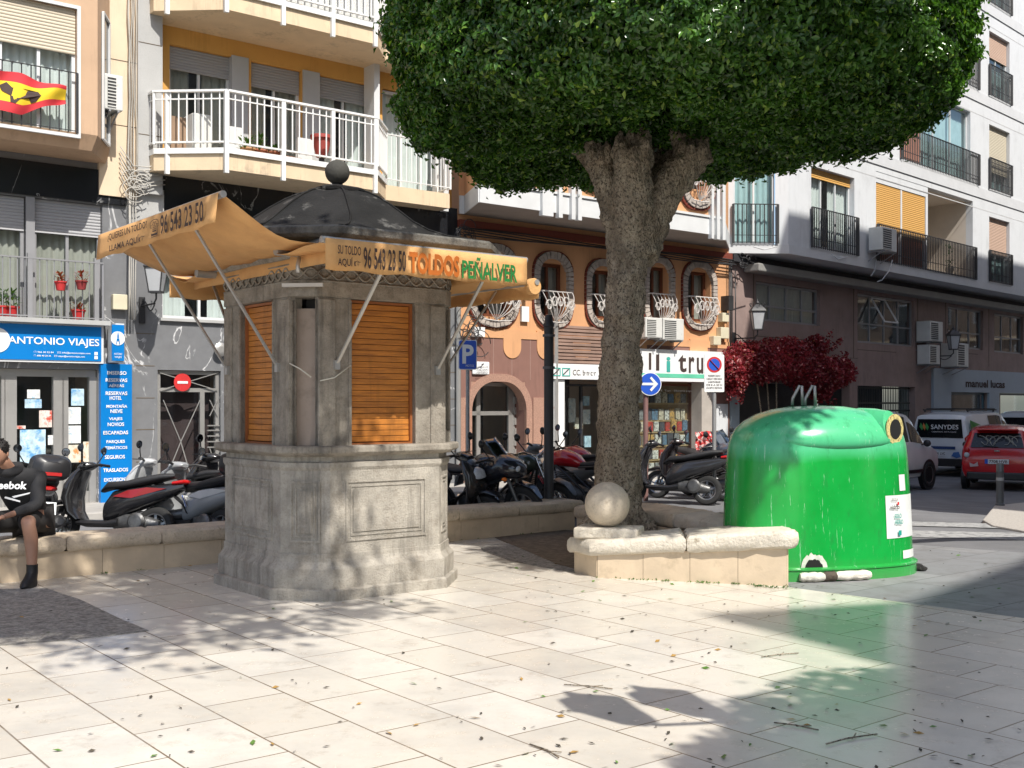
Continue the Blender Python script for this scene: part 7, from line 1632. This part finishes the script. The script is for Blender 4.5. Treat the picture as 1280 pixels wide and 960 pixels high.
vd = dict(win=[(-.62, .28, .10, .86), (.36, 1.05, .10, .72)], mirror=(.95, 1.08))
dx, dy = math.cos(R(45.3)), math.sin(R(45.3)); nx_, ny_ = math.sin(R(45.3)), -math.cos(R(45.3))
nose = (10.55, 27.25); v1 = (nose[0] - dx * 2.12 - nx_ * .9, nose[1] - dy * 2.12 - ny_ * .9)
car('van', 'plain white van half hidden behind the green container', 'van', van_keys, v1, 45.3, (.74, .75, .77), (-1.35, 1.30), .32, dict(vd, fn=van_extra(None)))
rc = (12.05, 31.5); v2 = (rc[0] + dx * 2.16, rc[1] + dy * 2.16)
car('van', 'white van with SANYDES lettering on the rear window and a roof rack', 'van', van_keys, v2, 45.3, (.72, .74, .76), (-1.35, 1.30), .32, dict(vd, fn=van_extra('lettered')))
v3 = (rc[0] + dx * 8.0, rc[1] + dy * 8.0)
car('van', 'pale van at the right edge of the photo in front of the red car', 'van', van_keys, v3, 45.3, (.50, .52, .54), (-1.35, 1.30), .32, dict(vd, fn=van_extra(None)))
red_keys = [(-1.80, .40, .66, .74, .70, .60), (-1.76, .32, .90, 1.0, .77, .66), (-1.66, .28, 1.0, 1.22, .79, .62), (-1.50, .26, 1.02, 1.44, .80, .60), (-1.1, .24, 1.0, 1.51, .80, .60), (-.2, .22, .97, 1.53, .80, .60), (.35, .22, .95, 1.46, .80, .58), (.95, .24, .95, 1.08, .79, .62), (1.10, .24, .93, 1.0, .79, .66), (1.60, .28, .76, .82, .74, .6), (1.80, .36, .60, .66, .62, .5)]
def red_extra(r, pm, ax):
    xr = lambda z: float(np.interp(z, [.3, .66, .95, 1.22, 1.44], [-1.80, -1.81, -1.78, -1.69, -1.54])) - .03
    g = rear_quad(r, 'rear_window', mat('car_glass', (.012, .014, .016)), [(-.58, 1.02), (.58, 1.02), (.50, 1.36), (-.50, 1.36)], xr)
    g_ = random.Random(6); mb = MB()
    for k in range(10): 
        pts = [(xr(1.08 + .2 * t_) - .018, -.42 + .08 * k + .10 * math.sin(t_ * 5 + k), 1.06 + .24 * abs(math.sin(t_ * 2.2 + k))) for t_ in np.linspace(0, 1, 9)]; mb.tube(pts, .008, 4)
    mb.build('reflection_scrawl', mat('reflection_white', (.40, .40, .36), .6), g)  # pale lines modelled on the glass stand in for its reflections
    for s in (-1, 1):
        for z in (.86, .98): MB().sphere((xr(z) + .0, s * .66, z - .02), .062, 16, 10, (.5, 1, 1)).build('tail_light', lens if z < .9 else redl, r, smooth=True)
    MB().bx(-1.86, -1.6, -.66, .66, .26, .44).build('rear_bumper', blackp, r, bevel=.03); plate(r, -1.86, .64, 0, '7708 HVB', .52, .11, two=False)
    rear_quad(r, 'wiper', blackp, [(-.02, 1.04), (.30, 1.06), (.30, 1.075), (-.02, 1.06)], lambda z: xr(z) - .02)
    MB().bx(-1.84, -1.5, -.46, .46, 1.43, 1.465).build('roof_spoiler', pm, r, bevel=.01)
    rear_quad(r, 'badge', chrome, [(-.06, .93), (.06, .93), (.06, .96), (-.06, .96)], lambda z: xr(z) - .015)
    rear_quad(r, 'pale_sticker', mat('pale_sticker', (.5, .4, .4), .6), [(.40, .58), (.58, .56), (.60, .66), (.50, .62), (.42, .68)], lambda z: xr(z) - .015)
    for s in (-1, 1): MB().bx(-1.86, -1.84, min(s * .52, s * .66), max(s * .52, s * .66), .46, .50).build('reflector', redl, r)
hd = 63; rear = (11.42, 26.3)
car('red_car', 'small red hatchback seen from behind at the right edge of the street', 'car', red_keys, (rear[0] + math.cos(R(hd)) * 1.8, rear[1] + math.sin(R(hd)) * 1.8), hd, (.50, .012, .018), (-1.15, 1.15), .29, dict(win=[(-1.25, -.35, .10, .82), (-.28, .55, .10, .80)], mirror=(.75, 1.0), fn=red_extra))

# ============================================================ the seated person
def skin_mesh(name, pts, edges, rads, m, parent, sub=2, label=None):
    Mi = RM.get(parent.name, Matrix()).inverted(); me = bpy.data.meshes.new(name); me.from_pydata([tuple(Mi @ Vector(p)) for p in pts], edges, []); me.materials.append(m)
    o = bpy.data.objects.new(name, me); link(o, parent); md = o.modifiers.new('skin', 'SKIN'); md.use_smooth_shade = True; md.use_x_symmetry = False
    sv = me.skin_vertices[0].data
    for i, rr in enumerate(rads): sv[i].radius = (rr, rr) if not isinstance(rr, tuple) else rr
    sv[0].use_root = True
    s = o.modifiers.new('sub', 'SUBSURF'); s.levels = sub; s.render_levels = sub
    for p in me.polygons: p.use_smooth = True
    return o
PX, PY = -4.73, 10.98
pe = root('person', (PX, PY, .40), 'person in black hooded top, dark shorts and black boots sitting on the bench wall', 'person')
skinm = mat('skin', (.38, .205, .135), .55, .12, 6); blackc = mat('black_sweatshirt', (.020, .020, .022), .85, .2, 5, .004, 40); shortm = mat('dark_shorts', (.022, .02, .02), .85, .2); bootm = mat('black_boot', (.014, .014, .014), .5, .2, 8); hairm = mat('dark_hair', (.012, .010, .009), .6, .3, 30, .01, 60)
hip = Vector((PX, PY, .56)); chest = Vector((PX + .02, PY - .30, .94)); neck = Vector((PX - .02, PY - .44, 1.10)); head = Vector((PX - .06, PY - .54, 1.20))
kR = Vector((PX + .24, PY - .62, .60)); aR_ = Vector((PX + .27, PY - .60, .16)); kL = Vector((PX - .28, PY - .80, .60)); aL = Vector((PX - .30, PY - .92, .16))
sR_ = chest + Vector((.19, -.02, .05)); sL = chest + Vector((-.21, -.02, .05)); eR = Vector((PX + .24, PY - .42, .74)); eL = Vector((PX - .32, PY - .44, .74)); hR = Vector((PX + .05, PY - .70, .66)); hL = Vector((PX - .12, PY - .70, .64))
pts = [hip, hip.lerp(chest, .5), chest, neck, head, hip + Vector((.12, -.05, .02)), hip.lerp(kR, .5), kR, kR.lerp(aR_, .35) + Vector((.0, .04, 0)), aR_, aR_ + Vector((.01, -.0, -.08)),
       hip + Vector((-.12, -.05, .02)), hip.lerp(kL, .5), kL, kL.lerp(aL, .35) + Vector((0, .04, 0)), aL, aL + Vector((0, 0, -.08)), sR_, eR, hR, sL, eL, hL]
ed_ = [(0, 1), (1, 2), (2, 3), (3, 4), (0, 5), (5, 6), (6, 7), (7, 8), (8, 9), (9, 10), (0, 11), (11, 12), (12, 13), (13, 14), (14, 15), (15, 16), (2, 17), (17, 18), (18, 19), (2, 20), (20, 21), (21, 22)]
rd = [.12, .10, .10, .055, .07, .10, .085, .066, .068, .045, .04, .10, .085, .066, .068, .045, .04, .045, .035, .026, .045, .035, .026]
skin_mesh('body', pts, ed_, rd, skinm, pe)
def head_mesh():
    mb = MB(); c = head + Vector((0, -.02, .04)); n, m = 26, 20; rs = []
    for i in range(m + 1):
        t = math.pi * i / m; row = []
        for k in range(n):
            p = 2 * math.pi * k / n; x, y, z = math.sin(t) * math.cos(p), math.sin(t) * math.sin(p), math.cos(t)
            q = Vector((x * .078, y * .098, z * .118)); 
            if z < -.2: q.x *= 1 - .25 * (-z - .2); q.y += -.012 * (-z)
            if y < -.75: q.y -= .02 * math.exp(-((x / .2) ** 2)) * math.exp(-((z + .15) / .22) ** 2)
            row.append(c + Matrix.Rotation(R(-24), 3, 'X').inverted() @ q if False else c + Matrix.Rotation(R(24), 3, 'X') @ q)
        rs.append(row)
    mb.rings(rs, cap=False); return mb, c
mb, hc = head_mesh(); hd_ = mb.build('head', skinm, pe, smooth=True)
rot = Matrix.Rotation(R(24), 3, 'X')
for s in (-1, 1):
    MB().sphere(hc + rot @ Vector((s * .079, .01, -.01)), .022, 10, 8, (.4, .8, 1.3)).build('ear', skinm, hd_, smooth=True); MB().sphere(hc + rot @ Vector((s * .03, -.088, .012)), .012, 10, 8).build('eye', mat('eye_white', (.6, .58, .55), .3), hd_, smooth=True)
MB().sphere(hc + rot @ Vector((0, -.092, -.055)), .022, 12, 8, (1.2, .4, .4)).build('mouth', mat('lips', (.30, .10, .08), .5), hd_, smooth=True)
g = random.Random(5); mb = MB(); mb.sphere(hc + rot @ Vector((0, .02, .03)), .098, 22, 16, (.88, 1.0, 1.05))
for k in range(160):
    v = Vector((g.gauss(0, 1), g.gauss(.4, 1), abs(g.gauss(0, 1)) * .9 + .1)).normalized(); p = hc + rot @ (Vector((v.x * .086, v.y * .10 + .018, v.z * .10 + .03))); mb.tube([p, p + rot @ (v * .016 + Vector((g.uniform(-.01, .01), -.008, .002)))], [.006, .002], 4)
mb.build('hair', hairm, pe, smooth='auto')
skin_mesh('sweatshirt', [hip + Vector((0, .02, .04)), hip.lerp(chest, .5) + Vector((0, .03, 0)), chest, neck + Vector((0, .03, -.05)), sR_, sR_.lerp(eR, .5), eR, eR.lerp(hR, .72), sL, sL.lerp(eL, .5), eL, eL.lerp(hL, .72)], [(0, 1), (1, 2), (2, 3), (2, 4), (4, 5), (5, 6), (6, 7), (2, 8), (8, 9), (9, 10), (10, 11)],
          [(.18, .16), (.185, .16), (.19, .155), .085, .095, .08, .068, .045, .095, .08, .068, .045], blackc, pe)
MB().lathe(neck + Vector((0, .05, -.03)), [(.10, -.03), (.125, 0), (.11, .05), (.08, .055)], 18, ax=(0, -.3, 1)).build('hood', blackc, pe, smooth=True)
skin_mesh('shorts', [hip + Vector((0, 0, -.01)), hip + Vector((.11, -.05, 0)), hip.lerp(kR, .5), hip.lerp(kR, .86), hip + Vector((-.11, -.05, 0)), hip.lerp(kL, .5), hip.lerp(kL, .86)], [(0, 1), (1, 2), (2, 3), (0, 4), (4, 5), (5, 6)], [.155, .125, .115, .098, .125, .115, .098], shortm, pe)
for (a, lab) in ((aR_, ''), (aL, '')):
    mb = MB(); mb.rings([[a + Vector((x * w, y * l + o, z)) for x, y in [(math.cos(t), math.sin(t)) for t in np.linspace(0, 2 * math.pi, 17)[:-1]]] for z, w, l, o in ((-.16, .050, .13, -.07), (-.13, .056, .145, -.075), (-.09, .054, .12, -.06), (-.06, .052, .085, -.025), (-.02, .050, .058, 0), (.03, .050, .054, 0), (.05, .051, .055, .0))])
    mb.build('boot', bootm, pe, smooth='auto')
for s, h_, e_ in ((1, hR, eR), (-1, hL, eL)):
    d = (h_ - e_).normalized(); side_ = d.cross(Vector((0, 0, 1))).normalized(); hp = [h_ - d * .02, h_ + d * .045]; hr = [(.026, .022), (.036, .018)]; he = [(0, 1)]
    for k in range(4):
        b = h_ + d * .075 + side_ * (.03 - .02 * k); l = [.07, .078, .074, .058][k]; i0 = len(hp); hp += [b, b + d * l * .5 + Vector((0, 0, -.012)), b + d * l * .85 + Vector((0, 0, -.04))]; hr += [.010, .009, .0075]; he += [(1, i0), (i0, i0 + 1), (i0 + 1, i0 + 2)]
    i0 = len(hp); hp += [h_ + d * .03 + side_ * s * .035, h_ + d * .07 + side_ * s * .05 + Vector((0, 0, -.02))]; hr += [.012, .009]; he += [(0, i0), (i0, i0 + 1)]
    skin_mesh('hand', hp, he, hr, skinm, pe, sub=1)
text_mb('Reebok', chest + Vector((-.19, -.158, -.045)), (1, -.06, 0), (0, .35, 1), .34, .075, off=.03, up=.012).build('lettering', M['white_ink'], pe)
mb = MB(); c = chest + Vector((.0, -.165, -.14)); mb.add([c + Vector((.0, 0, .03)), c + Vector((.18, -.01, .07)), c + Vector((.17, -.01, .055)), c + Vector((.02, 0, .015))], [(0, 1, 2, 3)]); mb.add([c + Vector((-.06, 0, .03)), c + Vector((.08, 0, -.01)), c + Vector((.08, 0, -.025)), c + Vector((-.07, 0, .015))], [(0, 1, 2, 3)]); mb.build('chest_mark', M['white_ink'], pe, solid=.004)

# ============================================================ weeds at the wall foot
g = random.Random(31); V = []
for (p0, p1, n_) in ((FL, FR2, 26), (gnd(985, 737), gnd(940, 733), 16), (g2(-2, VB), g2(9.5, VB), 30)):
    for k in range(n_):
        c = p0.lerp(p1, g.random()) + Vector((g.uniform(-.02, .02), -.03 - g.random() * .05, 0))
        for j in range(7):
            t = g.random() * 6.28; l = g.uniform(.012, .035); d = Vector((math.cos(t), math.sin(t), g.uniform(.2, 1.2))).normalized() * l; w = d.cross(Vector((0, 0, 1))).normalized() * l * .25; q = Vector((c.x, c.y, .012)) + Vector((g.uniform(-.03, .03), g.uniform(-.02, .02), 0))
            V += [tuple(q), tuple(q + d * .5 + w), tuple(q + d), tuple(q + d * .5 - w)]
tag(leaf_mesh('weeds', np.array(V), M['plant_leaf'], None), 'tiny green weeds growing along the foot of the low walls', 'weeds', kind='stuff')
# ============================================================ fallen leaves
g = np.random.default_rng(12); pos = []
def inplaza(x, y): return True
k = 0
while len(pos) < 400:
    px = g.uniform(-20, 1300); py = g.uniform(690, 985) if g.random() < .75 else g.uniform(690, 780); p = gnd(px, py)
    if (Vector((p.x, p.y, 0)) - Vector((g2(CU, CV).x, g2(CU, CV).y, 0))).length < 1.15 or py < 700 and px < 300: continue
    if px > 640 or g.random() < .45: pos.append((p.x, p.y))
pos = np.array(pos); n = len(pos)
def leafset(sel, name, m, s0, s1, lift, label):
    q = pos[sel]; n = len(q); t = g.random(n) * 2 * math.pi; D = np.stack([np.cos(t), np.sin(t), g.uniform(-.15, .25, n)], 1); Wd = np.stack([-np.sin(t), np.cos(t), g.uniform(-.4, .4, n)], 1); l = g.uniform(s0, s1, (n, 1)); P = np.concatenate([q, np.full((n, 1), lift)], 1) + np.array([0, 0, .012])
    V = np.stack([P - D * l, P + Wd * l * .42 + [0, 0, .004], P + D * l, P - Wd * l * .42], 1); V[..., 2] = np.maximum(V[..., 2], .011)
    o = leaf_mesh(name, V.reshape(-1, 3), m, None); return tag(o, label, 'fallen leaves', kind='stuff')
r_ = g.random(n)
leafset(r_ < .72, 'fallen_leaves', mat('dry_dark_leaf', (.055, .045, .03), .8, .4, 20), .010, .026, .004, 'small dry dark leaves scattered over the pale paving')
leafset((r_ >= .72) & (r_ < .9), 'fallen_leaves', mat('fresh_green_leaf', (.09, .19, .03), .5, .3, 20), .016, .036, .004, 'fresh green leaves scattered over the pale paving')
leafset(r_ >= .9, 'fallen_leaves', mat('yellow_brown_leaf', (.34, .20, .05), .7, .3, 20), .015, .035, .004, 'yellow brown leaves scattered over the pale paving')
mb = MB()
for (px, py, t, L) in ((975, 822, .4, .30), (995, 912, -.6, .24), (40, 0, 0, 0), (680, 943, -1.0, .25), (1065, 928, .5, .35), (735, 862, -.35, .30)):
    if L: 
        p = gnd(px, py) + Vector((0, 0, .018)); d = Vector((math.cos(t), math.sin(t), 0)); q = Vector((-d.y, d.x, 0)); mb.tube([p - d * L * .5, p + q * .02, p + d * L * .5], .004, 5); mb.tube([p, p + d * L * .25 + q * .06], .003, 5)
tag(mb.build('twigs', M['bark'], smooth=True), 'thin dry twigs lying on the pale paving', 'twigs', kind='stuff')

GR = {'scooter': 'scooters and motorcycles parked behind the low walls', 'motorcycle': 'scooters and motorcycles parked behind the low walls', 'van': 'vans parked on the side street', 'wall lantern': 'black lanterns on the facades', 'air conditioner': 'air conditioners on the facades', 'potted plant': 'potted plants on balconies', 'sign': 'traffic signs at the kerb', 'fallen leaves': 'fallen leaves on the paving'}
for o in S.objects:
    if o.parent is None and o.get('category') in GR and not o.get('group') and o.get('kind') != 'stuff': o['group'] = GR[o['category']]
